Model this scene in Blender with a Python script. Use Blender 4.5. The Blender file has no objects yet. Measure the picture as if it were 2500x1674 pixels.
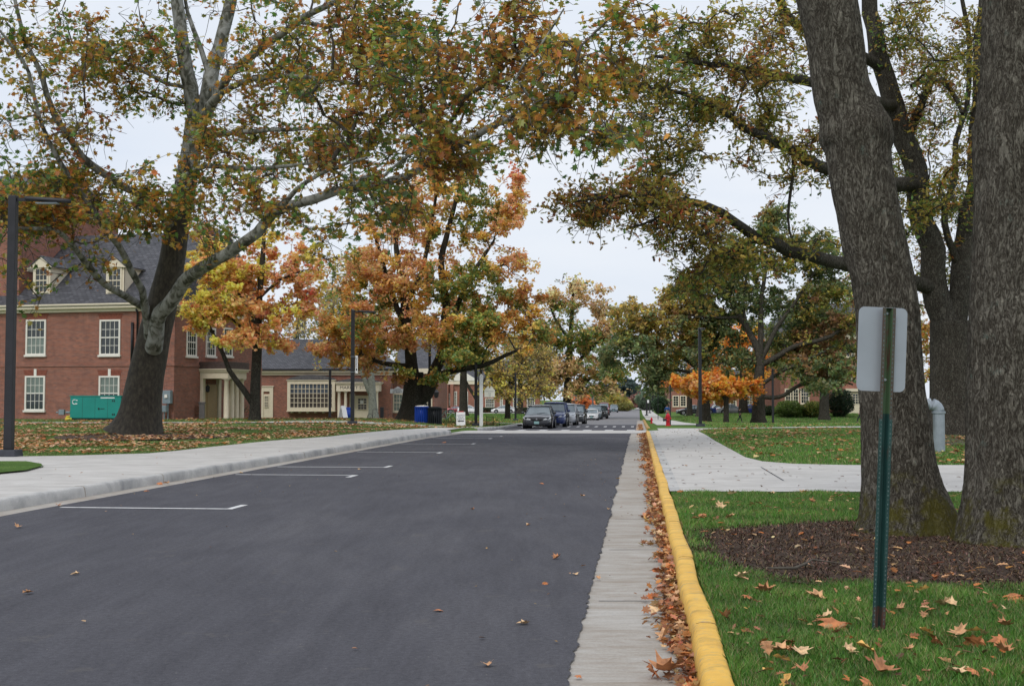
import bpy, bmesh, math, random
import numpy as np
from mathutils import Vector, Matrix, noise as mnoise

random.seed(7)
RNG = np.random.default_rng(11)
R = math.radians
SC = bpy.context.scene
COL = SC.collection

# ------------------------------------------------------------------ camera model (pixels of the 2500 x 1674 photo)
F, CX, CY, CAMH = 3000.0, 1250.0, 837.0, 1.45
TH = math.atan(138.0 / F)
CT, ST = math.cos(TH), math.sin(TH)
KD = 2500.0 / 2342.0


def P(px, py, Y):
    """world point seen at pixel (px, py) whose world Y is given"""
    a, b = (px - CX) / F, -(py - CY) / F
    d = (a, CT - b * ST, ST + b * CT)
    t = Y / d[1]
    return Vector((a * t, Y, CAMH + d[2] * t))


def D(px, py, Y):
    return P(px * KD, py * KD, Y)


def interp(x, pts):
    if x <= pts[0][0]:
        return pts[0][1]
    for (a, va), (b, vb) in zip(pts, pts[1:]):
        if x <= b:
            t = (x - a) / (b - a)
            t = t * t * (3 - 2 * t)
            return va + (vb - va) * t
    return pts[-1][1]


SL = 0.1033
PR = [(45, 0), (60, -.1), (70, -.27), (80, -.4), (110, -.62), (155, -1.12), (270, -1.3)]
PL = [(40, 0), (60, .1), (75, .16), (90, -.1), (105, -.38), (150, -.85), (200, -1.15), (270, -1.3)]
PRR = [(45, 0), (60, -.07), (80, -.26), (100, -.66), (125, -1.2), (140, -1.27), (150, -1.12), (166, -.5), (175, -.55), (188, -.98), (270, -1.3)]


def ss(t):
    t = min(1, max(0, t))
    return t * t * (3 - 2 * t)


def G(x, y):
    L = x - SL * y
    g = interp(y, PR)
    if L < -9:
        t = ss((-9 - L) / 9)
        g = g * (1 - t) + interp(y, PL) * t
    elif L > 2.6:
        t = ss((L - 2.6) / 9)
        g = g * (1 - t) + interp(y, PRR) * t
    return g


LAWN = .10


def gp(px, py, off=0.0):
    """point of the ground seen at a pixel"""
    a, b = (px - CX) / F, -(py - CY) / F
    d = Vector((a, CT - b * ST, ST + b * CT))
    lo = 3.0
    y = lo
    while y < 600:
        t = y / d.y
        if CAMH + d.z * t <= G(d.x * t, y) + off:
            break
        y += .25
    for _ in range(3):
        pass
    t = y / d.y
    return Vector((d.x * t, y, G(d.x * t, y) + off))


def XL(L, Y):
    return L + SL * Y


def gat(x, y, off=LAWN):
    return Vector((x, y, G(x, y) + off))


def pxat(px, Y, off=LAWN):
    """ground point at pixel column px and world distance Y"""
    x = (px - CX) / F * Y
    return gat(x, Y, off)


# ------------------------------------------------------------------ object helpers
def tag(o, label=None, cat=None, group=None, kind=None):
    if label: o['label'] = label
    if cat: o['category'] = cat
    if group: o['group'] = group
    if kind: o['kind'] = kind
    return o


def empty(name, loc, label, cat, rz=0, group=None):
    o = bpy.data.objects.new(name, None)
    COL.objects.link(o)
    o.location = loc
    o.rotation_euler = (0, 0, rz)
    o.empty_display_size = .2
    return tag(o, label, cat, group)


def link(name, me, mat=None, parent=None):
    o = bpy.data.objects.new(name, me)
    COL.objects.link(o)
    if mat is not None:
        if isinstance(mat, (list, tuple)):
            for m in mat: me.materials.append(m)
        else:
            me.materials.append(mat)
    if parent is not None: o.parent = parent
    return o


def copy_tree(o, parent=None):
    c = o.copy()
    COL.objects.link(c)
    if parent is not None: c.parent = parent
    for ch in list(o.children):
        copy_tree(ch, c)
    return c


def smooth(me):
    me.polygons.foreach_set('use_smooth', np.ones(len(me.polygons), bool))


class MB:
    """mesh builder with uv in metres"""
    def __init__(s):
        s.v, s.f, s.m = [], [], []
        s.mi = 0

    def add(s, vs, fs):
        n = len(s.v)
        s.v += [tuple(v) for v in vs]
        for f in fs:
            s.f.append(tuple(i + n for i in f)); s.m.append(s.mi)
        return s

    def box(s, a, b, taper=0):
        x0, y0, z0 = a; x1, y1, z1 = b
        t = taper
        vs = [(x0, y0, z0), (x1, y0, z0), (x1, y1, z0), (x0, y1, z0), (x0 + t, y0 + t, z1), (x1 - t, y0 + t, z1), (x1 - t, y1 - t, z1), (x0 + t, y1 - t, z1)]
        return s.add(vs, [(3, 2, 1, 0), (4, 5, 6, 7), (0, 1, 5, 4), (1, 2, 6, 5), (2, 3, 7, 6), (3, 0, 4, 7)])

    def quad(s, a, b, c, d):
        return s.add([a, b, c, d], [(0, 1, 2, 3)])

    def poly(s, pts):
        return s.add(pts, [tuple(range(len(pts)))])

    def prism(s, pts, vec):
        n = len(pts)
        v = Vector(vec)
        a = [Vector(p) for p in pts]
        return s.add(a + [p + v for p in a], [tuple(range(n - 1, -1, -1)), tuple(range(n, 2 * n))] + [(i, (i + 1) % n, (i + 1) % n + n, i + n) for i in range(n)])

    def tube(s, pts, rad, n=8, cap=True):
        pts = [Vector(p) for p in pts]
        if not isinstance(rad, (list, tuple)): rad = [rad] * len(pts)
        rings, up = [], None
        for i, p in enumerate(pts):
            t = (pts[min(i + 1, len(pts) - 1)] - pts[max(i - 1, 0)]).normalized()
            if up is None:
                up = Vector((0, 0, 1)) if abs(t.z) < .9 else Vector((1, 0, 0))
            a = t.cross(up)
            if a.length < 1e-5: a = t.orthogonal()
            a.normalize(); b = t.cross(a); up = -b if False else up
            rings.append([p + a * (math.cos(2 * math.pi * k / n) * rad[i]) + b * (math.sin(2 * math.pi * k / n) * rad[i]) for k in range(n)])
        vs = [q for r in rings for q in r]
        fs = [(i * n + k, i * n + (k + 1) % n, (i + 1) * n + (k + 1) % n, (i + 1) * n + k) for i in range(len(pts) - 1) for k in range(n)]
        if cap: fs += [tuple(range(n - 1, -1, -1)), tuple(range((len(pts) - 1) * n, len(pts) * n))]
        return s.add(vs, fs)

    def lathe(s, prof, c=(0, 0, 0), n=16):
        vs, fs = [], []
        for r, z in prof:
            for k in range(n):
                a = 2 * math.pi * k / n
                vs.append((c[0] + r * math.cos(a), c[1] + r * math.sin(a), c[2] + z))
        for i in range(len(prof) - 1):
            for k in range(n):
                fs.append((i * n + k, i * n + (k + 1) % n, (i + 1) * n + (k + 1) % n, (i + 1) * n + k))
        fs.append(tuple(range(n - 1, -1, -1))); fs.append(tuple(range((len(prof) - 1) * n, len(prof) * n)))
        return s.add(vs, fs)

    def build(s, name, mat, parent=None, smoothed=False, bevel=0, recalc=True):
        me = bpy.data.meshes.new(name)
        me.from_pydata(s.v, [], s.f)
        if any(s.m): me.polygons.foreach_set('material_index', s.m)
        if recalc:
            bm = bmesh.new(); bm.from_mesh(me)
            bmesh.ops.recalc_face_normals(bm, faces=bm.faces)
            bm.to_mesh(me); bm.free()
        uv = me.uv_layers.new(name='UVMap')
        for p in me.polygons:
            nx, ny, nz = p.normal
            h = math.hypot(nx, ny)
            if h > .05:
                tx, ty = -ny / h, nx / h
            else:
                tx, ty = 1, 0
            for li in p.loop_indices:
                c = me.vertices[me.loops[li].vertex_index].co
                if h > .05:
                    uv.data[li].uv = (c.x * tx + c.y * ty, c.z / max(.25, h))
                else:
                    uv.data[li].uv = (c.x, c.y)
        if smoothed: smooth(me)
        o = link(name, me, mat, parent)
        if bevel:
            md = o.modifiers.new('b', 'BEVEL'); md.width = bevel; md.segments = 2; md.limit_method = 'ANGLE'
        return o


def np_mesh(name, V, Fc, cols=None, smoothed=False):
    """mesh from numpy: V (n,3), Fc (m,k)"""
    me = bpy.data.meshes.new(name)
    n, (m, k) = len(V), Fc.shape
    me.vertices.add(n); me.vertices.foreach_set('co', np.ascontiguousarray(V, np.float32).ravel())
    me.loops.add(m * k); me.loops.foreach_set('vertex_index', np.ascontiguousarray(Fc, np.int32).ravel())
    me.polygons.add(m); me.polygons.foreach_set('loop_start', np.arange(0, m * k, k, dtype=np.int32))
    if smoothed: me.polygons.foreach_set('use_smooth', np.ones(m, bool))
    me.update(calc_edges=True)
    if cols is not None:
        at = me.attributes.new('Col', 'FLOAT_COLOR', 'FACE')
        c = np.ones((m, 4), np.float32); c[:, :3] = cols
        at.data.foreach_set('color', c.ravel())
    return me


# ------------------------------------------------------------------ materials
def newmat(name):
    m = bpy.data.materials.new(name)
    m.use_nodes = True
    nt = m.node_tree
    b = nt.nodes['Principled BSDF']
    return m, nt, b


def nd(nt, t, **k):
    n = nt.nodes.new(t)
    for a, v in k.items():
        if a.startswith('i_'):
            n.inputs[a[2:].replace('_', ' ')].default_value = v
        else:
            setattr(n, a, v)
    return n


def ramp(nt, fac, stops):
    r = nt.nodes.new('ShaderNodeValToRGB')
    e = r.color_ramp.elements
    while len(e) > 1: e.remove(e[-1])
    e[0].position = stops[0][0]; e[0].color = (*stops[0][1], 1)
    for p, c in stops[1:]:
        x = e.new(p); x.color = (*c, 1)
    nt.links.new(fac, r.inputs[0])
    return r.outputs[0]


def mix(nt, f, a, b, mode='MIX'):
    n = nt.nodes.new('ShaderNodeMix'); n.data_type = 'RGBA'; n.blend_type = mode
    for v, s in ((f, n.inputs[0]), (a, n.inputs[6]), (b, n.inputs[7])):
        if isinstance(v, (int, float)): s.default_value = v
        elif isinstance(v, tuple): s.default_value = (*v, 1)
        else: nt.links.new(v, s)
    return n.outputs[2]


def coords(nt, kind='Object', scale=(1, 1, 1), rot=(0, 0, 0)):
    tc = nt.nodes.new('ShaderNodeTexCoord')
    mp = nt.nodes.new('ShaderNodeMapping')
    mp.inputs['Scale'].default_value = scale
    mp.inputs['Rotation'].default_value = rot
    nt.links.new(tc.outputs[kind], mp.inputs[0])
    return mp.outputs[0]


def noise(nt, vec, scale, detail=6, rough=.6, dist=0):
    n = nt.nodes.new('ShaderNodeTexNoise')
    n.inputs['Scale'].default_value = scale; n.inputs['Detail'].default_value = detail
    n.inputs['Roughness'].default_value = rough; n.inputs['Distortion'].default_value = dist
    nt.links.new(vec, n.inputs['Vector'])
    return n.outputs[0]


def bump(nt, b, h, strength=.3, dist=.02):
    n = nt.nodes.new('ShaderNodeBump')
    n.inputs['Strength'].default_value = strength; n.inputs['Distance'].default_value = dist
    nt.links.new(h, n.inputs['Height']); nt.links.new(n.outputs[0], b.inputs['Normal'])
    return n


def math_(nt, op, a, b=None, clamp=False):
    n = nt.nodes.new('ShaderNodeMath'); n.operation = op; n.use_clamp = clamp
    for v, s in ((a, n.inputs[0]), (b, n.inputs[1])):
        if v is None: continue
        if isinstance(v, (int, float)): s.default_value = v
        else: nt.links.new(v, s)
    return n.outputs[0]


def sep(nt, vec, i):
    n = nt.nodes.new('ShaderNodeSeparateXYZ'); nt.links.new(vec, n.inputs[0]); return n.outputs[i]


def plain(name, c, rough=.6, metal=0, vary=.12, scale=6, spec=.4, coat=0):
    m, nt, b = newmat(name)
    v = coords(nt)
    f = noise(nt, v, scale, 5)
    lo = tuple(x * (1 - vary) for x in c); hi = tuple(min(1, x * (1 + vary)) for x in c)
    nt.links.new(ramp(nt, f, [(.3, lo), (.7, hi)]), b.inputs['Base Color'])
    b.inputs['Roughness'].default_value = rough; b.inputs['Metallic'].default_value = metal
    b.inputs['Specular IOR Level'].default_value = spec
    if coat: b.inputs['Coat Weight'].default_value = coat; b.inputs['Coat Roughness'].default_value = .05
    return m


M = {}


def make_materials():
    # asphalt
    m, nt, b = newmat('asphalt'); M['asphalt'] = m
    v = coords(nt)
    big = noise(nt, coords(nt, scale=(1, .45, 1), rot=(0, 0, .1)), .55, 7, .62, .6)
    c = ramp(nt, big, [(.28, (.072, .072, .083)), (.5, (.086, .086, .098)), (.72, (.108, .107, .118))])
    fine = noise(nt, v, 110, 6, .85)
    c = mix(nt, .9, c, ramp(nt, fine, [(.3, (.25, .25, .25)), (.7, (.78, .78, .78))]), 'OVERLAY')
    g2 = noise(nt, v, 26, 4, .8); c = mix(nt, .55, c, ramp(nt, g2, [(.32, (.30, .30, .30)), (.68, (.72, .71, .70))]), 'OVERLAY')
    g3 = noise(nt, coords(nt, scale=(3, .35, 1), rot=(0, 0, SL)), 2.0, 5, .7); c = mix(nt, .5, c, ramp(nt, g3, [(.3, (.38, .38, .38)), (.7, (.62, .62, .62))]), 'OVERLAY')
    sp = nt.nodes.new('ShaderNodeTexVoronoi'); sp.inputs['Scale'].default_value = 9; nt.links.new(v, sp.inputs['Vector'])
    dust = noise(nt, v, 2.3, 8, .7)
    c = mix(nt, math_(nt, 'MULTIPLY', math_(nt, 'GREATER_THAN', dust, .62), .25), c, (.15, .14, .13))
    spk = math_(nt, 'MULTIPLY', math_(nt, 'LESS_THAN', sp.outputs['Distance'], .045), .7)
    c = mix(nt, spk, c, (.26, .24, .22))
    nt.links.new(c, b.inputs['Base Color']); b.inputs['Roughness'].default_value = .95
    b.inputs['Specular IOR Level'].default_value = .1
    bump(nt, b, fine, .35, .006)
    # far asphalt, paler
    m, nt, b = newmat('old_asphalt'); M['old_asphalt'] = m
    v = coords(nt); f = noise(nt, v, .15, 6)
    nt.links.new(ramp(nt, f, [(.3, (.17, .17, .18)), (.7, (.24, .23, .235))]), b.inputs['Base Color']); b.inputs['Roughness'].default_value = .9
    # concrete
    for nm, c0, c1, streak in (('concrete', (.44, .42, .395), (.58, .56, .53), 0), ('gutter_concrete', (.27, .22, .17), (.45, .43, .40), 1), ('kerb_concrete', (.3, .3, .3), (.52, .51, .49), 0)):
        m, nt, b = newmat(nm); M[nm] = m
        v = coords(nt)
        f = noise(nt, v, 1.3, 8, .65, .4)
        if streak:
            f2 = noise(nt, coords(nt, scale=(1.2, 5, 1), rot=(0, 0, SL)), 1.3, 9, .8, .8)
            f3 = noise(nt, v, .7, 3)
            f = math_(nt, 'ADD', math_(nt, 'MULTIPLY', f2, .7), math_(nt, 'MULTIPLY', f3, .3))
        c = ramp(nt, f, [(.36, c0), (.6, c1)])
        fine = noise(nt, v, 60, 4, .7)
        c = mix(nt, .3, c, ramp(nt, fine, [(.3, (.3, .3, .3)), (.7, (.7, .7, .7))]), 'OVERLAY')
        if nm == 'concrete':
            w = noise(nt, coords(nt, scale=(1, 5, 1)), 1.5, 5)
            c = mix(nt, .35, c, ramp(nt, w, [(.35, (.35, .33, .3)), (.65, (.62, .6, .58))]))
        nt.links.new(c, b.inputs['Base Color']); b.inputs['Roughness'].default_value = .9
        bump(nt, b, fine, .25, .004)
    # yellow kerb paint
    m, nt, b = newmat('yellow_kerb_paint'); M['yellow'] = m
    v = coords(nt)
    f = noise(nt, v, 3, 7, .65)
    c = ramp(nt, f, [(.3, (.72, .40, .06)), (.55, (.85, .51, .085)), (.75, (.88, .58, .15))])
    ch = noise(nt, coords(nt, scale=(2, 9, 2)), 3.4, 6, .75)
    c = mix(nt, math_(nt, 'MULTIPLY', math_(nt, 'SUBTRACT', ch, .565, True), 12, True), c, (.40, .35, .27))
    dr = noise(nt, coords(nt, scale=(1, 3, 5)), 2.5, 7, .75)
    c = mix(nt, math_(nt, 'MULTIPLY', math_(nt, 'SUBTRACT', dr, .50, True), 4.5, True), c, (.42, .25, .065))
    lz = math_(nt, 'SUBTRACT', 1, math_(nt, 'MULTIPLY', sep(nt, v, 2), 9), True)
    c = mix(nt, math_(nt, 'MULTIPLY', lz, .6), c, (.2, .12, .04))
    nt.links.new(c, b.inputs['Base Color']); b.inputs['Roughness'].default_value = .6
    bump(nt, b, ch, .4, .012)
    # white road paint
    m, nt, b = newmat('road_paint'); M['road_paint'] = m
    v = coords(nt); f = noise(nt, v, 9, 7, .75)
    nt.links.new(ramp(nt, f, [(.32, (.3, .3, .31)), (.45, (.66, .66, .66)), (.7, (.78, .78, .77))]), b.inputs['Base Color']); b.inputs['Roughness'].default_value = .75
    # lawn
    m, nt, b = newmat('lawn_ground'); M['lawn'] = m
    v = coords(nt)
    f = noise(nt, v, .45, 8, .7)
    c = ramp(nt, f, [(.3, (.06, .11, .025)), (.5, (.09, .165, .035)), (.68, (.14, .20, .055)), (.8, (.21, .20, .09))])
    f2 = noise(nt, v, 14, 5, .8)
    c = mix(nt, .55, c, ramp(nt, f2, [(.3, (.22, .22, .22)), (.7, (.8, .8, .8))]), 'OVERLAY')
    nt.links.new(c, b.inputs['Base Color']); b.inputs['Roughness'].default_value = 1; b.inputs['Specular IOR Level'].default_value = .1
    bump(nt, b, f2, .8, .05)
    # mulch
    m, nt, b = newmat('mulch_soil'); M['mulch'] = m
    v = coords(nt)
    f = noise(nt, v, 22, 8, .75)
    nt.links.new(ramp(nt, f, [(.32, (.022, .013, .009)), (.55, (.085, .052, .035)), (.75, (.18, .12, .085))]), b.inputs['Base Color']); b.inputs['Roughness'].default_value = 1
    bump(nt, b, f, 1, .04)
    # attribute coloured (leaves, grass, chips)
    for nm, tr in (('leaf', .5), ('grass_blade', .3), ('dry_leaf', .1), ('chip', 0)):
        m = bpy.data.materials.new(nm); m.use_nodes = True; M[nm] = m
        nt = m.node_tree; nt.nodes.clear()
        out = nt.nodes.new('ShaderNodeOutputMaterial')
        at = nt.nodes.new('ShaderNodeAttribute'); at.attribute_name = 'Col'
        col = at.outputs['Color']
        if nm in ('dry_leaf', 'leaf'):
            fz = noise(nt, coords(nt), 45, 4, .7)
            col = mix(nt, .45, col, ramp(nt, fz, [(.3, (.25, .25, .25)), (.7, (.75, .75, .75))]), 'OVERLAY')
        df = nt.nodes.new('ShaderNodeBsdfDiffuse'); nt.links.new(col, df.inputs[0])
        last = df.outputs[0]
        if tr:
            t = nt.nodes.new('ShaderNodeBsdfTranslucent')
            nt.links.new(col, t.inputs[0])
            mx = nt.nodes.new('ShaderNodeMixShader'); mx.inputs[0].default_value = tr
            nt.links.new(last, mx.inputs[1]); nt.links.new(t.outputs[0], mx.inputs[2]); last = mx.outputs[0]
            g = nt.nodes.new('ShaderNodeBsdfGlossy'); g.inputs['Roughness'].default_value = .45; g.inputs[0].default_value = (1, 1, 1, 1)
            mx = nt.nodes.new('ShaderNodeMixShader'); mx.inputs[0].default_value = .035
            nt.links.new(last, mx.inputs[1]); nt.links.new(g.outputs[0], mx.inputs[2]); last = mx.outputs[0]
        nt.links.new(last, out.inputs[0])
    # oak bark (near)
    for nm, moss, sc, base in (('oak_bark', 1, 1, 1.45), ('oak_bark_far', 0, .8, .8), ('maple_bark', 0, 1, .62)):
        m, nt, b = newmat(nm); M[nm] = m
        v = coords(nt, scale=(1, 1, .33))
        na = noise(nt, v, 17 * sc, 6, .65, 1.1)
        nb = noise(nt, coords(nt, scale=(1, 1, .3)), 40 * sc, 4, .6, .8)
        ca = math_(nt, 'MULTIPLY', math_(nt, 'ABSOLUTE', math_(nt, 'SUBTRACT', na, .5)), 8.5, True)
        cb = math_(nt, 'MULTIPLY', math_(nt, 'ABSOLUTE', math_(nt, 'SUBTRACT', nb, .5)), 8, True)
        n1 = noise(nt, coords(nt, scale=(1, 1, .5)), 38, 8, .8, .4)
        h = math_(nt, 'ADD', math_(nt, 'ADD', math_(nt, 'MULTIPLY', ca, .34), math_(nt, 'MULTIPLY', cb, .26)), math_(nt, 'MULTIPLY', n1, .5))
        k = base
        c = ramp(nt, h, [(.24, (.016 * k, .013 * k, .010 * k)), (.45, (.062 * k, .055 * k, .045 * k)), (.66, (.125 * k, .117 * k, .099 * k)), (.95, (.20 * k, .19 * k, .16 * k))])
        big = noise(nt, coords(nt), 2.2, 4)
        c = mix(nt, .5, c, ramp(nt, big, [(.35, (.36, .34, .3)), (.65, (.62, .6, .58))]), 'OVERLAY')
        li = noise(nt, coords(nt), 6, 8, .75)
        lf = math_(nt, 'MULTIPLY', math_(nt, 'SUBTRACT', li, .60, True), 9, True)
        c = mix(nt, math_(nt, 'MULTIPLY', lf, .7), c, (.20, .26, .22))
        if moss:
            z = sep(nt, coords(nt), 2)
            zf = math_(nt, 'SUBTRACT', 1, math_(nt, 'DIVIDE', z, .75), True)
            mo = noise(nt, coords(nt), 3.1, 6, .7)
            mf = math_(nt, 'MULTIPLY', math_(nt, 'SUBTRACT', math_(nt, 'ADD', mo, math_(nt, 'MULTIPLY', zf, .22)), .60, True), 9, True)
            mf = math_(nt, 'MULTIPLY', mf, math_(nt, 'MINIMUM', math_(nt, 'MULTIPLY', zf, 3), 1))
            c = mix(nt, math_(nt, 'MULTIPLY', mf, .8), c, (.105, .095, .012))
        nt.links.new(c, b.inputs['Base Color']); b.inputs['Roughness'].default_value = .95; b.inputs['Specular IOR Level'].default_value = .15
        bump(nt, b, h, 1, .03)
    # sycamore bark: dark below, pale and blotched above
    for nm, z0, z1 in (('sycamore_bark', 7.5, 12), ('sycamore_limb_bark', -8, 2)):
        m, nt, b = newmat(nm); M[nm] = m
        v = coords(nt)
        z = sep(nt, v, 2)
        zf = math_(nt, 'DIVIDE', math_(nt, 'SUBTRACT', z, z0), z1 - z0, True)
        n1 = noise(nt, coords(nt, scale=(1, 1, .5)), 9, 8, .7)
        dark = ramp(nt, n1, [(.3, (.015, .012, .009)), (.5, (.045, .037, .026)), (.75, (.10, .085, .06))])
        pn = noise(nt, coords(nt, scale=(1, 1, .7)), 3.6, 5, .62, .8)
        pale = ramp(nt, pn, [(.38, (.05, .052, .038)), (.46, (.12, .12, .095)), (.51, (.21, .212, .19)), (.7, (.33, .335, .315))])
        m2 = math_(nt, 'GREATER_THAN', math_(nt, 'ADD', zf, math_(nt, 'MULTIPLY', math_(nt, 'SUBTRACT', pn, .5), 1.2)), .5)
        nt.links.new(mix(nt, m2, dark, pale), b.inputs['Base Color']); b.inputs['Roughness'].default_value = .85
        bump(nt, b, n1, .6, .02)
    M['pale_bark'] = plain('pale_bark', (.2, .21, .18), .9, vary=.4, scale=9)
    M['twig'] = plain('twig_bark', (.085, .075, .06), .9, vary=.3)
    M['dark_twig'] = plain('dark_twig_bark', (.04, .034, .028), .9, vary=.3)
    M['pale_twig'] = plain('pale_twig_bark', (.22, .215, .19), .9, vary=.35, scale=3)
    # brick
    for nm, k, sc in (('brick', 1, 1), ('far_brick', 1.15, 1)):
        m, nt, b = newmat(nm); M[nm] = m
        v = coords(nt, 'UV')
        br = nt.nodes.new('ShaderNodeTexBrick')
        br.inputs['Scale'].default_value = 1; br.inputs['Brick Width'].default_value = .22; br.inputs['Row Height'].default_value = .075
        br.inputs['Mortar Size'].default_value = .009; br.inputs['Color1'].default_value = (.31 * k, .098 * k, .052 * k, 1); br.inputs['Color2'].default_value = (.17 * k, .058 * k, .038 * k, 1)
        br.inputs['Mortar'].default_value = (.30, .24, .21, 1); br.inputs['Bias'].default_value = -.1
        nt.links.new(v, br.inputs['Vector'])
        big = noise(nt, v, .9, 9, .8)
        c = mix(nt, .85, br.outputs[0], ramp(nt, big, [(.3, (.36, .34, .34)), (.7, (.66, .64, .64))]), 'OVERLAY')
        rowv = noise(nt, coords(nt, 'UV', scale=(4, 13, 1)), 1, 3, .8)
        c = mix(nt, .5, c, ramp(nt, rowv, [(.3, (.33, .32, .32)), (.7, (.7, .7, .7))]), 'OVERLAY')
        nt.links.new(c, b.inputs['Base Color']); b.inputs['Roughness'].default_value = .92
    # slate
    m, nt, b = newmat('slate'); M['slate'] = m
    v = coords(nt, 'UV')
    br = nt.nodes.new('ShaderNodeTexBrick')
    br.inputs['Scale'].default_value = 1; br.inputs['Brick Width'].default_value = .32; br.inputs['Row Height'].default_value = .21
    br.inputs['Mortar Size'].default_value = .022; br.inputs['Color1'].default_value = (.042, .044, .052, 1); br.inputs['Color2'].default_value = (.10, .10, .112, 1)
    br.inputs['Mortar'].default_value = (.022, .022, .028, 1)
    nt.links.new(v, br.inputs['Vector'])
    big = noise(nt, coords(nt, 'UV', scale=(1, 3, 1)), 1.6, 6, .75)
    c = mix(nt, .7, br.outputs[0], ramp(nt, big, [(.3, (.33, .33, .34)), (.7, (.66, .66, .66))]), 'OVERLAY')
    hi = noise(nt, coords(nt, 'UV', scale=(1.5, 8, 1)), 1.6, 2)
    c = mix(nt, math_(nt, 'MULTIPLY', math_(nt, 'SUBTRACT', hi, .66, True), 6, True), c, (.25, .25, .27))
    nt.links.new(c, b.inputs['Base Color']); b.inputs['Roughness'].default_value = .6
    # glass
    def glass(nm, c, r=.06):
        m, nt, b = newmat(nm); M[nm] = m
        f = noise(nt, coords(nt), 1.2, 3)
        nt.links.new(ramp(nt, f, [(.3, tuple(x * .6 for x in c)), (.7, c)]), b.inputs['Base Color'])
        b.inputs['Roughness'].default_value = r; b.inputs['Specular IOR Level'].default_value = .7
    glass('glass_dark', (.03, .04, .042)); glass('glass_blind', (.20, .25, .22), .2); glass('glass_shop', (.10, .09, .085), .15)
    glass('glass_upper', (.11, .14, .18), .1); glass('car_glass', (.20, .25, .28), .06)  # car glass colour brightened to stand in for reflected sky
    M['cream'] = plain('cream_paint', (.72, .635, .49), .6, vary=.06)
    M['white_trim'] = plain('white_trim', (.78, .75, .68), .6, vary=.05)
    M['grey_trim'] = plain('lead_roof', (.10, .095, .10), .6, vary=.4)
    M['copper'] = plain('copper_fascia', (.075, .05, .045), .5, vary=.3)
    M['black_metal'] = plain('black_metal', (.018, .018, .022), .45, vary=.25)
    M['dark_base'] = plain('lamp_base', (.04, .043, .055), .6, vary=.25)
    M['steel'] = plain('sign_aluminium', (.36, .39, .44), .5, .15, vary=.1, scale=2.5)
    M['galv'] = plain('galvanised_steel', (.30, .34, .38), .5, .2, vary=.15)
    M['white'] = plain('white_paint', (.80, .80, .80), .5, vary=.04)
    M['teal'] = plain('teal_enamel', (.012, .25, .21), .4, vary=.1, scale=1)
    M['red'] = plain('red_enamel', (.55, .015, .03), .4, vary=.15)
    M['blue_bin'] = plain('blue_plastic', (.015, .06, .38), .4, vary=.1)
    M['black_bin'] = plain('black_slats', (.012, .014, .018), .45, vary=.2)
    M['ink'] = plain('black_lettering', (.03, .03, .035), .6)
    M['grey_ink'] = plain('grey_lettering', (.22, .24, .3), .6)
    M['yellow_pipe'] = plain('yellow_pipe', (.6, .5, .05), .5)
    M['tyre'] = plain('tyre_rubber', (.012, .012, .013), .85)
    M['rim'] = plain('alloy_rim', (.35, .36, .38), .3, .7)
    M['grey_box'] = plain('grey_meter_box', (.22, .27, .30), .5)
    M['skin'] = plain('skin', (.5, .3, .2), .6)
    M['hair'] = plain('hair', (.08, .045, .02), .8)
    # sign post, green and rusty
    m, nt, b = newmat('post_paint'); M['post'] = m
    v = coords(nt)
    z = sep(nt, v, 2)
    f = noise(nt, coords(nt, scale=(14, 14, 2.2)), 2.5, 7, .75)
    c = ramp(nt, noise(nt, coords(nt, scale=(6, 6, 1)), 5, 6), [(.3, (.008, .035, .035)), (.7, (.02, .075, .07))])
    up = math_(nt, 'MULTIPLY', math_(nt, 'GREATER_THAN', z, 1.27), 1)
    c = mix(nt, up, c, (.06, .11, .055))
    rf = math_(nt, 'ADD', f, math_(nt, 'MULTIPLY', math_(nt, 'SUBTRACT', z, 1.2), .12))
    lowz = math_(nt, 'MULTIPLY', math_(nt, 'LESS_THAN', z, .16), .25)
    c = mix(nt, math_(nt, 'MULTIPLY', math_(nt, 'SUBTRACT', math_(nt, 'ADD', rf, lowz), .56, True), 10, True), c, (.085, .04, .03))
    fx = math_(nt, 'MULTIPLY', math_(nt, 'GREATER_THAN', math_(nt, 'ABSOLUTE', sep(nt, v, 0)), .021), math_(nt, 'GREATER_THAN', z, 1.24))
    c = mix(nt, math_(nt, 'MULTIPLY', fx, math_(nt, 'ADD', .35, f)), c, (.075, .045, .038))
    nt.links.new(c, b.inputs['Base Color']); b.inputs['Roughness'].default_value = .55


def carpaint(name, c, metal=.3):
    m = plain(name, c, .28, metal, vary=.05, coat=.8)
    return m
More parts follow.
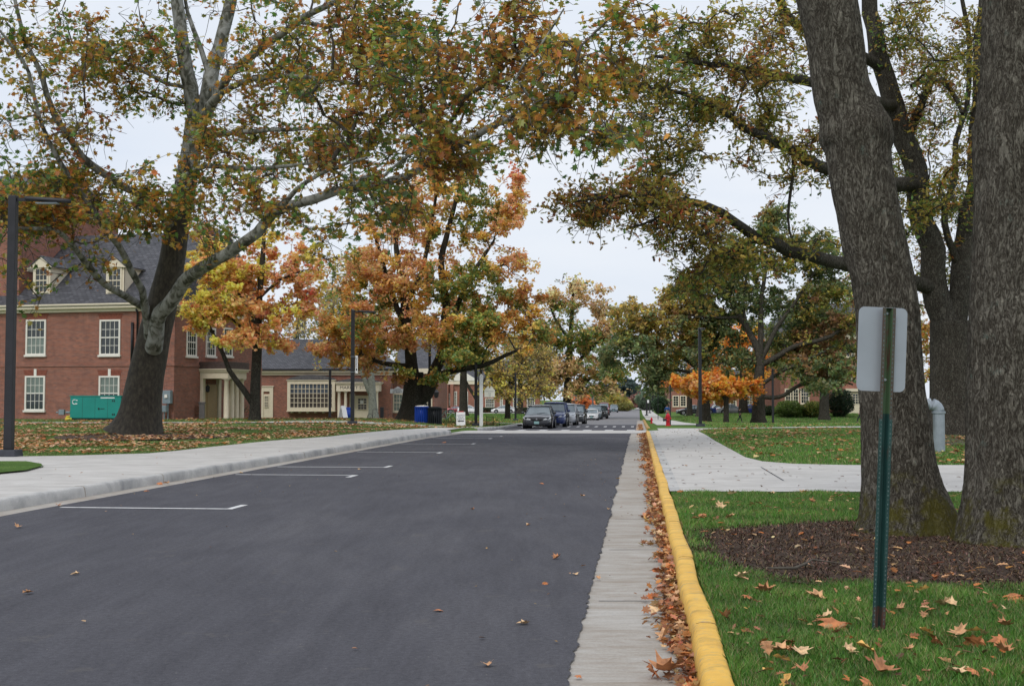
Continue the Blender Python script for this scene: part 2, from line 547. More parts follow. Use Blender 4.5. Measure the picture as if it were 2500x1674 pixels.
# ------------------------------------------------------------------ ground sheets
def sheet(name, poly, off, mat, step=1.0, jitter=0, kind='structure', parent=None, base=G, edge=None):
    """polygon (list of (x, y)) tessellated and draped on the ground"""
    from mathutils.geometry import delaunay_2d_cdt
    ring = []
    n = len(poly)
    for i in range(n):
        a, b = Vector(poly[i]), Vector(poly[(i + 1) % n])
        k = max(1, int((b - a).length / (edge or step)))
        for j in range(k):
            q = a + (b - a) * (j / k)
            if jitter: q += Vector((random.gauss(0, jitter), random.gauss(0, jitter)))
            ring.append(q)
    xs = [p.x for p in ring]; ys = [p.y for p in ring]
    pts = list(ring)
    # point in polygon on a grid
    rx = np.array(xs); ry = np.array(ys); rx2 = np.roll(rx, -1); ry2 = np.roll(ry, -1)
    gx = np.arange(min(xs) + step / 2, max(xs), step); gy = np.arange(min(ys) + step / 2, max(ys), step)
    for y in gy:
        c = (ry > y) != (ry2 > y)
        xi = np.sort(rx[c] + (y - ry[c]) * (rx2[c] - rx[c]) / (ry2[c] - ry[c]))
        for a, b in zip(xi[::2], xi[1::2]):
            for x in gx[(gx > a + step * .3) & (gx < b - step * .3)]:
                pts.append(Vector((x, y)))
    v, e, f, *_ = delaunay_2d_cdt(pts, [], [list(range(len(ring)))], 1, 1e-5)
    me = bpy.data.meshes.new(name)
    me.from_pydata([(p.x, p.y, base(p.x, p.y) + off) for p in v], [], [tuple(q) for q in f])
    smooth(me)
    bm = bmesh.new(); bm.from_mesh(me); bmesh.ops.recalc_face_normals(bm, faces=bm.faces)
    if sum(fc.normal.z for fc in bm.faces) < 0: bmesh.ops.reverse_faces(bm, faces=bm.faces)
    bm.to_mesh(me); bm.free()
    o = link(name, me, mat, parent)
    return tag(o, kind=kind)


def LP(pts):
    return [(XL(L, Y), Y) for L, Y in pts]


def PX(pts, off=LAWN):
    out = []
    for a, b in pts:
        q = gp(a, b, off); out.append((q.x, q.y))
    return out


def kerb(name, path, prof, mat, joints=3.0):
    """path: list of (x, y); prof: list of (offset to the right, height)"""
    V, Fc = [], []
    P2 = [Vector(p) for p in path]
    for i, p in enumerate(P2):
        t = (P2[min(i + 1, len(P2) - 1)] - P2[max(i - 1, 0)]).normalized()
        nrm = Vector((t.y, -t.x))
        for o_, h in prof:
            w = (mnoise.noise(Vector((p.x * .7, p.y * .7, o_ * .3))) * .02 + mnoise.noise(Vector((p.x * 4, p.y * 4, o_ * 2))) * .004) if h > .02 else 0
            q = p + nrm * (o_ + w * .8)
            V.append((q.x, q.y, G(q.x, q.y) + h + (w * .6 if h > .02 else 0)))
    k = len(prof)
    for i in range(len(P2) - 1):
        for j in range(k - 1):
            Fc.append((i * k + j, (i + 1) * k + j, (i + 1) * k + j + 1, i * k + j + 1))
    Fc.append(tuple(range(k))); Fc.append(tuple(range((len(P2) - 1) * k, len(P2) * k)))
    me = bpy.data.meshes.new(name); me.from_pydata(V, [], Fc)
    bm = bmesh.new(); bm.from_mesh(me); bmesh.ops.recalc_face_normals(bm, faces=bm.faces); bm.to_mesh(me); bm.free()
    smooth(me)
    return tag(link(name, me, mat), kind='structure')


def dens(pts, step=.3):
    out = []
    for a, b in zip(pts, pts[1:]):
        a, b = Vector(a), Vector(b); k = max(1, int((b - a).length / step))
        out += [a + (b - a) * (i / k) for i in range(k)]
    return out + [Vector(pts[-1])]


def round_prof(x0, x1, h, back=0.0):
    w = x1 - x0
    return [(x0, -.02), (x0 + .02 * w, h * .35), (x0 + .10 * w, h * .8), (x0 + .2 * w, h * .95), (x0 + .38 * w, h), (x0 + .75 * w, h), (x0 + .92 * w, h * .96), (x1, h * .85), (x1, back)]


def build_ground():
    # one ground sheet in road coordinates, sunk along the road corridor
    Ls = sorted(set([-2500, -900, -400, -250, -180, -130, -100] + list(range(-80, -12, 3)) + [-11, -10, -9.3, -8.75, -8.7, -4, 0, .44, .48, 1, 1.8, 2.6, 3.5] + list(range(5, 80, 3)) + [100, 130, 180, 250, 400, 900, 2500]))
    Ys = sorted(set([-60, -20, 0, 3, 5] + list(np.arange(6, 50, 2.0)) + list(np.arange(50, 200, 2.5)) + list(range(200, 400, 12)) + [450, 520, 640, 800, 1200, 2000, 4000]))
    V, Fc = [], []
    for Y in Ys:
        for L in Ls:
            x = XL(L, Y)
            z = G(x, Y) + (-.15 if (-8.72 < L < .46 and Y < 345) else LAWN)
            V.append((x, Y, z))
    n = len(Ls)
    for i in range(len(Ys) - 1):
        for j in range(n - 1):
            Fc.append((i * n + j, i * n + j + 1, (i + 1) * n + j + 1, (i + 1) * n + j))
    me = bpy.data.meshes.new('ground'); me.from_pydata(V, [], Fc); smooth(me)
    tag(link('ground', me, M['lawn']), kind='structure')

    # roads
    sheet('gutter', LP([(-8.5, -4), (-8.5, 57), (.33, 57), (.33, -4)]), -.012, M['gutter_concrete'], 1.5)
    rd = [(-7.95, -4)] + [(-7.95 + random.gauss(0, .012), y) for y in np.arange(0, 56, 1.0)] + [(-7.93, 56)]
    rr = [(-.375 + random.gauss(0, .007) + .035 * mnoise.noise(Vector((0, y * .8, 4))) + .016 * mnoise.noise(Vector((0, y * 4, 7))), y) for y in np.concatenate([np.arange(5, 20, .07), np.arange(20, 56, .4)])[::-1]]
    sheet('road', LP(rd + [(-.4, 56)] + rr + [(-.36, -4)]), 0, M['asphalt'], 1.5, edge=9)
    sheet('crossing_pavement', LP([(-8.9, 56), (-8.9, 66.5), (1, 66.5), (1, 56)]), .006, M['concrete'], 1.5)
    sheet('far_road', LP([(-8.7, 66.5), (-8.7, 98), (-.15, 98), (-.15, 66.5)]), 0, M['asphalt'], 2.5)
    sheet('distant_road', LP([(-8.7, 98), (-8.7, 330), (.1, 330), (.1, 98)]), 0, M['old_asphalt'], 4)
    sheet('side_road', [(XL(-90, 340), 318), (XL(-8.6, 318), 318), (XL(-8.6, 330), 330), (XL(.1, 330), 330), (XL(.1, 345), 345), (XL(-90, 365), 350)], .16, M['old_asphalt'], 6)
    sheet('gutter_far', LP([(-.2, 66.5), (-.2, 150), (.42, 150), (.42, 66.5)]), .012, M['gutter_concrete'], 2.5)

    # kerbs
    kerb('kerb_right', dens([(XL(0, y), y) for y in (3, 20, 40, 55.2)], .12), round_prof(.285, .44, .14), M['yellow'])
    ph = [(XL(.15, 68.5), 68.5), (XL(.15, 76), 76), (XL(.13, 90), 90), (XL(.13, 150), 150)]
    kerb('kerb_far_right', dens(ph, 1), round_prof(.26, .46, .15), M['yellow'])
    lk = [(XL(-8.35, y), y) for y in (3, 20, 40, 50, 54)] + [(XL(-8.42, 55.2), 55.2), (XL(-8.8, 56.2), 56.2), (XL(-10, 56.8), 56.8)]
    kerb('kerb_left', dens(lk, .4), [(-a, b) for a, b in round_prof(0, .18, .15)], M['kerb_concrete'])
    kerb('kerb_far_left', dens([(XL(-8.72, y), y) for y in (66.5, 120, 200, 330)], 2), [(-a, b) for a, b in round_prof(0, .18, .15)], M['kerb_concrete'])

    # left pavement: between kerb and lawn
    edge = [(-300, 1121), (0, 1118), (170, 1116), (363, 1110), (430, 1104), (512, 1094), (662, 1078), (811, 1067), (960, 1051), (1040, 1046.5), (1130, 1044)]
    e = PX(edge)
    far = [(XL(-13, 62), 62), (XL(-10.4, 64), 64), (XL(-8.9, 66.5), 66.5), (XL(-8.9, 57), 57)]
    kb = [(XL(-8.52, y), y) for y in (55, 54, 40, 20, 6)]
    sheet('pavement_left', e[1:] + far[1:] + kb + [(-14, 6), (-26, 14), (-26, 27)], LAWN + .035, M['concrete'], 1.2)
    isl = PX([(-120, 1131), (0, 1133), (64, 1133), (100, 1141), (104, 1146), (64, 1156), (0, 1164), (-120, 1180)])
    sheet('grass_island', isl, LAWN + .07, M['lawn'], .7)
    # strips of path in front of the buildings
    sheet('path_left', [(-40, 63.2), (-12, 64.5), (XL(-13, 70), 68), (XL(-9, 70), 69), (XL(-9, 71), 71.4), (-12, 69.6), (-14, 65.9), (-40, 64.6)], LAWN + .03, M['concrete'], 1.5)
    sheet('path_shop', [(-26, 98), (-4, 96), (3, 90), (XL(-8.9, 88), 88), (XL(-8.9, 92), 92), (2, 95), (-4, 100), (-26, 101)], LAWN + .03, M['concrete'], 2)
    sheet('path_behind', [(-12, 118), (XL(-8.9, 116), 116), (XL(-8.9, 119), 119), (-12, 121)], LAWN + .03, M['concrete'], 2)
    sheet('parking_road', [(-70, 222), (14, 222), (14, 234), (-70, 234)], LAWN + .05, M['concrete'], 5)

    # right pavements
    global PAV
    PAV = [(XL(.44, 17.9), 17.9), (XL(.44, 40), 40), (XL(.44, 56), 56), (XL(.9, 57), 57), (XL(.9, 66.3), 66.3), (XL(5, 66.6), 66.6), (60, 68), (60, 65), (XL(4.4, 62.5), 62.5), (XL(3.2, 59), 59), (XL(2.6, 54), 54), (XL(2.45, 40), 40), (XL(2.45, 28.5), 28.5), (XL(2.65, 26.6), 26.6), (XL(3.2, 25.6), 25.6), (XL(4.2, 25.1), 25.1), (30, 25.1), (30, 17.6), (8, 17.8)]
    sheet('pavement_right', PAV, LAWN + .022, M['concrete'], 1.0)
    sheet('pavement_far_right', LP([(1.2, 84), (1.0, 118), (.6, 200), (.6, 330), (3, 330), (3, 200), (3.2, 118), (4.6, 84)]), LAWN + .03, M['concrete'], 4)
    sheet('path_distant', LP([(-1.5, 331), (0, 430), (4, 600), (7, 600), (5.5, 430), (4, 331)]), LAWN + .05, M['concrete'], 10)
    sheet('path_lawn', [(XL(4.4, 137), 137), (70, 137), (70, 139.5), (XL(4.4, 139.5), 139.5)], LAWN + .03, M['concrete'], 3)
    sheet('parking_right', [(XL(7, 182), 182), (70, 182), (70, 194), (XL(7, 194), 194)], LAWN + .05, M['old_asphalt'], 4)
    # narrow dark joints in the pavements
    for i, (a, b) in enumerate([((1858, 1143), (1913, 1178))]):
        p, q = gp(*a, LAWN), gp(*b, LAWN)
        d = (q - p); n = Vector((d.y, -d.x, 0)).normalized() * .012
        sheet('pavement_joint', [tuple((p + n).xy), tuple((q + n).xy), tuple((q - n).xy), tuple((p - n).xy)], LAWN + .0265, M['dark_base'], .5)
    for y in np.arange(7.3, 55, 3.05):
        kerb('kerb_joint', [Vector((XL(0, y), y)), Vector((XL(0, y + .006), y + .006))], [(a + (-.003 if a < .3 else .003), b * 1.0 + .003) for a, b in round_prof(.285, .44, .14)], M['joint_dirt'])
    for y in np.arange(12.5, 54, 3.05):
        kerb('kerb_joint', [Vector((XL(-8.35, y), y)), Vector((XL(-8.35, y + .022), y + .022))], [(-(a + (-.003 if a < .1 else .003)), b + .004) for a, b in round_prof(0, .18, .15)], M['gutter_concrete'])
    for y in np.arange(9, 55, 3.05):
        sheet('gutter_joint', LP([(-.3, y), (.27, y), (.27, y + .014), (-.3, y + .014)]), -.0085, M['dark_base'], .5)
        sheet('pavement_joint', LP([(-8.54, y + .5), (-13.5 if y < 36 else -11.5, y + .5), (-13.5 if y < 36 else -11.5, y + .515), (-8.54, y + .515)]), LAWN + .039, M['dark_base'], 1)
    for y in np.arange(20.5, 55, 2.4):
        if y > 26: sheet('pavement_joint', LP([(.47, y), (2.42, y), (2.42, y + .018), (.47, y + .018)]), LAWN + .0265, M['dark_base'], .7)
    sheet('kerb_strip', LP([(.44, 17.9), (.44, 55), (.62, 55), (.60, 17.9)]), LAWN + .028, M['kerb_concrete'], .8)

    # stall markings
    rows = [(1243.5, -7.78, -5.50, 1), (1160, -7.8, -5.5, -1), (1140, -7.8, -5.5, 1), (1104, -7.8, -5.5, -1), (1084, -7.8, -5.5, 1), (1069.7, -7.8, -5.6, -1), (1065, -7.8, -5.6, 1)]
    for py, l0, l1, sgn in rows:
        Y = (CAMH) * F / (py - 975)
        q = gp(CX + (XL(-6.6, Y)) / Y * F, py); Y = q.y
        sl = -.1033
        def qd(a0, b0, a1, b1):
            # (along across, along road)
            return [(XL(a0, Y + b0) , Y + b0 + sl * (a0 + 6.6)), (XL(a1, Y + b0), Y + b0 + sl * (a1 + 6.6)), (XL(a1, Y + b1), Y + b1 + sl * (a1 + 6.6)), (XL(a0, Y + b1), Y + b1 + sl * (a0 + 6.6))]
        d0, d1 = (.052, .62) if sgn > 0 else (-.62, -.052)
        st = qd(l0, -.05, l1, .05)
        if sgn > 0:
            lp = qd(l0, -.05, l1 + .1, .05); tk = qd(l1, .05, l1 + .1, .62)
            poly = [lp[0], lp[1], tk[2], tk[3], tk[0], lp[3]]
        else:
            lp = qd(l0, -.05, l1 + .1, .05); tk = qd(l1, -.62, l1 + .1, -.05)
            poly = [lp[0], tk[3], tk[0], tk[1], lp[2], lp[3]]
        o = sheet('parking_bay_marking', poly, .005, M['road_paint'], .5)
    # crossing bars
    for k in range(7):
        L = -8.0 + k * 1.22
        sheet('crossing_marking', LP([(L, 66.7), (L + .46, 66.7), (L + .46, 69.6), (L, 69.6)]), .012, M['road_paint'], 1)
    for k in range(13):
        L = -8.0 + k * .62
        sheet('crossing_marking', LP([(L, 83), (L + .2, 83), (L + .2, 86), (L, 86)]), .012, M['road_paint'], 1)
    for k in range(9):
        L = -7.6 + k * .85
        sheet('crossing_marking', LP([(L, 132), (L + .3, 132), (L + .3, 135), (L, 135)]), .014, M['road_paint'], 1)

    # mulch bed
    mul = PX([(1668, 1302), (1700, 1291), (1760, 1286), (1850, 1279), (1921, 1271), (2020, 1267), (2135, 1268), (2330, 1268), (2500, 1280), (2700, 1300), (2900, 1360), (2700, 1452), (2500, 1443), (2330, 1440), (2135, 1431), (1980, 1420), (1850, 1408), (1770, 1392), (1710, 1365), (1680, 1335)], LAWN + .03)
    sheet('mulch_bed', mul, LAWN + .014, M['mulch'], .4)
    m2 = PX([(2120, 1072), (2260, 1060), (2420, 1062), (2520, 1075), (2400, 1090), (2200, 1088)])
    sheet('mulch_bed_far', m2, LAWN + .04, M['mulch'], 1)
    t0 = gp(345, 1069, LAWN)
    sheet('mulch_ring', [(t0.x + 3.1 * math.cos(a) * (1 + .12 * math.sin(3 * a)), t0.y + 3.4 * math.sin(a)) for a in np.linspace(0, 2 * math.pi, 28, endpoint=False)], LAWN + .04, M['mulch'], .8)
    return mul


# ------------------------------------------------------------------ leaf and blade geometry
def rotmats(yaw, tilt_dir, tilt, n):
    """spin about z by yaw then tilt about a horizontal axis"""
    cz, sz = np.cos(yaw), np.sin(yaw)
    Rz = np.zeros((n, 3, 3)); Rz[:, 0, 0] = cz; Rz[:, 0, 1] = -sz; Rz[:, 1, 0] = sz; Rz[:, 1, 1] = cz; Rz[:, 2, 2] = 1
    ax, ay = np.cos(tilt_dir), np.sin(tilt_dir); c, s = np.cos(tilt), np.sin(tilt); C = 1 - c
    Rt = np.zeros((n, 3, 3))
    Rt[:, 0, 0] = c + ax * ax * C; Rt[:, 0, 1] = ax * ay * C; Rt[:, 0, 2] = ay * s
    Rt[:, 1, 0] = ax * ay * C; Rt[:, 1, 1] = c + ay * ay * C; Rt[:, 1, 2] = -ax * s
    Rt[:, 2, 0] = -ay * s; Rt[:, 2, 1] = ax * s; Rt[:, 2, 2] = c
    return Rt @ Rz


def tmpl(half, fold=.22, curl=.15):
    """leaf template: two halves sharing the midrib; half is a list of (x, y)"""
    a = [(x, y, abs(x) * fold - curl * (y - .3) ** 2 * 1.4) for x, y in half]
    b = [(-x, y, z) for x, y, z in a][::-1]
    V = np.array(a + b); V[:, 1] -= .45
    k = len(half)
    return V, np.array([list(range(k)), list(range(k, 2 * k))])


LEAF = {
    'maple': tmpl([(0, 0), (.30, -.10), (.22, .14), (.56, .30), (.30, .38), (.34, .72), (.13, .62), (0, 1.0)]),
    'oak': tmpl([(0, 0), (.07, .14), (.20, .22), (.09, .34), (.30, .48), (.12, .58), (.24, .78), (0, 1.0)]),
    'plain': tmpl([(0, 0), (.30, .22), (.22, .66), (0, 1.0)]),
}


def leaves(name, pos, size, cols, kind='maple', mat='leaf', parent=None, flat=False, tiltmax=1.3, hang=True):
    V0, F0 = LEAF[kind]
    n = len(pos)
    yaw = RNG.uniform(0, 2 * np.pi, n); td = RNG.uniform(0, 2 * np.pi, n)
    tilt = np.abs(RNG.normal(0, .22, n)) if flat else RNG.uniform(-tiltmax, tiltmax, n) + (.5 if hang else 0)
    Rm = rotmats(yaw, td, tilt, n)
    sz = size * RNG.uniform(.6, 1.25, n)
    Vs = np.einsum('nij,kj->nki', Rm, V0) * sz[:, None, None]
    Vs = Vs * 1.0 + pos[:, None, :]
    k = len(V0)
    Fs = (F0[None] + (np.arange(n) * k)[:, None, None]).reshape(-1, F0.shape[1])
    me = np_mesh(name, Vs.reshape(-1, 3), Fs, np.repeat(cols, 2, axis=0))
    return link(name, me, M[mat], parent)


def pal(cols, n, jit=.18):
    c = np.array(cols)[RNG.integers(0, len(cols), n)]
    return np.clip(c * (1 + RNG.normal(0, jit, (n, 1))) * (1 + RNG.normal(0, jit * .4, (n, 3))), .004, .9)


def in_poly(x, y, poly):
    px = np.array([p[0] for p in poly]); py = np.array([p[1] for p in poly]); qx = np.roll(px, -1); qy = np.roll(py, -1)
    ins = np.zeros(len(x), bool)
    for a, b, c, d in zip(px, py, qx, qy):
        cond = ((b > y) != (d > y))
        with np.errstate(divide='ignore', invalid='ignore'):
            ins ^= cond & (x < (c - a) * (y - b) / (d - b) + a)
    return ins


def gz(x, y):
    return np.array([G(a, b) for a, b in zip(x, y)])


def blades(name, x, y, z, h, w, cols, label=None):
    n = len(x)
    yaw = RNG.uniform(0, 2 * np.pi, n)
    lean = RNG.normal(0, .35, (n, 2)) * h[:, None]
    dx, dy = np.cos(yaw) * w / 2, np.sin(yaw) * w / 2
    base = np.stack([x, y, z], 1)
    o = np.stack([dx, dy, 0 * dx], 1)
    mid = base + np.stack([lean[:, 0] * .35, lean[:, 1] * .35, h * .55], 1)
    top = base + np.stack([lean[:, 0], lean[:, 1], h], 1)
    V = np.stack([base - o, base + o, mid + o * .7, top, mid - o * .7], 1)
    Fs = (np.array([[0, 1, 2, 3, 4]])[None] + (np.arange(n) * 5)[:, None, None]).reshape(-1, 5)
    me = np_mesh(name, V.reshape(-1, 3), Fs, cols)
    return tag(link(name, me, M['grass_blade']), label, 'grass', kind='stuff')


GREENS = [(.085, .23, .03), (.11, .28, .04), (.07, .19, .028), (.15, .32, .055), (.18, .28, .07), (.34, .31, .14)]
DRY = [(.44, .22, .10), (.36, .16, .065), (.54, .32, .16), (.27, .11, .05), (.62, .40, .21), (.48, .18, .05)]


def mr(n): return RNG.normal(0, .06, n)


def build_grass(mul):
    def area(n, x0, x1, y0, y1, cond):
        x = RNG.uniform(x0, x1, n); y = RNG.uniform(y0, y1, n)
        m = cond(x, y); return x[m], y[m]
    def mowed(name, x, y, hm, wm, label, cols=GREENS):
        # height modulated by noise
        nz = np.array([mnoise.noise(Vector((a * 1.7, b * 1.7, 0))) for a, b in zip(x, y)])
        h = hm * (1 + nz * .5) * RNG.uniform(.55, 1.25, len(x))
        blades(name, x, y, gz(x, y) + LAWN - .01, h, np.full(len(x), wm), pal(cols, len(x), .22) * (1 + .4 * nz[:, None]) * np.array([1, 1, 1]) + np.clip(nz, 0, 1)[:, None] * np.array([.05, .02, .01]), label)
    # near right lawn
    cm = np.mean(np.array(mul), 0)
    sml = [tuple(cm + (np.array(p) - cm) * (1 - .16 / np.linalg.norm(np.array(p) - cm))) for p in mul]
    near = lambda x, y: (x - SL * y > .455) & ~in_poly(x + mr(len(x)), y + mr(len(x)), sml)
    x, y = area(190000, .9, 5.4, 5.0, 9.6, near)
    mowed('grass', x, y, .055, .0055, 'short green grass in front of the mulch bed')
    x, y = area(230000, 1.5, 10.5, 9.6, 17.8, near)
    mowed('grass', x, y, .06, .008, 'short green grass between mulch bed and pavement')
    pr = lambda x, y: (x - SL * y > 2.4) & ~in_poly(x, y, PAV)
    x, y = area(170000, 5, 26, 25.2, 60, pr)
    mowed('grass', x, y, .075, .02, 'mown lawn with scattered leaves beyond the pavement')
    lp = [(a, b) for a, b in PX([(-200, 1119), (0, 1118), (170, 1116), (363, 1110), (430, 1104), (512, 1094), (662, 1078), (811, 1067), (960, 1051), (1040, 1046.5)])] + [(-4, 62), (-14, 62.5), (-34, 62.5)]
    x, y = area(230000, -34, 0, 28, 63, lambda x, y: in_poly(x, y, lp))
    mowed('grass', x, y, .05, .022, 'lawn around the pale barked tree', [(.14, .24, .05), (.18, .28, .07), (.28, .31, .13), (.11, .2, .04)])
    isl = PX([(-120, 1131), (0, 1133), (64, 1133), (100, 1141), (104, 1146), (64, 1156), (0, 1164), (-120, 1180)])
    x, y = area(40000, -16, -9, 21, 30, lambda x, y: in_poly(x, y, isl))
    mowed('grass', x, y, .08, .012, 'small grass island beside the lamp base')
    # far lawns, taller tufts
    x, y = area(120000, -30, 2, 66, 96, lambda x, y: (x - SL * y < -9.2) & ~((x < -19) & (y > 73)))
    mowed('grass', x, y, .06, .04, 'lawn in front of the brick buildings', [(.14, .24, .05), (.18, .28, .07), (.28, .31, .13), (.11, .2, .04)])
    x, y = area(150000, 7, 60, 67, 165, lambda x, y: (x - SL * y > 4.6) & (x < .45 * y))
    mowed('grass', x, y, .10, .06, 'broad lawn under the far oaks')
    x, y = area(60000, -22, 12, 97, 220, lambda x, y: (x - SL * y < -9.2) & (x > -.16 * y))
    mowed('grass', x, y, .11, .08, 'lawn along the far side of the street')
    # mulch chips
    n = 110000
    x, y = area(n, 1.2, 9.5, 8.3, 14.2, lambda x, y: in_poly(x, y, mul))
    n = len(x)
    L = RNG.uniform(.012, .05, n); w = RNG.uniform(.002, .005, n); yaw = RNG.uniform(0, 6.28, n); t = RNG.normal(0, .35, n)
    d = np.stack([np.cos(yaw) * np.cos(t), np.sin(yaw) * np.cos(t), np.abs(np.sin(t))], 1) * L[:, None]
    s = np.stack([-np.sin(yaw) * w, np.cos(yaw) * w, 0 * w], 1)
    nz = np.array([mnoise.noise(Vector((a * 2.5, b * 2.5, 3))) for a, b in zip(x, y)])
    b0 = np.stack([x, y, gz(x, y) + LAWN + .012 + np.maximum(0, nz) * .02], 1)
    V = np.stack([b0 - s, b0 + s, b0 + s + d, b0 - s + d], 1)
    Fs = (np.array([[0, 1, 2, 3]])[None] + (np.arange(n) * 4)[:, None, None]).reshape(-1, 4)
    cols = pal([(.06, .036, .025), (.11, .07, .045), (.035, .022, .016), (.14, .09, .06), (.20, .14, .10)], n, .25)
    tag(link('mulch_chips', np_mesh('mulch_chips', V.reshape(-1, 3), Fs, cols), M['chip']), 'dark shredded bark mulch around the two big oaks', 'mulch', kind='stuff')


def litter(name, x, y, off, size, label, cols=DRY, kind='maple', pile=0, tilt=None):
    n = len(x)
    z = gz(x, y) + off + RNG.uniform(0, 1, n) * pile + .012
    o = leaves(name, np.stack([x, y, z], 1), size, pal(cols, n, .2), kind, 'dry_leaf', None, flat=(tilt is None), tiltmax=tilt or 0, hang=False)
    return tag(o, label, 'leaves', kind='stuff')


def build_litter(mul):
    def u(n, x0, x1, y0, y1): return RNG.uniform(x0, x1, n), RNG.uniform(y0, y1, n)
    def clump(x, y, f, thr, seed=0):
        nz = np.array([mnoise.noise(Vector((a * f, b * f, seed))) for a, b in zip(x, y)])
        return nz + RNG.normal(0, .18, len(x)) > thr
    # gutter drift
    y = 3.5 + RNG.random(9000) ** 1.05 * 51.5
    nz = np.array([mnoise.noise(Vector((0, b * .55, 9))) + .6 * mnoise.noise(Vector((0, b * 1.9, 19))) for b in y])
    wd = np.clip(.10 + .17 * nz + .0014 * y, .035, .27)
    L = .285 - np.abs(RNG.normal(0, 1, len(y))) * wd * .6
    hgt = np.clip(.06 * (1 - (.27 - L) / .35), 0, .06)
    kp = nz + RNG.normal(0, .25, len(y)) > -.22
    y, L, hgt = y[kp], L[kp], hgt[kp]
    x = L + SL * y
    z = G(0, 0) * 0 + gz(x, y) + .004 + RNG.random(len(y)) * hgt
    o = leaves('leaf_drift', np.stack([x, y, z], 1), .064, pal(DRY + [(.30, .13, .05), (.24, .09, .04)], len(y), .25), 'maple', 'dry_leaf', None, tiltmax=1.0, hang=False)
    tag(o, 'drift of dry brown leaves along the yellow kerb', 'leaves', kind='stuff')
    y = 67.5 + RNG.random(900) * 30; x = XL(.2 - np.abs(RNG.normal(0, .12, 900)), y)
    litter('leaf_drift', x, y, .01, .11, 'thin line of leaves along the far yellow kerb', pile=.04)
    # left lawn
    x, y = u(46000, -34, 1, 30, 63)
    d = np.hypot(x + 14.5, (y - 46) * .8)
    m = (x - SL * y < -8.6 - 1.4) & clump(x, y, .35, .06, 1) & (RNG.random(len(x)) < np.clip(1.2 - d / 32, .35, 1))
    e = PX([(-300, 1121), (0, 1118), (170, 1116), (363, 1110), (430, 1104), (512, 1094), (662, 1078), (811, 1067), (960, 1051), (1040, 1046.5), (1090, 1044)])
    ex = np.array([a for a, b in e]); ey = np.array([b for a, b in e])
    m &= y > np.interp(x, ex, ey) + .5
    litter('leaf_litter', x[m], y[m], LAWN + .055, .15, 'thick carpet of brown leaves under the pale barked tree', cols=DRY + [(.66, .45, .28), (.62, .40, .24)])
    x, y = u(9000, -32, -1, 63, 96); m = (x - SL * y < -9.5) & ~((x < -19.5) & (y > 72.5)) & clump(x, y, .3, .05, 2)
    litter('leaf_litter', x[m], y[m], LAWN + .05, .17, 'brown leaves on the lawn before the brick buildings')
    x, y = u(3000, -12, 3, 96, 140); m = (x - SL * y < -9.4) & clump(x, y, .3, .05, 2)
    litter('leaf_litter', x[m], y[m], LAWN + .05, .18, 'yellow leaves under the small yellow tree', cols=[(.5, .3, .06), (.45, .25, .08), (.4, .2, .07)])
    # right lawns
    x, y = u(9000, 4, 26, 25.3, 62); m = (x - SL * y > 2.5) & ((y > 28) | (x - SL * y > 4.3)) & clump(x, y, .5, .0, 4)
    litter('leaf_litter', x[m], y[m], LAWN + .05, .13, 'brown leaves scattered over the mown right lawn')
    x, y = u(9000, 9, 62, 67, 142); m = (x - SL * y > 4.8) & clump(x, y, .25, .12, 4) & (x < .45 * y)
    litter('leaf_litter', x[m], y[m], LAWN + .05, .17, 'leaves on the broad lawn under the far oaks')
    x, y = u(1500, 1.2, 9.5, 8.4, 17.6); m = (x - SL * y > .5) & clump(x, y, .8, .1, 5)
    litter('leaf_litter', x[m], y[m], LAWN + .045, .085, 'small leaves around the mulch bed', kind='oak')
    x, y = u(520, .9, 5, 5.0, 8.8); m = (x - SL * y > .5) & clump(x, y, 1.2, -.05, 6)
    litter('leaf_litter', x[m], y[m], LAWN + .03, .06, 'small leaf scraps in the foreground grass', cols=DRY + [(.12, .06, .03)], kind='oak', tilt=.9)
    # pavements and road scraps
    x, y = u(900, 1.5, 12, 18, 60); m = (x - SL * y > .5) & ((x - SL * y < 2.4) | (y < 25))
    litter('leaf_scraps', x[m], y[m], LAWN + .03, .07, 'small leaf scraps on the right pavement', cols=[(.10, .06, .04), (.2, .1, .05), (.3, .15, .07)], kind='oak')
    x, y = u(2600, -7, 6, 6, 55); L = x - SL * y
    m = (L > -7.9) & (L < -.0) & ((RNG.random(len(x)) < .06) | ((L < -4.5) & (y > 18) & (RNG.random(len(x)) < .28)) | ((L > -1.3) & (RNG.random(len(x)) < .4)))
    litter('leaf_scraps', x[m], y[m], .005, .038, 'small scraps scattered on the dark road', cols=[(.10, .06, .04), (.25, .15, .08), (.4, .25, .13)], kind='plain')
    x, y = u(200, -14, -2, 16, 54); L = x - SL * y; m = (L < -8.6) & (L > -11)
    litter('leaf_scraps', x[m][:60], y[m][:60], LAWN + .045, .05, 'small scraps on the left pavement', kind='plain')

    # big single leaves near the camera
    def curled(kind, amp):
        V0, F0 = LEAF[kind]
        # finer leaf with veins: subdivide the template
        me = bpy.data.meshes.new('leaf'); 
        c = [(x, y, z) for x, y, z in V0]
        me.from_pydata(c, [], [list(map(int, f)) for f in F0])
        bm = bmesh.new(); bm.from_mesh(me)
        bmesh.ops.remove_doubles(bm, verts=bm.verts, dist=.001)
        bmesh.ops.triangulate(bm, faces=bm.faces)
        bmesh.ops.subdivide_edges(bm, edges=bm.edges, cuts=3, use_grid_fill=True)
        for v in bm.verts:
            r = v.co.xy.length
            v.co.z += amp * (.9 * abs(v.co.x) ** 1.4 + .5 * v.co.y ** 2) + .10 * mnoise.noise(Vector((v.co.x * 3 + amp * 9, v.co.y * 3, amp)))
        # stalk
        bm.to_mesh(me); bm.free(); smooth(me)
        me2 = me
        return me2
    protos = []
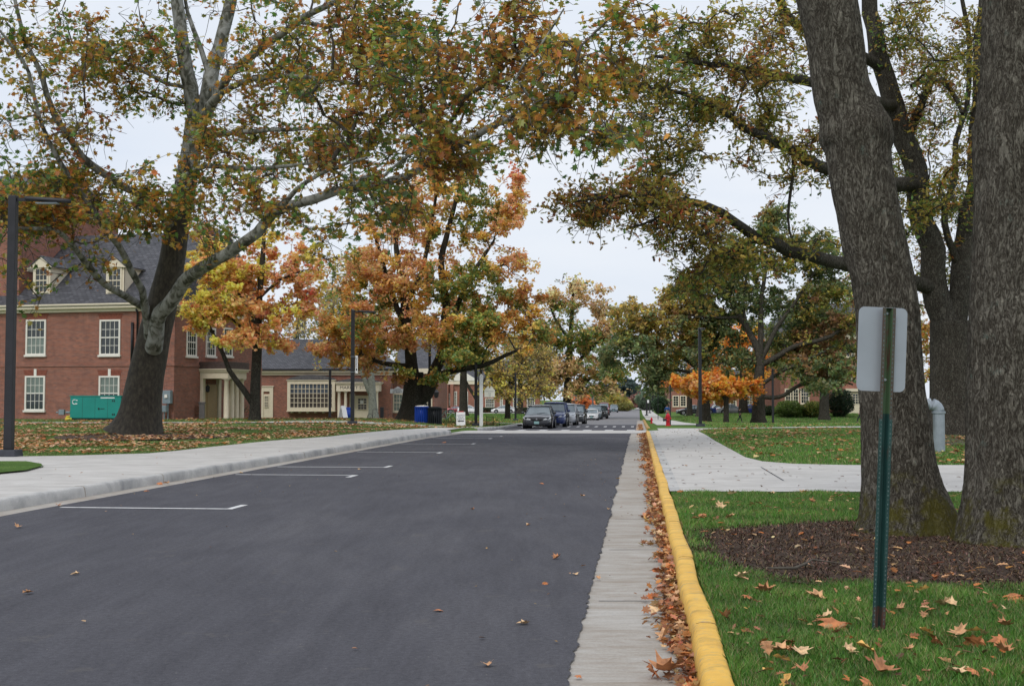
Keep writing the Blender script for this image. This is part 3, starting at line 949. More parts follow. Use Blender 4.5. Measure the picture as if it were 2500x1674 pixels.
    for i in range(6):
        me = curled('maple' if i < 4 else 'oak', [.5, .9, .2, -.6, .6, .3][i])
        col = [(.58, .32, .16), (.44, .20, .09), (.68, .45, .25), (.48, .18, .07), (.66, .38, .11), (.40, .20, .09)][i]
        mm = plain('dry_leaf_brown', col, .7, vary=.5, scale=3)
        me.materials.append(mm); protos.append(me)
    spots_g = [(2032, 1535, .20, 3), (1860, 1450, .13, 1), (1815, 1405, .12, 2), (1990, 1463, .13, 0), (2100, 1345, .10, 2), (2198, 1488, .11, 0), (2255, 1505, .10, 5), (2300, 1475, .11, 2), (2290, 1560, .13, 3),
               (2340, 1555, .12, 0), (2370, 1540, .11, 4), (2395, 1545, .08, 2), (2330, 1634, .10, 2), (2372, 1640, .09, 3), (2160, 1655, .16, 1), (2120, 1598, .13, 4), (1900, 1590, .11, 0), (1875, 1590, .13, 5),
               (1912, 1622, .10, 4), (1878, 1637, .08, 4), (1825, 1500, .09, 4), (1850, 1468, .07, 0), (2445, 1600, .10, 1), (2475, 1455, .16, 3), (2490, 1460, .12, 3), (2250, 1443, .11, 4), (2455, 1500, .07, 2), (2015, 1510, .08, 2),
               (1757, 1235, .14, 2), (1716, 1257, .12, 3), (1780, 1262, .12, 0), (1835, 1230, .1, 5), (1740, 1222, .1, 0), (1985, 1225, .1, 1), (1880, 1205, .12, 2), (1964, 1200, .13, 0), (1790, 1204, .14, 2), (2108, 1200, .1, 3), (1960, 1650, .08, 1), (2220, 1600, .06, 0)]
    for px, py, s, k in spots_g:
        q = gp(px, py, LAWN + .05)
        o = bpy.data.objects.new('fallen_leaf', protos[k]); COL.objects.link(o)
        o.location = q; o.scale = (s, s, s); o.rotation_euler = (random.gauss(.25, .3), random.gauss(0, .3), random.uniform(0, 6.28))
        tag(o, 'dry brown leaf lying on the grass beside the mulch bed', 'leaf', 'fallen leaves on the foreground grass')
    spots_g += [(px + random.uniform(-60, 60), py + random.uniform(-22, 22), random.uniform(.06, .12), random.randrange(6)) for px, py, s, k in spots_g if py > 1440 and px < 2460 and random.random() < .8]
    for px, py, s, k in spots_g[40:]:
        q = gp(px, py, LAWN + .045)
        o = bpy.data.objects.new('fallen_leaf', protos[k]); COL.objects.link(o)
        o.location = q; o.scale = (s, s, s); o.rotation_euler = (random.gauss(.25, .4), random.gauss(0, .4), random.uniform(0, 6.28))
        tag(o, 'dry brown leaf lying on the grass beside the mulch bed', 'leaf', 'fallen leaves on the foreground grass')
    spots_r = [(143, 1236, .1, 1), (46, 1288, .1, 0), (70, 1454, .11, 5), (182, 1411, .07, 2), (1069, 1490, .07, 3), (1187, 1345, .055, 4), (1275, 1537, .085, 2), (1190, 1646, .07, 0), (1289, 1283, .07, 2), (1322, 1182, .09, 3), (1421, 1211, .09, 0),
               (1357, 1369, .09, 1), (1423, 1390, .05, 5), (1406, 1410, .06, 2), (1330, 1424, .06, 3), (1290, 1282, .05, 0), (1332, 1425, .04, 4), (1155, 1244, .06, 1), (1485, 1246, .09, 4), (1460, 1418, .06, 0), (1412, 1655, .05, 3), (1508, 1170, .09, 4),
               (358, 1199, .1, 3), (390, 1180, .14, 3), (408, 1180, .12, 0), (590, 1155, .08, 4), (1085, 1080, .2, 3), (540, 1120, .1, 1), (878, 1146, .08, 2)]
    for px, py, s, k in spots_r:
        q = gp(px, py, .006)
        o = bpy.data.objects.new('fallen_leaf', protos[k]); COL.objects.link(o)
        o.location = q + Vector((0, 0, s * .12)); o.scale = (s, s, s); o.rotation_euler = (random.gauss(.1, .2), random.gauss(0, .2), random.uniform(0, 6.28))
        tag(o, 'single curled brown leaf lying on the road surface', 'leaf', 'fallen leaves on the road')
    spots_k = [(1560, 1640, .15, 3), (1600, 1655, .17, 1), (1570, 1390, .13, 3), (1545, 1275, .15, 4), (1590, 1270, .11, 1), (1565, 1500, .13, 2), (1590, 1560, .12, 0), (1600, 1320, .12, 2)]
    for px, py, s, k in spots_k:
        q = gp(px + 35, py, .05)
        o = bpy.data.objects.new('fallen_leaf', protos[k]); COL.objects.link(o)
        o.location = q; o.scale = (s, s, s); o.rotation_euler = (random.gauss(.4, .4), random.gauss(0, .4), random.uniform(0, 6.28))
        tag(o, 'large curled brown leaf on the drift against the yellow kerb', 'leaf', 'large leaves on the kerb drift')
    # twig on the mulch
    mb = MB()
    pts = [gp(a, b, LAWN + .06) for a, b in ((1873, 1396), (1905, 1391), (1940, 1391), (1968, 1384), (1983, 1375), (2060, 1376))]
    mb.tube(pts, [.006, .011, .012, .011, .009, .004], 6)
    mb.tube([pts[3], gp(1990, 1392, LAWN + .07)], [.006, .003], 5)
    tag(mb.build('fallen_twig', M['twig'], smoothed=True), 'crooked bare twig lying on the dark mulch', 'twig')
# ------------------------------------------------------------------ trees
def catmull(pts, rad, step):
    """smooth resample of a polyline with radii"""
    out, ro = [], []
    n = len(pts)
    for i in range(n - 1):
        p0, p1, p2, p3 = pts[max(i - 1, 0)], pts[i], pts[i + 1], pts[min(i + 2, n - 1)]
        k = max(2, int((p2 - p1).length / step))
        for j in range(k):
            t = j / k
            q = .5 * ((2 * p1) + (p2 - p0) * t + (2 * p0 - 5 * p1 + 4 * p2 - p3) * t * t + (-p0 + 3 * p1 - 3 * p2 + p3) * t ** 3)
            out.append(q); ro.append(rad[i] * (1 - t) + rad[i + 1] * t)
    out.append(pts[-1]); ro.append(rad[-1])
    return out, ro


def tube_arrays(pts, rad, n, rough=0, seed=0, flare=None):
    """numpy tube; pts (m,3)"""
    p = np.array([tuple(q) for q in pts]); r = np.array(rad)
    m = len(p)
    t = np.gradient(p, axis=0); t /= np.linalg.norm(t, axis=1)[:, None] + 1e-9
    a = np.zeros((m, 3)); ref = np.array([1.0, 0, 0]) if abs(t[0, 0]) < .8 else np.array([0, 1.0, 0])
    for i in range(m):
        ref = ref - t[i] * ref.dot(t[i]); ref /= np.linalg.norm(ref) + 1e-9; a[i] = ref
    b = np.cross(t, a)
    th = np.linspace(0, 2 * np.pi, n, endpoint=False)
    rr = np.repeat(r[:, None], n, 1)
    if rough:
        for i in range(m):
            for j in range(n):
                d = a[i] * math.cos(th[j]) + b[i] * math.sin(th[j])
                q = Vector(p[i] + d * r[i])
                k = mnoise.noise(Vector((q.x * 1.1 + seed, q.y * 1.1, q.z * .5))) * 1.0 + mnoise.noise(Vector((q.x * 5, q.y * 5, q.z * 1.2))) * .45 + (min(abs(mnoise.noise(Vector((q.x * 13, q.y * 13, q.z * 2.8)))), .22) - .15) * 2.2 + (min(abs(mnoise.noise(Vector((q.x * 27, q.y * 27, q.z * 8)))), .2) - .1) * 1.0
                rr[i, j] = r[i] * (1 + rough * k)
                if flare:
                    z = q.z - p[0][2]
                    if z < flare: rr[i, j] *= 1 + .28 * (1 - z / flare) ** 2 * (1 + 1.0 * mnoise.noise(Vector((math.cos(th[j]) * 1.6, math.sin(th[j]) * 1.6, seed))))
    V = p[:, None, :] + (a[:, None, :] * np.cos(th)[None, :, None] + b[:, None, :] * np.sin(th)[None, :, None]) * rr[:, :, None]
    V = V.reshape(-1, 3)
    i = np.arange(m - 1)[:, None] * n; j = np.arange(n)[None, :]; j2 = (j + 1) % n
    Fs = np.stack([i + j, i + j2, i + n + j2, i + n + j], -1).reshape(-1, 4)
    return V, Fs


def join_tubes(name, tubes, mat, parent):
    Vs, Fs, n = [], [], 0
    for V, Fc in tubes:
        Vs.append(V); Fs.append(Fc + n); n += len(V)
    me = np_mesh(name, np.concatenate(Vs), np.concatenate(Fs), None, True)
    return link(name, me, mat, parent)


def tree(name, label, cat='tree', group=None, trunk=None, limbs=(), blobs=(), nleaf=20, lsize=.15, lkind='plain', colf=None, bark='oak_bark', limb_bark=None, twig='twig',
         tipr=.008, spread=.45, near=False, bare=0.0, step=None, extra=None, unpos=None, basefix=True, twigs=2, droop=.1):
    """trunk / limbs: lists of (display px, py, width px, Y); blobs: (px, py, rx, ry, Y, depth radius, count)"""
    if not near and trunk[0][3] > 60:
        lsize *= 1.35; nleaf = nleaf * 1.25; spread *= .85
    def conv(L):
        pts, rad, Y = [], [], None
        for q in L:
            if len(q) > 3: Y = q[3]
            pts.append((q[0], q[1], q[2], Y))
        # spread the Y values linearly where not given
        ys = [(i, q[3]) for i, q in enumerate(L) if len(q) > 3]
        out = []
        for i, q in enumerate(L):
            prev = max([a for a in ys if a[0] <= i], key=lambda a: a[0])
            nx = [a for a in ys if a[0] > i]
            if nx:
                nx = min(nx, key=lambda a: a[0]); t = (i - prev[0]) / (nx[0] - prev[0]); Y = prev[1] + (nx[1] - prev[1]) * t
            else: Y = prev[1]
            out.append(D(q[0], q[1], Y)); rad.append(q[2] * KD / 2 / F * Y)
        return out, rad
    tp, tr = conv(trunk)
    if basefix:
        g = G(tp[0].x, tp[0].y) + LAWN
        tp[0].z = g - .12
    root = empty(name, (tp[0].x, tp[0].y, G(tp[0].x, tp[0].y) + LAWN), label, cat, group=group)
    off = root.location.copy()
    st = step or (.06 if near else max(.35, tp[0].y * .006))
    tree_scale = tp[0].y
    ns = 150 if near else (28 if tree_scale < 60 else 12)
    sp, sr = catmull([p - off for p in tp], tr, st)
    V, Fc = tube_arrays(sp, sr, ns, .07 if near else .05, tp[0].x, flare=.9 if near else 1.6 * tr[0])
    join_tubes('trunk', [(V, Fc)], M[bark], root)
    nodes = [tuple(p) for p in sp]; noder = list(sr); par = [-1] + list(range(len(sp) - 1)); cost = [0.0]
    for i in range(1, len(sp)): cost.append(cost[-1] + (sp[i] - sp[i - 1]).length)
    nmin = int(len(sp) * .35)
    allow = [i >= nmin for i in range(len(sp))]
    for L in limbs:
        lp, lr = conv(L)
        lp = [p - off for p in lp]
        # snap root to the nearest node
        A = np.array(nodes); k = int(np.argmin(((A - np.array(tuple(lp[0]))) ** 2).sum(1)))
        q = Vector(nodes[k])
        pts = [q] + (lp if (lp[0] - q).length > noder[k] * .9 else lp[1:])
        rad = [min(noder[k] * .7, lr[0] * .95)] + (lr if len(pts) == len(lp) + 1 else lr[1:])
        cp, cr = catmull(pts, rad, st * 1.4)
        # organic wobble
        for i in range(2, len(cp)):
            w = mnoise.noise_vector(cp[i] * (3.0 / max(1, st * 10)) + Vector((k, 0, 0)))
            cp[i] = cp[i] + w * cr[i] * .7
        V, Fc = tube_arrays(cp, cr, 20 if near or tree_scale < 60 else 8, .05)
        join_tubes('limb', [(V, Fc)], M[limb_bark or bark], root)
        prev = k
        for i in range(1, len(cp)):
            nodes.append(tuple(cp[i])); noder.append(cr[i]); par.append(prev); cost.append(cost[prev] + (cp[i] - Vector(nodes[prev])).length); allow.append(True)
            prev = len(nodes) - 1
    nman = len(nodes)
    # attractors
    att, bl = [], []
    for bi, (px, py, rx, ry, Y, rd, cnt) in enumerate(blobs):
        c = D(px, py, Y) - off; sx = rx * KD / F * Y; sz = ry * KD / F * Y
        u = RNG.normal(0, 1, (cnt, 3)); u /= np.linalg.norm(u, axis=1)[:, None]; u *= RNG.random(cnt)[:, None] ** .42
        att.append(np.array(tuple(c)) + u * np.array([sx, rd, sz])); bl += [bi] * cnt
    att = np.concatenate(att) if att else np.zeros((0, 3)); bl = np.array(bl)
    cap = nman + len(att) * 14 + 10
    NP = np.zeros((cap, 3)); NP[:nman] = nodes
    NC = np.zeros(cap); NC[:nman] = cost
    AL = np.zeros(cap); AL[:nman] = np.where(np.array(allow), 0, 1e6)
    PRn = np.full(cap, -1); PRn[:nman] = par
    cntn = nman
    d0 = np.array([np.sqrt(((NP[:nman] - a) ** 2).sum(1)).min() for a in att]) if len(att) else np.zeros(0)
    branches = []
    for ai in np.argsort(d0):
        a = att[ai]
        dv = a - NP[:cntn]
        d = np.sqrt((dv ** 2).sum(1))
        k = int(np.argmin(d + .12 * NC[:cntn] + AL[:cntn] + .25 * np.maximum(0, -dv[:, 2])))
        dist = d[k]
        if dist < 1e-3: continue
        ns_ = int(min(12, max(3, dist / (st * 1.3))))
        p0 = NP[k]; pk = PRn[k]
        tang = (p0 - NP[pk]) if pk >= 0 else np.array([0, 0, 1.0])
        tang = tang / (np.linalg.norm(tang) + 1e-9)
        c1 = p0 + (tang * .45 + np.array([0, 0, .25]) + RNG.normal(0, .25, 3)) * dist * .5
        path = [p0]; ids = [k]
        wob = RNG.normal(0, .035 * dist, (ns_, 3))
        for i in range(1, ns_ + 1):
            t = i / ns_
            q = (1 - t) ** 2 * p0 + 2 * t * (1 - t) * c1 + t * t * a + (wob[i - 1] if i < ns_ else 0)
            NP[cntn] = q; PRn[cntn] = ids[-1]; NC[cntn] = NC[ids[-1]] + dist / ns_
            ids.append(cntn); cntn += 1; path.append(q)
        branches.append((ids, ai))
    # pipe model
    load = np.zeros(cntn)
    tips = set(b[0][-1] for b in branches)
    for b in branches: load[b[0][-1]] += 1
    for i in range(cntn - 1, nman - 1, -1):
        load[PRn[i]] += load[i]
    rad = tipr * np.maximum(load, .6) ** .42
    tubes, lpos, lbl = [], [], []
    for ids, ai in branches:
        r = [max(rad[i], tipr) if i >= nman else 0 for i in ids]
        parent_r = noder[ids[0]] if ids[0] < nman else rad[ids[0]]
        r[0] = min(r[1] * 1.15, parent_r * .9)
        r = [min(x, parent_r * .9) for x in r]
        r[-1] = tipr * .6
        pts = NP[ids]
        tubes.append(tube_arrays(pts, r, 6 if tree_scale < 60 else 4))
        # side twigs
        segs = [(pts[max(0, len(pts) - 2)], pts[-1])]
        for _ in range(twigs):
            j = RNG.integers(max(1, len(pts) // 3), len(pts)); q = pts[j]
            u = RNG.normal(0, 1, 3); u /= np.linalg.norm(u); u[2] = u[2] * .8 - droop
            e = q + u * spread * RNG.uniform(.9, 2.3)
            m_ = (q + e) / 2 + RNG.normal(0, .10, 3) * spread
            tubes.append(tube_arrays(np.array([q, m_, e]), [tipr * .8, tipr * .62, tipr * .4], 4))
            segs.append((q, m_)); segs.append((m_, e)); segs.append((m_, e))
        k = RNG.poisson(nleaf * RNG.lognormal(-.2, .65))
        if RNG.random() < bare: k = int(k * .15)
        if k:
            S0 = np.array([s_[0] for s_ in segs]); S1 = np.array([s_[1] for s_ in segs])
            si = RNG.integers(0, len(segs), k); t_ = RNG.random(k)[:, None]
            E_ = S0[si] * (1 - t_) + S1[si] * t_
            sg = np.clip(RNG.normal(0, 1, (k, 3)), -1.6, 1.6) * np.array([1, 1, .8]) * max(lsize * .6, spread * .27)
            lpos.append(E_ + sg); lbl += [ai] * k
    if tubes: join_tubes('branches', tubes, M[twig], root)
    if lpos:
        lp = np.concatenate(lpos); lb = np.array(lbl)
        cols = colf(lp + np.array(tuple(off)), lb, att + np.array(tuple(off)), bl)
        if tree_scale > 60: cols = np.clip(cols * 1.28 + .02, 0, .93)  # far leaf colours brightened against crown self-shade, with a slight painted haze
        leaves('crown', lp, lsize, cols, lkind, 'leaf', root)
    return root


def colmix(palettes, chooser):
    """chooser(pos of cluster, blob index array) -> palette index per cluster"""
    def f(pos, lb, att, bl):
        ch = np.array([chooser(att[i], bl[i]) for i in range(len(att))])
        pi = ch[lb]
        out = np.zeros((len(pos), 3))
        for k, p in enumerate(palettes):
            m = pi == k
            if m.any(): out[m] = pal(p, int(m.sum()), .2)
        shade = 1 + RNG.normal(0, .16, len(att))
        return np.clip(out * shade[lb][:, None], .004, .9)
    return f


OLIVE = [(.26, .26, .045), (.34, .31, .055), (.40, .29, .06), (.20, .24, .045), (.46, .31, .06)]
RUST = [(.46, .19, .05), (.38, .15, .045), (.52, .24, .06), (.40, .13, .045), (.48, .28, .07)]
GREEN = [(.13, .24, .055), (.16, .28, .065), (.10, .19, .05), (.20, .27, .06)]
DKGREEN = [(.13, .19, .07), (.16, .21, .075), (.20, .23, .08), (.25, .23, .08), (.10, .15, .06)]
ORANGE = [(.88, .40, .14), (.90, .46, .18), (.86, .34, .14), (.90, .50, .18), (.82, .32, .13)]
YELLOW = [(.88, .60, .10), (.90, .64, .14), (.80, .54, .10), (.66, .54, .11)]
PINK = [(.80, .32, .18), (.82, .38, .22), (.72, .24, .15), (.82, .42, .22), (.74, .36, .16)]
RED = [(.75, .16, .08), (.80, .22, .11), (.66, .11, .09)]
GOLD = [(.52, .38, .08), (.6, .44, .09), (.42, .31, .09), (.36, .29, .1), (.3, .22, .11)]
HOT = [(.90, .34, .04), (.88, .28, .03), (.92, .42, .06), (.82, .24, .03)]


SYC = [(.27, .27, .05), (.34, .31, .055), (.43, .31, .055), (.62, .34, .055), (.66, .32, .06), (.56, .23, .06), (.15, .28, .06), (.40, .36, .07), (.52, .38, .07)]


def nz3(p, f, s=0):
    return mnoise.noise(Vector((p[0] * f + s, p[1] * f, p[2] * f)))


def pick(p, f, s, table):
    """table: cumulative thresholds on noise (about -.6 .. .6) to palette index"""
    v = nz3(p, f, s) + random.gauss(0, .13)
    for t, k in table:
        if v < t: return k
    return table[-1][1]


def build_trees():
    # ---- the pale barked tree on the left
    tree('sycamore_tree', 'huge leaning tree with dark trunk and pale mottled limbs on the left lawn', 'tree',
         trunk=[(306, 1003, 112, 46.5), (318, 960, 96), (330, 880, 83), (350, 780, 74), (372, 690, 67), (392, 600, 58), (405, 520, 53), (425, 420, 49), (440, 330, 46), (446, 280, 44)],
         limbs=[[(446, 285, 38, 46.5), (432, 200, 34), (420, 100, 31), (408, 0, 28), (398, -140, 22, 46)],
                [(446, 290, 38, 46.5), (466, 260, 38), (482, 190, 35), (502, 110, 30), (520, 30, 28), (530, -20, 26), (540, -150, 20, 47)],
                [(350, 790, 40, 46), (364, 740, 35), (388, 700, 33), (420, 650, 31, 44.5), (460, 610, 29), (520, 578, 27, 42), (585, 535, 25), (625, 490, 24, 41), (690, 462, 22), (800, 435, 20, 38), (900, 415, 19), (970, 380, 18, 34), (1040, 335, 17), (1110, 295, 16, 31.5), (1170, 270, 14), (1240, 240, 12, 29), (1330, 205, 9), (1420, 190, 6, 27.5)],
                [(470, 265, 24, 46), (500, 215, 22), (530, 165, 20), (600, 110, 18, 43), (675, 50, 16), (775, 0, 13, 40), (880, -50, 9, 38)],
                [(500, 220, 14, 45), (530, 200, 13), (575, 183, 12), (650, 174, 10, 41), (740, 180, 8), (850, 200, 5, 37)],
                [(385, 510, 20, 46), (350, 470, 18), (310, 442, 17), (210, 380, 18, 43), (165, 330, 16), (125, 260, 14), (95, 175, 12, 41), (60, 100, 10), (38, 20, 8), (20, -60, 6, 40)],
                [(340, 770, 20, 46), (335, 720, 18), (325, 665, 16), (300, 620, 16, 44), (270, 560, 15), (240, 520, 14), (190, 450, 12, 42), (150, 390, 11), (110, 320, 10), (85, 250, 9), (65, 165, 8, 40), (30, 110, 7), (-10, 60, 5, 39)],
                [(330, 705, 18, 46), (290, 680, 16), (240, 650, 15, 43), (200, 605, 14), (165, 560, 12), (120, 525, 10, 40), (50, 522, 8), (-40, 508, 6, 38)],
                [(385, 515, 10, 46), (330, 520, 8), (290, 508, 7), (245, 516, 6), (200, 500, 5, 43), (150, 504, 4), (90, 482, 3, 42)],
                [(625, 490, 14, 40), (660, 455, 12), (700, 415, 10), (765, 382, 8, 37), (840, 362, 5, 35)],
                [(810, 430, 9, 36), (830, 405, 8), (880, 400, 7), (925, 360, 6), (980, 345, 5), (1075, 358, 4, 33)],
                [(480, 200, 14, 46.5), (460, 110, 12), (430, 30, 9), (420, -20, 6)],
                [(432, 200, 10, 46.5), (380, 190, 9), (300, 150, 7), (220, 130, 5, 45)],
                [(428, 400, 14, 46), (470, 380, 12), (560, 385, 10, 43), (660, 380, 8), (760, 365, 5, 40)],
                [(440, 330, 14, 46), (490, 310, 12), (580, 300, 10, 43), (700, 295, 7), (800, 290, 4, 39)],
                [(1240, 240, 8, 29), (1180, 180, 6), (1240, 100, 5), (1290, 20, 4, 28)],
                [(1170, 270, 8, 30), (1230, 300, 6), (1300, 300, 5, 29), (1370, 330, 4, 28)],
                [(675, 50, 10, 42), (760, 60, 8), (860, 50, 6), (960, 30, 5, 38)]],
         blobs=[(150, 130, 170, 140, 43, 4, 74), (110, 330, 150, 110, 42, 4, 62), (50, 490, 110, 60, 41, 3, 37), (40, 640, 70, 60, 41, 2, 6), (330, 120, 130, 140, 46, 4, 68), (560, 330, 130, 100, 44, 5, 74), (640, 130, 160, 120, 42, 5, 87),
                (800, 280, 170, 120, 38, 5, 93), (850, 70, 190, 110, 36.68, 5, 94), (1000, 190, 160, 120, 34.2, 4, 76), (1030, 350, 110, 60, 32.96, 3, 36), (1170, 120, 130, 110, 31.1, 3, 50), (1210, 290, 110, 70, 29.86, 3, 36), (1320, 180, 110, 100, 28.62, 2.5, 29),
                (1400, 290, 90, 60, 28, 2, 16), (1430, 80, 110, 80, 28.62, 2, 19), (420, 430, 110, 60, 44, 4, 40), (250, 450, 120, 60, 44, 4, 37), (600, 460, 120, 50, 39, 4, 31), (740, 560, 55, 60, 36.68, 3, 9), (880, 460, 120, 50, 35.44, 3, 29), (470, 520, 60, 40, 42, 3, 9), (150, 590, 160, 40, 42, 3, 9),
                (300, -120, 260, 110, 45, 5, 31), (700, -130, 300, 110, 42, 6, 37), (1100, -120, 250, 100, 32.96, 4, 29), (60, 470, 100, 60, 40, 3, 44), (280, 490, 110, 40, 42, 3, 24), (90, 430, 70, 40, 42, 3, 20)],
         nleaf=27, lsize=.19, lkind='maple', bark='sycamore_bark', limb_bark='sycamore_limb_bark', twig='twig', tipr=.013, spread=.50, twigs=5, droop=.25,
         colf=colmix([SYC, SYC + RUST, SYC + GREEN * 2], lambda p, b: pick(p, .5, 3, [(-.14, 2), (.2, 0), (9, 1)])))

    # ---- the big oak pair on the right and the one behind them
    tree('oak_tree', 'thick furrowed oak trunk with mossy foot rising behind the road sign', 'tree',
         trunk=[(2078, 1212, 218, 12.6), (2076, 1190, 192), (2066, 1120, 176), (2056, 1050, 163), (2048, 960, 150), (2040, 900, 145), (2034, 800, 141), (2028, 700, 138), (2014, 620, 136), (2000, 560, 138), (1985, 480, 136), (1970, 400, 140), (1964, 350, 144), (1962, 325, 158), (1955, 298, 164), (1945, 262, 140), (1924, 200, 126), (1910, 100, 124), (1890, 0, 130), (1870, -80, 126), (1850, -300, 90), (1845, -600, 50, 12.8)],
         limbs=[[(1870, -80, 60, 12.6), (1950, -250, 45), (2100, -420, 30), (2250, -560, 16, 14)], [(1850, -300, 50, 12.6), (1700, -480, 35), (1550, -600, 18, 12)], [(1860, -200, 40, 12.6), (1900, -420, 30, 15), (1950, -700, 12, 17)]],
         blobs=[(2100, -420, 250, 120, 13.5, 2.5, 30), (1650, -520, 250, 120, 13, 2.5, 30), (1880, -650, 250, 120, 14, 2.5, 30)],
         nleaf=24, lsize=.13, lkind='oak', bark='oak_bark', near=True, tipr=.008, spread=.4, colf=colmix([OLIVE, DKGREEN], lambda p, b: pick(p, .6, 3, [(0, 0), (9, 1)])))
    tree('oak_tree', 'massive furrowed oak trunk cut off by the right edge of the view', 'tree',
         trunk=[(2315, 1248, 260, 11.7), (2314, 1225, 232), (2312, 1150, 214), (2316, 1050, 208), (2320, 900, 204), (2326, 760, 206), (2332, 600, 204), (2338, 450, 206), (2343, 340, 220), (2347, 300, 226), (2349, 255, 214), (2352, 150, 206), (2356, 0, 204), (2362, -200, 180), (2370, -500, 120), (2380, -800, 50, 12)],
         limbs=[[(2362, -200, 90, 11.7), (2480, -400, 60), (2620, -550, 30, 12)], [(2366, -350, 70, 11.7), (2250, -560, 45), (2200, -760, 20, 11)]],
         blobs=[(2560, -560, 220, 130, 12, 2.5, 30), (2250, -760, 220, 130, 11.5, 2.5, 30), (2420, -900, 250, 120, 12, 2.5, 30)],
         nleaf=24, lsize=.13, lkind='oak', bark='oak_bark', near=True, tipr=.008, spread=.4, colf=colmix([OLIVE, DKGREEN], lambda p, b: pick(p, .6, 3, [(0, 0), (9, 1)])))
    tree('oak_tree', 'tall forked oak standing behind the grey vent pipe, limbs reaching over the street', 'tree',
         trunk=[(2184, 1012, 124, 46), (2182, 960, 108), (2180, 900, 100), (2178, 800, 98), (2176, 735, 94)],
         limbs=[[(2168, 770, 66, 46), (2150, 700, 60), (2132, 620, 56), (2112, 540, 54), (2097, 450, 52), (2083, 360, 50), (2052, 250, 46), (2018, 150, 42), (1998, 60, 38), (1980, -60, 30, 46)],
                [(2186, 770, 62, 46), (2198, 660, 52), (2205, 590, 46), (2220, 480, 40), (2232, 350, 36), (2240, 200, 30), (2246, 60, 24), (2250, -80, 18, 47)],
                [(2195, 620, 18, 46), (2168, 545, 16), (2160, 475, 15), (2184, 400, 14), (2186, 325, 13), (2210, 250, 11), (2216, 100, 12), (2200, 0, 9, 45)],
                [(2125, 650, 36, 46), (2030, 625, 34, 44), (1945, 603, 32, 42), (1880, 592, 30), (1800, 570, 27, 40), (1735, 545, 25), (1680, 510, 22), (1620, 475, 19, 37), (1560, 455, 15), (1480, 445, 11, 35), (1400, 450, 8), (1310, 462, 5, 33)],
                [(1735, 545, 14, 39), (1700, 556, 13), (1668, 568, 11, 38.5)],
                [(2090, 420, 36, 46), (1990, 405, 33, 43), (1900, 388, 28, 41), (1830, 352, 25), (1770, 325, 23, 38), (1700, 294, 19), (1640, 245, 13, 36), (1560, 215, 10), (1440, 195, 6, 33)],
                [(2055, 260, 30, 46), (1960, 225, 26, 43), (1870, 196, 23, 41), (1790, 176, 20), (1700, 156, 16, 38), (1600, 145, 11), (1490, 128, 7, 35)],
                [(2018, 150, 26, 46), (1920, 105, 24, 43), (1850, 72, 24), (1800, 30, 22, 41), (1775, -30, 15, 40)],
                [(1815, 380, 8, 39), (1808, 440, 7), (1802, 500, 6), (1810, 545, 4, 39)],
                [(1560, 455, 8, 36), (1500, 500, 6), (1440, 520, 4, 34)],
                [(2083, 300, 20, 46), (2130, 190, 16), (2170, 200, 12), (2200, 260, 8, 44)]],
         blobs=[(1350, 465, 80, 40, 34, 2, 28), (1470, 470, 100, 60, 35, 3, 41), (1590, 540, 100, 60, 37, 3, 48), (1690, 600, 90, 45, 39, 3, 34), (1530, 390, 100, 50, 36, 3, 27), (1560, 270, 150, 70, 36, 3, 48), (1720, 210, 110, 60, 38, 3, 39), (1640, 100, 150, 80, 37, 3, 56), (1790, 70, 110, 70, 40, 3, 36),
                (1780, 300, 110, 50, 39, 3, 20), (1850, 370, 50, 50, 40, 3, 12), (1590, 650, 60, 50, 37, 2, 16), (1840, 560, 100, 30, 40, 3, 9), (2070, 40, 90, 90, 44, 3, 27), (2140, 220, 70, 110, 44, 3, 27), (2190, 400, 50, 120, 43, 3, 23), (2080, 480, 50, 70, 44, 3, 14), (2110, 120, 90, 90, 46, 3, 23), (1700, 380, 110, 40, 38, 3, 12), (1480, 190, 90, 60, 34, 3, 22), (2200, 90, 50, 90, 44, 3, 19),
                (2170, 600, 60, 70, 48, 3, 30), (2060, 420, 60, 80, 47, 3, 22), (2150, 480, 60, 90, 48, 3, 30), (2250, 250, 60, 120, 47, 3, 26), (2100, 250, 60, 100, 49, 3, 24), (1800, -130, 300, 100, 42, 4, 31), (2150, -150, 200, 100, 45, 4, 23)],
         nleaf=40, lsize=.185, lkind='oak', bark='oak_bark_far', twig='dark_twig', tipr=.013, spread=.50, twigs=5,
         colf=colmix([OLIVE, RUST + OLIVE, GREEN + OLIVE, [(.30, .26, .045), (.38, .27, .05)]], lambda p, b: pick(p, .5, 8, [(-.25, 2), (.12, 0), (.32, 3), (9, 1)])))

    # ---- left middle ground
    def om(p, b):
        px = CX + p[0] / p[1] * F
        x = px / KD + random.gauss(0, 30); z = p[2]
        if x < 460: return 1 if random.random() < .75 else 0
        if x > 610 and random.random() < .35: return 2
        if x > 560 and random.random() < .04: return 3
        return 0 if random.random() < .6 else 1
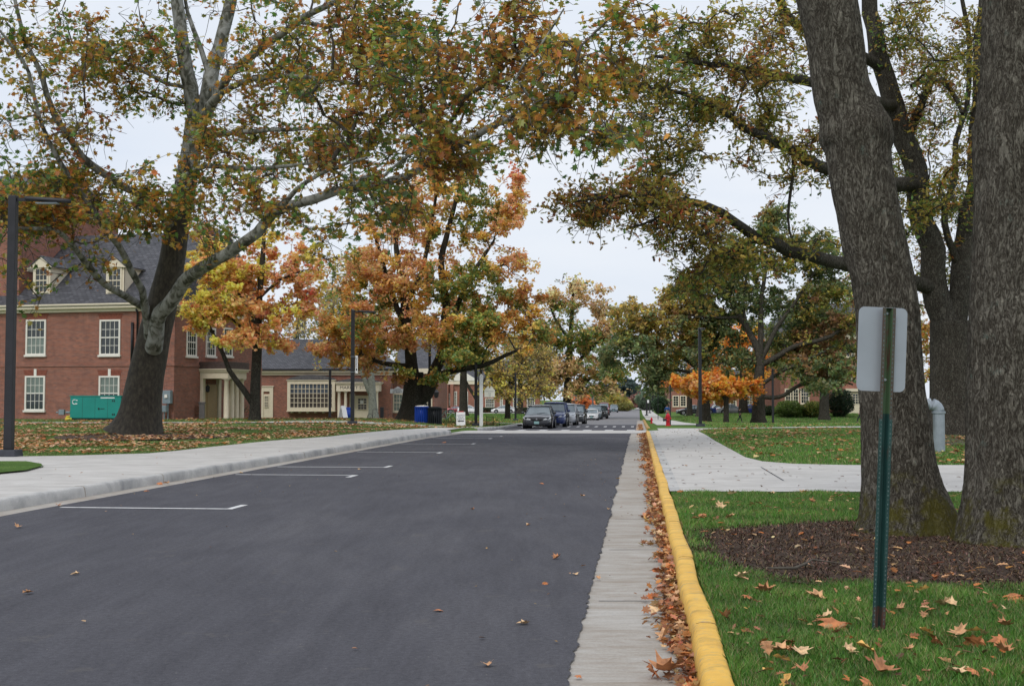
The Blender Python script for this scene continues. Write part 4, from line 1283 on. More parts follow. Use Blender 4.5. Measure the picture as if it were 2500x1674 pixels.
    tree('maple_tree', 'small maple in blazing orange and yellow leaf in front of the columned porch', 'tree',
         trunk=[(583, 966, 28, 70), (583, 920, 24), (585, 860, 22), (588, 800, 22), (590, 770, 20), (592, 700, 15), (600, 600, 12), (605, 520, 7, 70)],
         limbs=[[(583, 935, 16, 70), (555, 890, 14), (525, 845, 12), (510, 810, 10), (490, 770, 8, 69), (470, 730, 5, 68.5)], [(590, 785, 12, 70), (555, 750, 10), (520, 720, 6, 69)], [(592, 780, 12, 70), (620, 740, 9), (660, 700, 6, 70)],
                [(590, 760, 10, 70), (560, 700, 9), (530, 630, 8), (505, 590, 5, 70)], [(594, 680, 8, 70), (640, 640, 6), (690, 620, 4, 70)]],
         blobs=[(470, 640, 60, 60, 69, 2, 44), (448, 715, 40, 45, 68, 2, 32), (520, 600, 60, 60, 70, 2.5, 40), (520, 700, 70, 50, 69, 2.5, 48), (600, 620, 70, 60, 70, 2.5, 38), (620, 720, 70, 45, 70, 2.5, 44), (700, 640, 60, 60, 71, 2, 32), (540, 770, 60, 28, 68, 2, 24), (640, 775, 50, 28, 70, 2, 16), (720, 590, 60, 30, 71, 2, 18), (470, 570, 40, 30, 70, 2, 14), (630, 540, 60, 40, 71, 2, 16), (690, 715, 50, 30, 70, 2, 16)],
         nleaf=46, lsize=.15, lkind='maple', bark='maple_bark', twig='dark_twig', tipr=.012, spread=.42, colf=colmix([ORANGE, YELLOW, PINK, RED], om))

    def bm_(p, b):
        x = (CX + p[0] / p[1] * F) / KD; z = p[2]
        if b in (20,): return 3 if random.random() < .5 else 2
        v = nz3(p, .22, 5) + random.gauss(0, .14)
        if z > 9.5: return 2 if v > .06 else (0 if v > -.18 else 1)
        if v < .0: return 1
        if v < .13: return 4
        if v < .3: return 0
        return 2
    tree('oak_tree', 'spreading forked tree in mixed green and rusty red leaf beside the litter bins', 'tree',
         trunk=[(940, 974, 66, 81), (942, 930, 52), (945, 890, 46), (947, 850, 44)],
         limbs=[[(946, 870, 32, 81), (936, 800, 26), (930, 750, 22), (925, 690, 19), (915, 620, 15), (905, 540, 11), (895, 460, 7, 80)],
                [(950, 930, 36, 81), (972, 895, 34), (998, 850, 28), (1014, 790, 23), (1020, 700, 19), (1012, 600, 15), (1030, 500, 11), (1060, 410, 6, 81)],
                [(996, 860, 18, 81), (1040, 847, 15), (1100, 838, 12, 79), (1150, 815, 9), (1205, 790, 5, 77)], [(940, 845, 16, 81), (900, 836, 12), (860, 825, 9, 79), (800, 800, 5, 78)],
                [(930, 745, 15, 81), (900, 680, 12), (875, 600, 9), (850, 520, 5, 81)], [(1015, 780, 15, 81), (1050, 690, 12), (1090, 610, 10), (1130, 550, 5, 81)], [(1018, 690, 12, 81), (1070, 640, 10), (1150, 605, 6, 80)],
                [(925, 700, 12, 81), (965, 620, 11), (985, 520, 9), (1000, 420, 5, 81)]],
         blobs=[(1000, 440, 120, 60, 81, 3, 52), (900, 520, 100, 80, 81, 3, 56), (1060, 520, 120, 80, 81, 3, 66), (830, 620, 90, 70, 80, 3, 52), (960, 640, 120, 80, 79, 3, 66), (1100, 650, 100, 70, 79, 3, 60), (770, 740, 60, 55, 79, 3, 30), (860, 750, 110, 60, 78, 3, 60), (1000, 760, 120, 60, 78, 3, 66), (1140, 740, 90, 50, 79, 3, 40),
                (820, 822, 70, 26, 79, 3, 26), (1060, 812, 80, 26, 78, 3, 26), (1195, 690, 50, 60, 80, 3, 26), (1235, 760, 50, 26, 79, 2, 22), (1150, 480, 70, 60, 81, 3, 32), (1190, 590, 50, 50, 81, 3, 20), (950, 700, 170, 120, 84, 3, 60), (740, 800, 40, 25, 79, 2, 16), (800, 720, 110, 70, 82, 3, 40), (880, 660, 120, 80, 83, 3, 40), (1190, 430, 40, 50, 81, 2, 14), (930, 860, 110, 14, 78, 2, 12), (1110, 740, 55, 38, 77, 2, 44)],
         nleaf=50, lsize=.19, lkind='plain', bark='maple_bark', twig='dark_twig', tipr=.013, spread=.55,
         colf=colmix([[(.72, .38, .08), (.74, .44, .10), (.60, .42, .10)], GREEN + OLIVE + [(.42, .40, .09), (.5, .4, .09)], [(.80, .40, .20), (.82, .44, .22), (.74, .34, .16), (.72, .44, .14)], [(.78, .26, .13), (.70, .18, .10), (.8, .34, .12)], [(.48, .26, .05), (.55, .22, .05), (.42, .28, .07)]], bm_))
    tree('slender_tree', 'slim grey trunked tree forking in front of the shop porch', 'tree',
         trunk=[(855, 966, 24, 96), (852, 916, 18), (850, 876, 16), (845, 830, 13), (835, 780, 9), (820, 700, 6, 96)],
         limbs=[[(850, 905, 12, 96), (834, 870, 11), (828, 840, 8), (815, 780, 5, 96)], [(848, 850, 10, 96), (862, 800, 8), (880, 720, 5, 97)]],
         blobs=[(840, 700, 70, 70, 97, 3, 40), (760, 700, 50, 50, 97, 3, 26), (800, 620, 60, 50, 98, 3, 26), (720, 690, 60, 70, 104, 3, 40), (680, 760, 40, 20, 110, 3, 8)],
         nleaf=16, lsize=.18, bark='pale_bark', limb_bark='pale_bark', twig='pale_twig', tipr=.02, spread=.6, colf=colmix([GOLD, OLIVE], lambda p, b: pick(p, .3, 1, [(.05, 0), (9, 1)])))
    tree('small_tree', 'small round tree with thin yellow leaves and many bare twigs', 'tree',
         trunk=[(1161, 962, 13, 125), (1161, 930, 12), (1163, 900, 11), (1170, 860, 7, 125)],
         limbs=[[(1162, 915, 8, 125), (1130, 880, 6), (1115, 840, 4, 125)], [(1163, 910, 8, 125), (1210, 880, 6), (1240, 840, 4, 125)], [(1164, 900, 7, 125), (1190, 840, 5), (1200, 800, 4, 126)]],
         blobs=[(1150, 850, 50, 35, 124, 3, 60), (1215, 850, 50, 50, 125, 3, 80), (1190, 795, 55, 35, 126, 3, 50), (1240, 890, 36, 25, 123, 2, 34), (1120, 890, 36, 22, 124, 2, 30), (1250, 820, 30, 40, 125, 2, 26), (1180, 900, 60, 18, 122, 2, 30)],
         nleaf=15, lsize=.20, bark='maple_bark', twig='twig', tipr=.022, spread=.7, twigs=4, colf=colmix([GOLD, YELLOW], lambda p, b: 1 if p[2] < 4.2 and random.random() < .45 else 0))
    tree('dark_tree', 'dark low forking tree behind the white signpost', 'tree',
         trunk=[(1094, 952, 15, 190), (1094, 920, 12), (1096, 890, 10), (1100, 850, 7), (1110, 800, 4, 190)],
         limbs=[[(1094, 915, 8, 190), (1070, 880, 7), (1050, 840, 5), (1030, 800, 4, 190)], [(1096, 890, 7, 190), (1120, 850, 5), (1150, 820, 3, 190)]],
         blobs=[(1060, 800, 60, 50, 190, 4, 50), (1120, 800, 60, 50, 192, 4, 40), (1000, 820, 50, 40, 190, 4, 24)],
         nleaf=14, lsize=.32, bark='maple_bark', twig='dark_twig', tipr=.03, spread=1.1, twigs=3, colf=colmix([RUST, GOLD, OLIVE], lambda p, b: random.choice([0, 1, 2])))
    # ---- middle of the view
    def tall(p, b):
        if p[2] > 17: return 0 if random.random() < .6 else 1
        return pick(p, .12, 2, [(-.05, 2), (.12, 1), (9, 0)])
    tree('tall_tree', 'tall pointed tree fading from green to peach at its top, left of the street end', 'tree',
         trunk=[(1297, 930, 22, 170), (1299, 860, 17), (1303, 800, 13), (1309, 700, 8), (1311, 640, 4, 170)],
         limbs=[[(1299, 870, 12, 170), (1260, 830, 8), (1235, 790, 4, 170)], [(1300, 850, 12, 170), (1350, 800, 8), (1400, 740, 4, 170)], [(1299, 890, 11, 170), (1360, 860, 8), (1420, 840, 4, 168)], [(1304, 780, 8, 170), (1270, 730, 6), (1255, 690, 3, 170)]],
         blobs=[(1311, 670, 42, 50, 170, 5, 46), (1262, 690, 30, 26, 171, 4, 22), (1370, 698, 34, 36, 170, 4, 28), (1310, 770, 75, 50, 170, 6, 76), (1255, 780, 40, 46, 170, 5, 34), (1385, 770, 46, 40, 170, 5, 38), (1310, 850, 85, 40, 168, 6, 76), (1385, 850, 55, 34, 167, 5, 44), (1250, 860, 36, 40, 168, 5, 30), (1340, 895, 90, 16, 166, 5, 34)],
         nleaf=30, lsize=.36, bark='maple_bark', twig='dark_twig', tipr=.03, spread=1.0, colf=colmix([[(.66, .44, .22), (.58, .42, .18), (.7, .46, .24)], GOLD + GREEN, GREEN + OLIVE], tall))
    tree('oak_tree', 'bushy dark green tree leaning over the street behind the red hydrant', 'tree',
         trunk=[(1615, 962, 24, 128), (1614, 925, 20), (1613, 880, 18), (1608, 820, 13), (1600, 760, 9), (1590, 700, 5, 128)],
         limbs=[[(1612, 850, 13, 128), (1560, 815, 10), (1500, 790, 8), (1440, 765, 4, 126)], [(1612, 870, 10, 128), (1570, 850, 8), (1520, 845, 4, 126)], [(1608, 820, 10, 128), (1640, 770, 7), (1670, 720, 4, 128)], [(1603, 780, 8, 128), (1550, 730, 6), (1510, 690, 4, 128)]],
         blobs=[(1440, 720, 46, 38, 127, 4, 44), (1500, 735, 60, 55, 127, 4, 70), (1560, 700, 60, 60, 128, 4, 70), (1480, 800, 70, 36, 126, 4, 60), (1580, 780, 60, 40, 129, 4, 30), (1510, 850, 50, 24, 125, 3, 28), (1425, 775, 36, 36, 126, 3, 28), (1620, 730, 50, 60, 129, 4, 46), (1500, 880, 40, 16, 125, 3, 14), (1395, 820, 36, 26, 126, 3, 18)],
         nleaf=40, lsize=.28, bark='oak_bark_far', twig='dark_twig', tipr=.022, spread=.9, colf=colmix([DKGREEN, OLIVE, GOLD], lambda p, b: pick(p, .15, 2, [(.08, 0), (.25, 1), (9, 2)])))
    tree('oak_tree', 'grey green oak filling the gap far behind the red hydrant', 'tree',
         trunk=[(1577, 946, 13, 168), (1577, 900, 11), (1575, 850, 7, 168)],
         limbs=[[(1577, 890, 6, 168), (1550, 860, 4, 168)]],
         blobs=[(1570, 820, 60, 50, 168, 5, 60), (1500, 850, 50, 40, 170, 5, 50), (1640, 810, 60, 50, 168, 5, 50)],
         nleaf=30, lsize=.34, bark='oak_bark_far', twig='dark_twig', tipr=.03, spread=1.1, colf=colmix([DKGREEN, OLIVE], lambda p, b: pick(p, .15, 2, [(.08, 0), (9, 1)])))
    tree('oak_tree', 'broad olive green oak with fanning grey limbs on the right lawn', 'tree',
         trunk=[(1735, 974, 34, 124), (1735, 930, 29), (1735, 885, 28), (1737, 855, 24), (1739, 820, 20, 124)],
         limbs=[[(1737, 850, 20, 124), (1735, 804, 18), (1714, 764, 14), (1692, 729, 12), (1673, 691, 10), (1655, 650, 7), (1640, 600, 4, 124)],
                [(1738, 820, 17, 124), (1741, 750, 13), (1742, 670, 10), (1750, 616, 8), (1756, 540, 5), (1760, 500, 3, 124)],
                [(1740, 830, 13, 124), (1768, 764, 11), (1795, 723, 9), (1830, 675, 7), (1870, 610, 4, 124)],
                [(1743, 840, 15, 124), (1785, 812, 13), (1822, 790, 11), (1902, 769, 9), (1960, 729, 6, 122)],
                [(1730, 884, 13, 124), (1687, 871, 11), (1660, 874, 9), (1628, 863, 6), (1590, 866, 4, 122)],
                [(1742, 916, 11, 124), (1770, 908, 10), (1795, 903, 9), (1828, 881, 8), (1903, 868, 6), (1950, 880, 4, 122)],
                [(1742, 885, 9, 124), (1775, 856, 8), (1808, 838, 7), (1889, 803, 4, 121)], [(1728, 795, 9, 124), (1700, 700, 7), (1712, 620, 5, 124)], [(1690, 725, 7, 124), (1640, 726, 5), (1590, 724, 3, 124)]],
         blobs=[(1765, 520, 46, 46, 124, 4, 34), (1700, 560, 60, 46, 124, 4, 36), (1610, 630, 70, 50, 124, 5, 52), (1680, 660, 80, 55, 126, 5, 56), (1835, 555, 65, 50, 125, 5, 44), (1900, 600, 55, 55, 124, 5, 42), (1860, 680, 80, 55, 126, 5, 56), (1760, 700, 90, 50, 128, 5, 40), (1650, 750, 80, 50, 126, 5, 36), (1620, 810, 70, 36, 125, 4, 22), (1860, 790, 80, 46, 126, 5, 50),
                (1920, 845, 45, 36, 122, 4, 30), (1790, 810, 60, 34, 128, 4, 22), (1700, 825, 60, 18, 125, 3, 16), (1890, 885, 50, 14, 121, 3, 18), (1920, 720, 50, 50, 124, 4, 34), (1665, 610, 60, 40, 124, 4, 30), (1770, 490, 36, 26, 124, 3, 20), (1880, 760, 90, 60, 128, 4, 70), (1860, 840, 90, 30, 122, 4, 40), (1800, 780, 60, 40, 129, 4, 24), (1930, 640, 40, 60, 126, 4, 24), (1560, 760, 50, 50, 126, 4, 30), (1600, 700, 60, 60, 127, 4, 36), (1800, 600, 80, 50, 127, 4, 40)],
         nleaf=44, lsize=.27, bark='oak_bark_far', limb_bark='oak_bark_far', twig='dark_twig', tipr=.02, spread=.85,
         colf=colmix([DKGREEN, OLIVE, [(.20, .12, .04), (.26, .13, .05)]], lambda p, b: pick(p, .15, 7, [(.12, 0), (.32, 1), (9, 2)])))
    tree('maple_tree', 'low flat crowned maple in bright orange leaf beside the broad oak', 'tree',
         trunk=[(1661, 972, 13, 118), (1661, 935, 12), (1662, 905, 10), (1666, 880, 6, 118)],
         limbs=[[(1661, 915, 7, 118), (1640, 890, 5), (1600, 875, 3, 118)], [(1662, 910, 7, 118), (1690, 890, 5), (1720, 880, 3, 119)]],
         blobs=[(1585, 884, 40, 17, 119, 3, 34), (1635, 880, 40, 19, 119, 3, 38), (1685, 886, 40, 18, 120, 3, 34), (1725, 893, 18, 13, 121, 2, 10), (1610, 866, 34, 9, 119, 3, 12), (1545, 872, 18, 9, 119, 2, 8), (1650, 905, 60, 8, 119, 3, 14)],
         nleaf=44, lsize=.24, lkind='maple', bark='maple_bark', twig='dark_twig', tipr=.02, spread=.7, colf=colmix([HOT, ORANGE], lambda p, b: 0 if random.random() < .7 else 1))
    tree('maple_tree', 'taller orange maple glowing through the branches behind the lamp', 'tree',
         trunk=[(1606, 966, 26, 160), (1606, 930, 24), (1608, 880, 18), (1615, 800, 9, 160)],
         limbs=[[(1607, 890, 9, 160), (1640, 820, 6), (1680, 780, 3, 160)]],
         blobs=[(1590, 785, 50, 30, 160, 4, 50), (1620, 830, 50, 30, 160, 4, 40), (1690, 780, 40, 50, 161, 4, 46), (1730, 840, 40, 40, 160, 4, 30)],
         nleaf=34, lsize=.32, bark='oak_bark_far', twig='dark_twig', tipr=.03, spread=1, colf=colmix([HOT, ORANGE], lambda p, b: 0 if random.random() < .7 else 1))
    # young red tree far down the street and distant trees
    def bg(label, px, base, top, w, Y, cols, n=60, leafn=22, name='tree', cat='tree'):
        h = base - top
        tree(name, label, cat, 'trees in the distance', trunk=[(px, base, max(4, h * .07), Y), (px, base - h * .3, max(3, h * .05)), (px, base - h * .6, max(2, h * .03)), (px, top + h * .1, 2, Y)], limbs=[],
             blobs=[(px, top + h * .3, w * .32, h * .28, Y, 3.5, n // 3), (px - w * .26, top + h * .55, w * .3, h * .25, Y, 3.5, n // 3), (px + w * .26, top + h * .5, w * .3, h * .27, Y, 3.5, n // 3)],
             nleaf=leafn, lsize=.0022 * Y + .03, bark='maple_bark', twig='dark_twig', tipr=.00016 * Y, spread=.0055 * Y, colf=colmix([cols], lambda p, b: 0), twigs=1)
    GREY = [(.17, .17, .12), (.22, .2, .13), (.14, .15, .1), (.28, .24, .12)]
    bg('tiny bright red sapling behind the parked cars', 1338, 945, 895, 26, 240, [(.8, .2, .06), (.75, .26, .08)], 24, 12)
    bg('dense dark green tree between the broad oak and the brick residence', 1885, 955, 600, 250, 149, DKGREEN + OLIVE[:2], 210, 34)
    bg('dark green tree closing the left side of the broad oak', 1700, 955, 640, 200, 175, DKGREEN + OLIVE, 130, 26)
    bg('grey dark evergreen closing the far end of the street', 1440, 935, 868, 46, 420, [(.045, .075, .07), (.06, .09, .08)], 90, 30)
    bg('dusky reddish small tree by the far path', 1458, 937, 900, 36, 400, [(.24, .11, .09), (.28, .14, .1)], 40)
    bg('pale green bushy tree right of the far path', 1490, 938, 885, 50, 380, [(.10, .15, .09), (.13, .17, .1)], 60)
    bg('yellow green thicket left of the far road', 1385, 940, 890, 60, 330, [(.32, .29, .08), (.25, .25, .09)], 60)
    bg('golden bush tree beside the distant road', 1412, 940, 903, 40, 300, [(.42, .33, .07), (.3, .27, .07)], 40)
    bg('misty grey bare tree behind the golden thicket', 1400, 930, 850, 90, 460, [(.30, .30, .29), (.25, .25, .24)], 50, 14)  # distance haze put into the grey leaf colours
    bg('blue grey wooded clump on the skyline', 1350, 932, 868, 120, 470, [(.20, .23, .22), (.24, .26, .24)], 60, 24)  # blue grey tone is haze painted into the leaves
    bg('dense olive tree behind the small yellow tree', 1230, 945, 790, 120, 250, GREY + OLIVE, 90)
    bg('thin olive tree behind the shop roof', 760, 960, 600, 170, 150, GREY + GOLD, 110, 14)
    bg('grey twiggy tree above the low slate roof', 680, 960, 640, 150, 160, GREY, 90, 8)
    bg('mottled tree behind the mixed red and green tree', 870, 960, 560, 220, 140, GOLD + OLIVE, 120, 18)
    bg('mottled gold and rust tree between porch and street', 1060, 950, 640, 200, 175, GOLD + OLIVE + RUST[:2], 120, 18)
    bg('olive gold tree left of the tall pointed tree', 1190, 945, 730, 130, 210, OLIVE + GOLD + GREEN, 110, 22)
    bg('dark green tree at the right pavement bend', 1535, 935, 850, 70, 300, DKGREEN, 60)
    bg('slim green tree among the distant lamp posts', 1512, 938, 880, 40, 340, [(.08, .12, .06), (.12, .15, .08)], 40)
    bg('deep green tree left of the brick hall', 1800, 948, 780, 110, 205, DKGREEN + OLIVE, 70, 26)
    bg('autumn tree behind the brick hall', 2010, 940, 520, 240, 230, DKGREEN + RUST, 110)
    bg('faded orange tree between the two furrowed trunks', 2150, 950, 640, 120, 200, RUST + OLIVE, 90)
    bg('green tree beyond the right hand car park', 1700, 948, 800, 120, 230, DKGREEN + OLIVE, 80)
    bg('leafless grey tree at the far left behind the lamp', -10, 940, 330, 150, 110, GREY, 60, 4)
# ------------------------------------------------------------------ buildings
class Frame:
    """local frame of a building: x along its front (to the right), y into it, z up"""
    def __init__(s, O, ang):
        s.O = Vector(O); s.a = ang
        s.M = Matrix.Translation(s.O) @ Matrix.Rotation(-ang, 4, 'Z')
        s.I = s.M.inverted()

    def front(s, px, py, y=0):
        return s.hit(px, py, 1, y)

    def side(s, px, py, x=0):
        return s.hit(px, py, 0, x)

    def hit(s, px, py, ax, val):
        o = s.I @ Vector((0, 0, CAMH))
        p = s.I @ P(px, py, 50)
        d = p - o
        t = (val - o[ax]) / d[ax]
        return o + d * t


def window(parent, fr, ax, c, w, h, z0, cols=3, rows=(2, 2), frame='white_trim', glass=('glass_dark', 'glass_dark'), depth=.07, fw=.11, val=0, sgn=-1, key=False, name='window', sill=True, mw=.028):
    """double hung window on plane axis ax (1: front y=val, 0: side x=val); c centre coordinate; sgn outward direction"""
    def bx(mb, u0, u1, z0_, z1_, d0, d1):
        a, b = sorted((val + sgn * d0, val + sgn * d1))
        if ax == 1: mb.box((u0, a, z0_), (u1, b, z1_))
        else: mb.box((a, u0, z0_), (b, u1, z1_))
    mb = MB()
    x0, x1 = c - w / 2, c + w / 2
    bx(mb, x0, x0 + fw, z0 + .0, z0 + h, 0, depth); bx(mb, x1 - fw, x1, z0, z0 + h, 0, depth)
    bx(mb, x0 + fw, x1 - fw, z0 + h - fw, z0 + h, 0, depth); bx(mb, x0 + fw, x1 - fw, z0, z0 + fw * .7, 0, depth)
    gx0, gx1, gz0, gz1 = x0 + fw, x1 - fw, z0 + fw * .7, z0 + h - fw
    mid = (gz0 + gz1) / 2
    if len(rows) == 2: bx(mb, gx0, gx1, mid - .035, mid + .035, .012, .05)
    cw = (gx1 - gx0) / cols
    for i in range(1, cols): bx(mb, gx0 + i * cw - mw / 2, gx0 + i * cw + mw / 2, gz0, gz1, .014, .035)
    if len(rows) == 2:
        for r, (a, b) in zip(rows, ((gz0, mid), (mid, gz1))):
            for j in range(1, r): z = a + (b - a) * j / r; bx(mb, gx0, gx1, z - mw / 2, z + mw / 2, .014, .034)
    else:
        for j in range(1, rows[0]): z = gz0 + (gz1 - gz0) * j / rows[0]; bx(mb, gx0, gx1, z - mw / 2, z + mw / 2, .014, .034)
    o = mb.build(name, M[frame], parent)
    if len(rows) == 2:
        for (a, b), g in zip(((gz0, mid - .02), (mid + .02, gz1)), glass):
            m2 = MB(); bx(m2, gx0, gx1, a, b, .004, .012); m2.build('pane', M[g], o)
    else:
        m2 = MB(); bx(m2, gx0, gx1, gz0, gz1, .004, .012); m2.build('pane', M[glass[0]], o)
    if sill:
        m3 = MB(); bx(m3, x0 - .06, x1 + .06, z0 - .12, z0 - .001, 0, depth + .07); m3.build('sill', M[frame], o)
    if key:
        m4 = MB(); bx(m4, c - .09, c + .09, z0 + h + .001, z0 + h + .42, 0, .05); m4.build('keystone', M[frame], o)
    return o


def column(mb, x, y, z0, z1, r):
    mb.box((x - r * 1.35, y - r * 1.35, z0), (x + r * 1.35, y + r * 1.35, z0 + .08))
    mb.lathe([(r * 1.2, .081), (r * 1.2, .14), (r, .18), (r, .6 * (z1 - z0)), (r * .84, z1 - z0 - .16), (r * 1.05, z1 - z0 - .12), (r * 1.15, z1 - z0 - .061)], (x, y, z0), 16)
    mb.box((x - r * 1.3, y - r * 1.3, z1 - .06), (x + r * 1.3, y + r * 1.3, z1))


def text(body, size, loc, rot, mat, parent, name='lettering', align='CENTER', ext=.004, sx=1):
    cu = bpy.data.curves.new(name, 'FONT')
    cu.body = body; cu.size = size; cu.align_x = align; cu.align_y = 'CENTER'; cu.extrude = ext
    o = bpy.data.objects.new(name, cu); COL.objects.link(o)
    cu.materials.append(mat)
    bpy.context.view_layer.update()
    me = bpy.data.meshes.new_from_object(o.evaluated_get(bpy.context.evaluated_depsgraph_get()))
    bpy.data.objects.remove(o)
    o = link(name, me, None, parent)
    o.location = loc; o.rotation_euler = rot; o.scale = (sx, 1, 1)
    return o


def build_hall():
    O = Vector(((425 - CX) / F * 74, 74, .06))
    fr = Frame(O, R(14))
    h = empty('brick_hall', O, 'large two storey red brick hall with slate roof, dormers and cream sash windows', 'building', rz=-R(14))
    W, Dp = 24.0, 12.0
    zc0, zc1 = fr.front(200, 762).z, fr.front(200, 744).z
    # walls
    mb = MB(); mb.box((-W, 0, 0), (0, Dp, zc0 + .05)); w = mb.build('wall', M['brick'], h)
    zb = fr.front(250, 892).z
    mb = MB(); mb.box((-W + .01, -.05, zb - .05), (.05, -.001, zb + .09)); mb.box((.001, 0, zb - .05), (.05, Dp, zb + .09)); mb.box((-W + .01, -.07, 0), (.07, -.001, .42)); mb.build('brick_band', M['brick'], h)
    # cornice
    mb = MB()
    mb.box((-W, -.16, zc0), (.16, -.001, zc0 + .2)); mb.box((-W, -.42, zc0 + .2), (.42, -.001, zc1 - .07)); mb.box((-W, -.52, zc1 - .07), (.52, -.001, zc1 + .03))
    mb.box((.001, 0, zc0), (.16, Dp, zc0 + .2)); mb.box((.001, 0, zc0 + .2), (.42, 1.2, zc1))
    mb.build('cornice', M['cream'], h)
    # roof: ridge parallel to the front, brick gable at the side
    yr = Dp / 2
    zr = fr.front(380, 569, yr).z
    ze = zc1 + .03
    mb = MB()
    mb.prism([(-W, -.5, ze), (-W, yr, zr), (-W, Dp + .5, ze), (-W, Dp + .5, ze - .12), (-W, -.5, ze - .12)], (W + .35, 0, 0))
    mb.build('roof', M['slate'], h)
    mb = MB(); mb.prism([(0.0, 0, zc0 + .06), (0, yr, zr - .45), (0, Dp, zc0 + .06)], (-.3, 0, 0)); mb.v = [(x - .0 + (.302 if x > -.1 else .0) * 0, y, z) for x, y, z in mb.v]; mb.build('gable', M['brick'], h)
    mb = MB(); mb.tube([(.32, -.5, ze + .02), (.32, yr, zr + .03)], .07, 6); mb.tube([(.32, Dp + .5, ze + .02), (.32, yr, zr + .03)], .07, 6); mb.build('rake_board', M['white_trim'], h)
    # chimney block on the gable end
    mb = MB(); mb.box((-1.6, yr - .9, zr - 1.2), (-.5, yr + .9, zr + .15)); mb.build('chimney', M['brick'], h)
    # windows on the front
    for px in (87, 268):
        c = fr.front(px, 900).x
        u0, u1 = fr.front(px, 866).z, fr.front(px, 780).z
        window(h, fr, 1, c, 1.42, u1 - u0, u0, 4, (2, 2), glass=('glass_blind' if px < 100 else 'glass_dark', 'glass_dark'))
        l0, l1 = fr.front(px, 1001).z, fr.front(px, 917).z
        window(h, fr, 1, c, 1.42, l1 - l0, l0, 4, (2, 2), glass=('glass_dark', 'glass_blind'), key=True)
        # flat brick arches
        mb = MB()
        for zt in (u1, l1):
            mb.prism([(c - .72, -.004, zt + .002), (c + .72, -.004, zt + .002), (c + .86, -.004, zt + .36), (c - .86, -.004, zt + .36)], (0, -.012, 0))
        mb.build('brick_arch', M['brick_arch'], h)
    # windows on the side wall
    for px, w_ in ((466, 1.3), (513, 1.3), (555, 1.3)):
        q = fr.side(px, 900)
        z0, z1 = fr.side(px, 869).z, fr.side(px, 800).z
        window(h, fr, 0, q.y, 1.25, z1 - z0, z0, 4, (2, 2), val=0, sgn=1)
    # dormers
    for px in (102, 281):
        slope = (zr - ze) / (yr + .5)
        zb_ = fr.front(px, 718, .6).z
        yb = -.5 + (zb_ - ze) / slope
        c = fr.front(px, 680, yb).x
        top = fr.front(px, 651, yb).z
        pk = fr.front(px, 628, yb).z
        wd = .62
        yt = -.5 + (top - ze) / slope
        mb = MB()
        mb.prism([(-wd, yb, zb_ - .02), (-wd, yt, top), (-wd, yb, top)], (.12, 0, 0)); mb.prism([(wd - .12, yb, zb_ - .02), (wd - .12, yt, top), (wd - .12, yb, top)], (.12, 0, 0))
        mb.box((-wd, yb, zb_ - .02), (wd, yb + .1, zb_ + .12)); mb.box((-wd, yb, top - .1), (wd, yb + .1, top))
        mb.box((-wd, yb - .01, zb_), (-wd + .2, yb + .1, top)); mb.box((wd - .2, yb - .01, zb_), (wd, yb + .1, top))
        mb.prism([(-wd - .16, yb - .12, top), (wd + .16, yb - .12, top), (0, yb - .12, pk)], (0, .2, 0))
        mb.box((-wd - .2, yb - .14, top - .07), (wd + .2, yt + .1, top + .03))
        mb.v = [(x + c, y, z) for x, y, z in mb.v]
        d = mb.build('dormer', M['cream'], h)
        ypk = -.5 + (pk - ze) / slope
        mb = MB()
        mb.prism([(c - wd - .24, yb - .16, top - .0), (c, yb - .16, pk + .1), (c, yb - .16, pk + .03), (c - wd - .2, yb - .16, top - .06)], (0, ypk - yb + .5, 0))
        mb.prism([(c + wd + .24, yb - .16, top - .0), (c, yb - .16, pk + .1), (c, yb - .16, pk + .03), (c + wd + .2, yb - .16, top - .06)], (0, ypk - yb + .5, 0))
        mb.build('dormer_roof', M['slate'], d)
        wo = window(h, fr, 1, c, .98, top - zb_ - .12, zb_ + .06, 3, (2, 2), frame='cream', fw=.1, val=yb - .0, sgn=-1, sill=False)
        m5 = MB(); m5.box((c - wd + .1, yb + .02, zb_ + .1), (c + wd - .1, yb + .09, top - .05)); m5.build('dormer_cheek', M['cream'], d)
    # downpipe
    c = fr.front(338, 800).x
    mb = MB(); mb.tube([(c, -.12, .1), (c, -.12, zc0 - .1), (c, -.3, zc0 + .1)], .06, 8); mb.box((c - .42, -.16, zb + .2), (c - .3, -.002, zb + 2.6)); mb.build('downpipe', M['black_metal'], h, True)
    # porch on the side wall
    zt = fr.front(520, 899).z; ze1 = fr.front(520, 921).z
    q = fr.front(500, 1000, 3.2)
    y0 = 3.2; x1 = fr.hit(556, 1000, 1, y0).x
    x1 = max(1.6, x1)
    y1 = fr.hit(601, 1000, 0, x1).y
    zg = -.05
    mb = MB(); mb.box((.002, y0, ze1), (x1, y1, zt - .12)); mb.box((.002, y0 - .1, zt - .12), (x1 + .1, y1 + .1, zt)); mb.box((.002, y0 - .18, zt), (x1 + .18, y1 + .18, zt + .06))
    po = mb.build('porch', M['cream'], h)
    mb = MB(); mb.box((.002, y0 - .12, zt + .061), (x1 + .12, y1 + .12, zt + .5)); mb.build('porch_parapet', M['copper'], po)
    for (cx, cy) in ((x1 - .22, y0 + .22), (x1 - .22, y0 + .95), (x1 - .22, y1 - .95), (x1 - .22, y1 - .22)):
        m2 = MB(); column(m2, cx, cy, zg, ze1, .16); m2.build('porch_column', M['cream'], po, True)
    m2 = MB(); m2.box((.003, y0 + .02, zg), (.2, y0 + .35, ze1 - .002)); m2.build('pilaster', M['cream'], po); m2 = MB(); m2.box((.003, y1 - .4, zg), (.2, y1 - .05, ze1 - .002)); m2.build('pilaster', M['cream'], po)
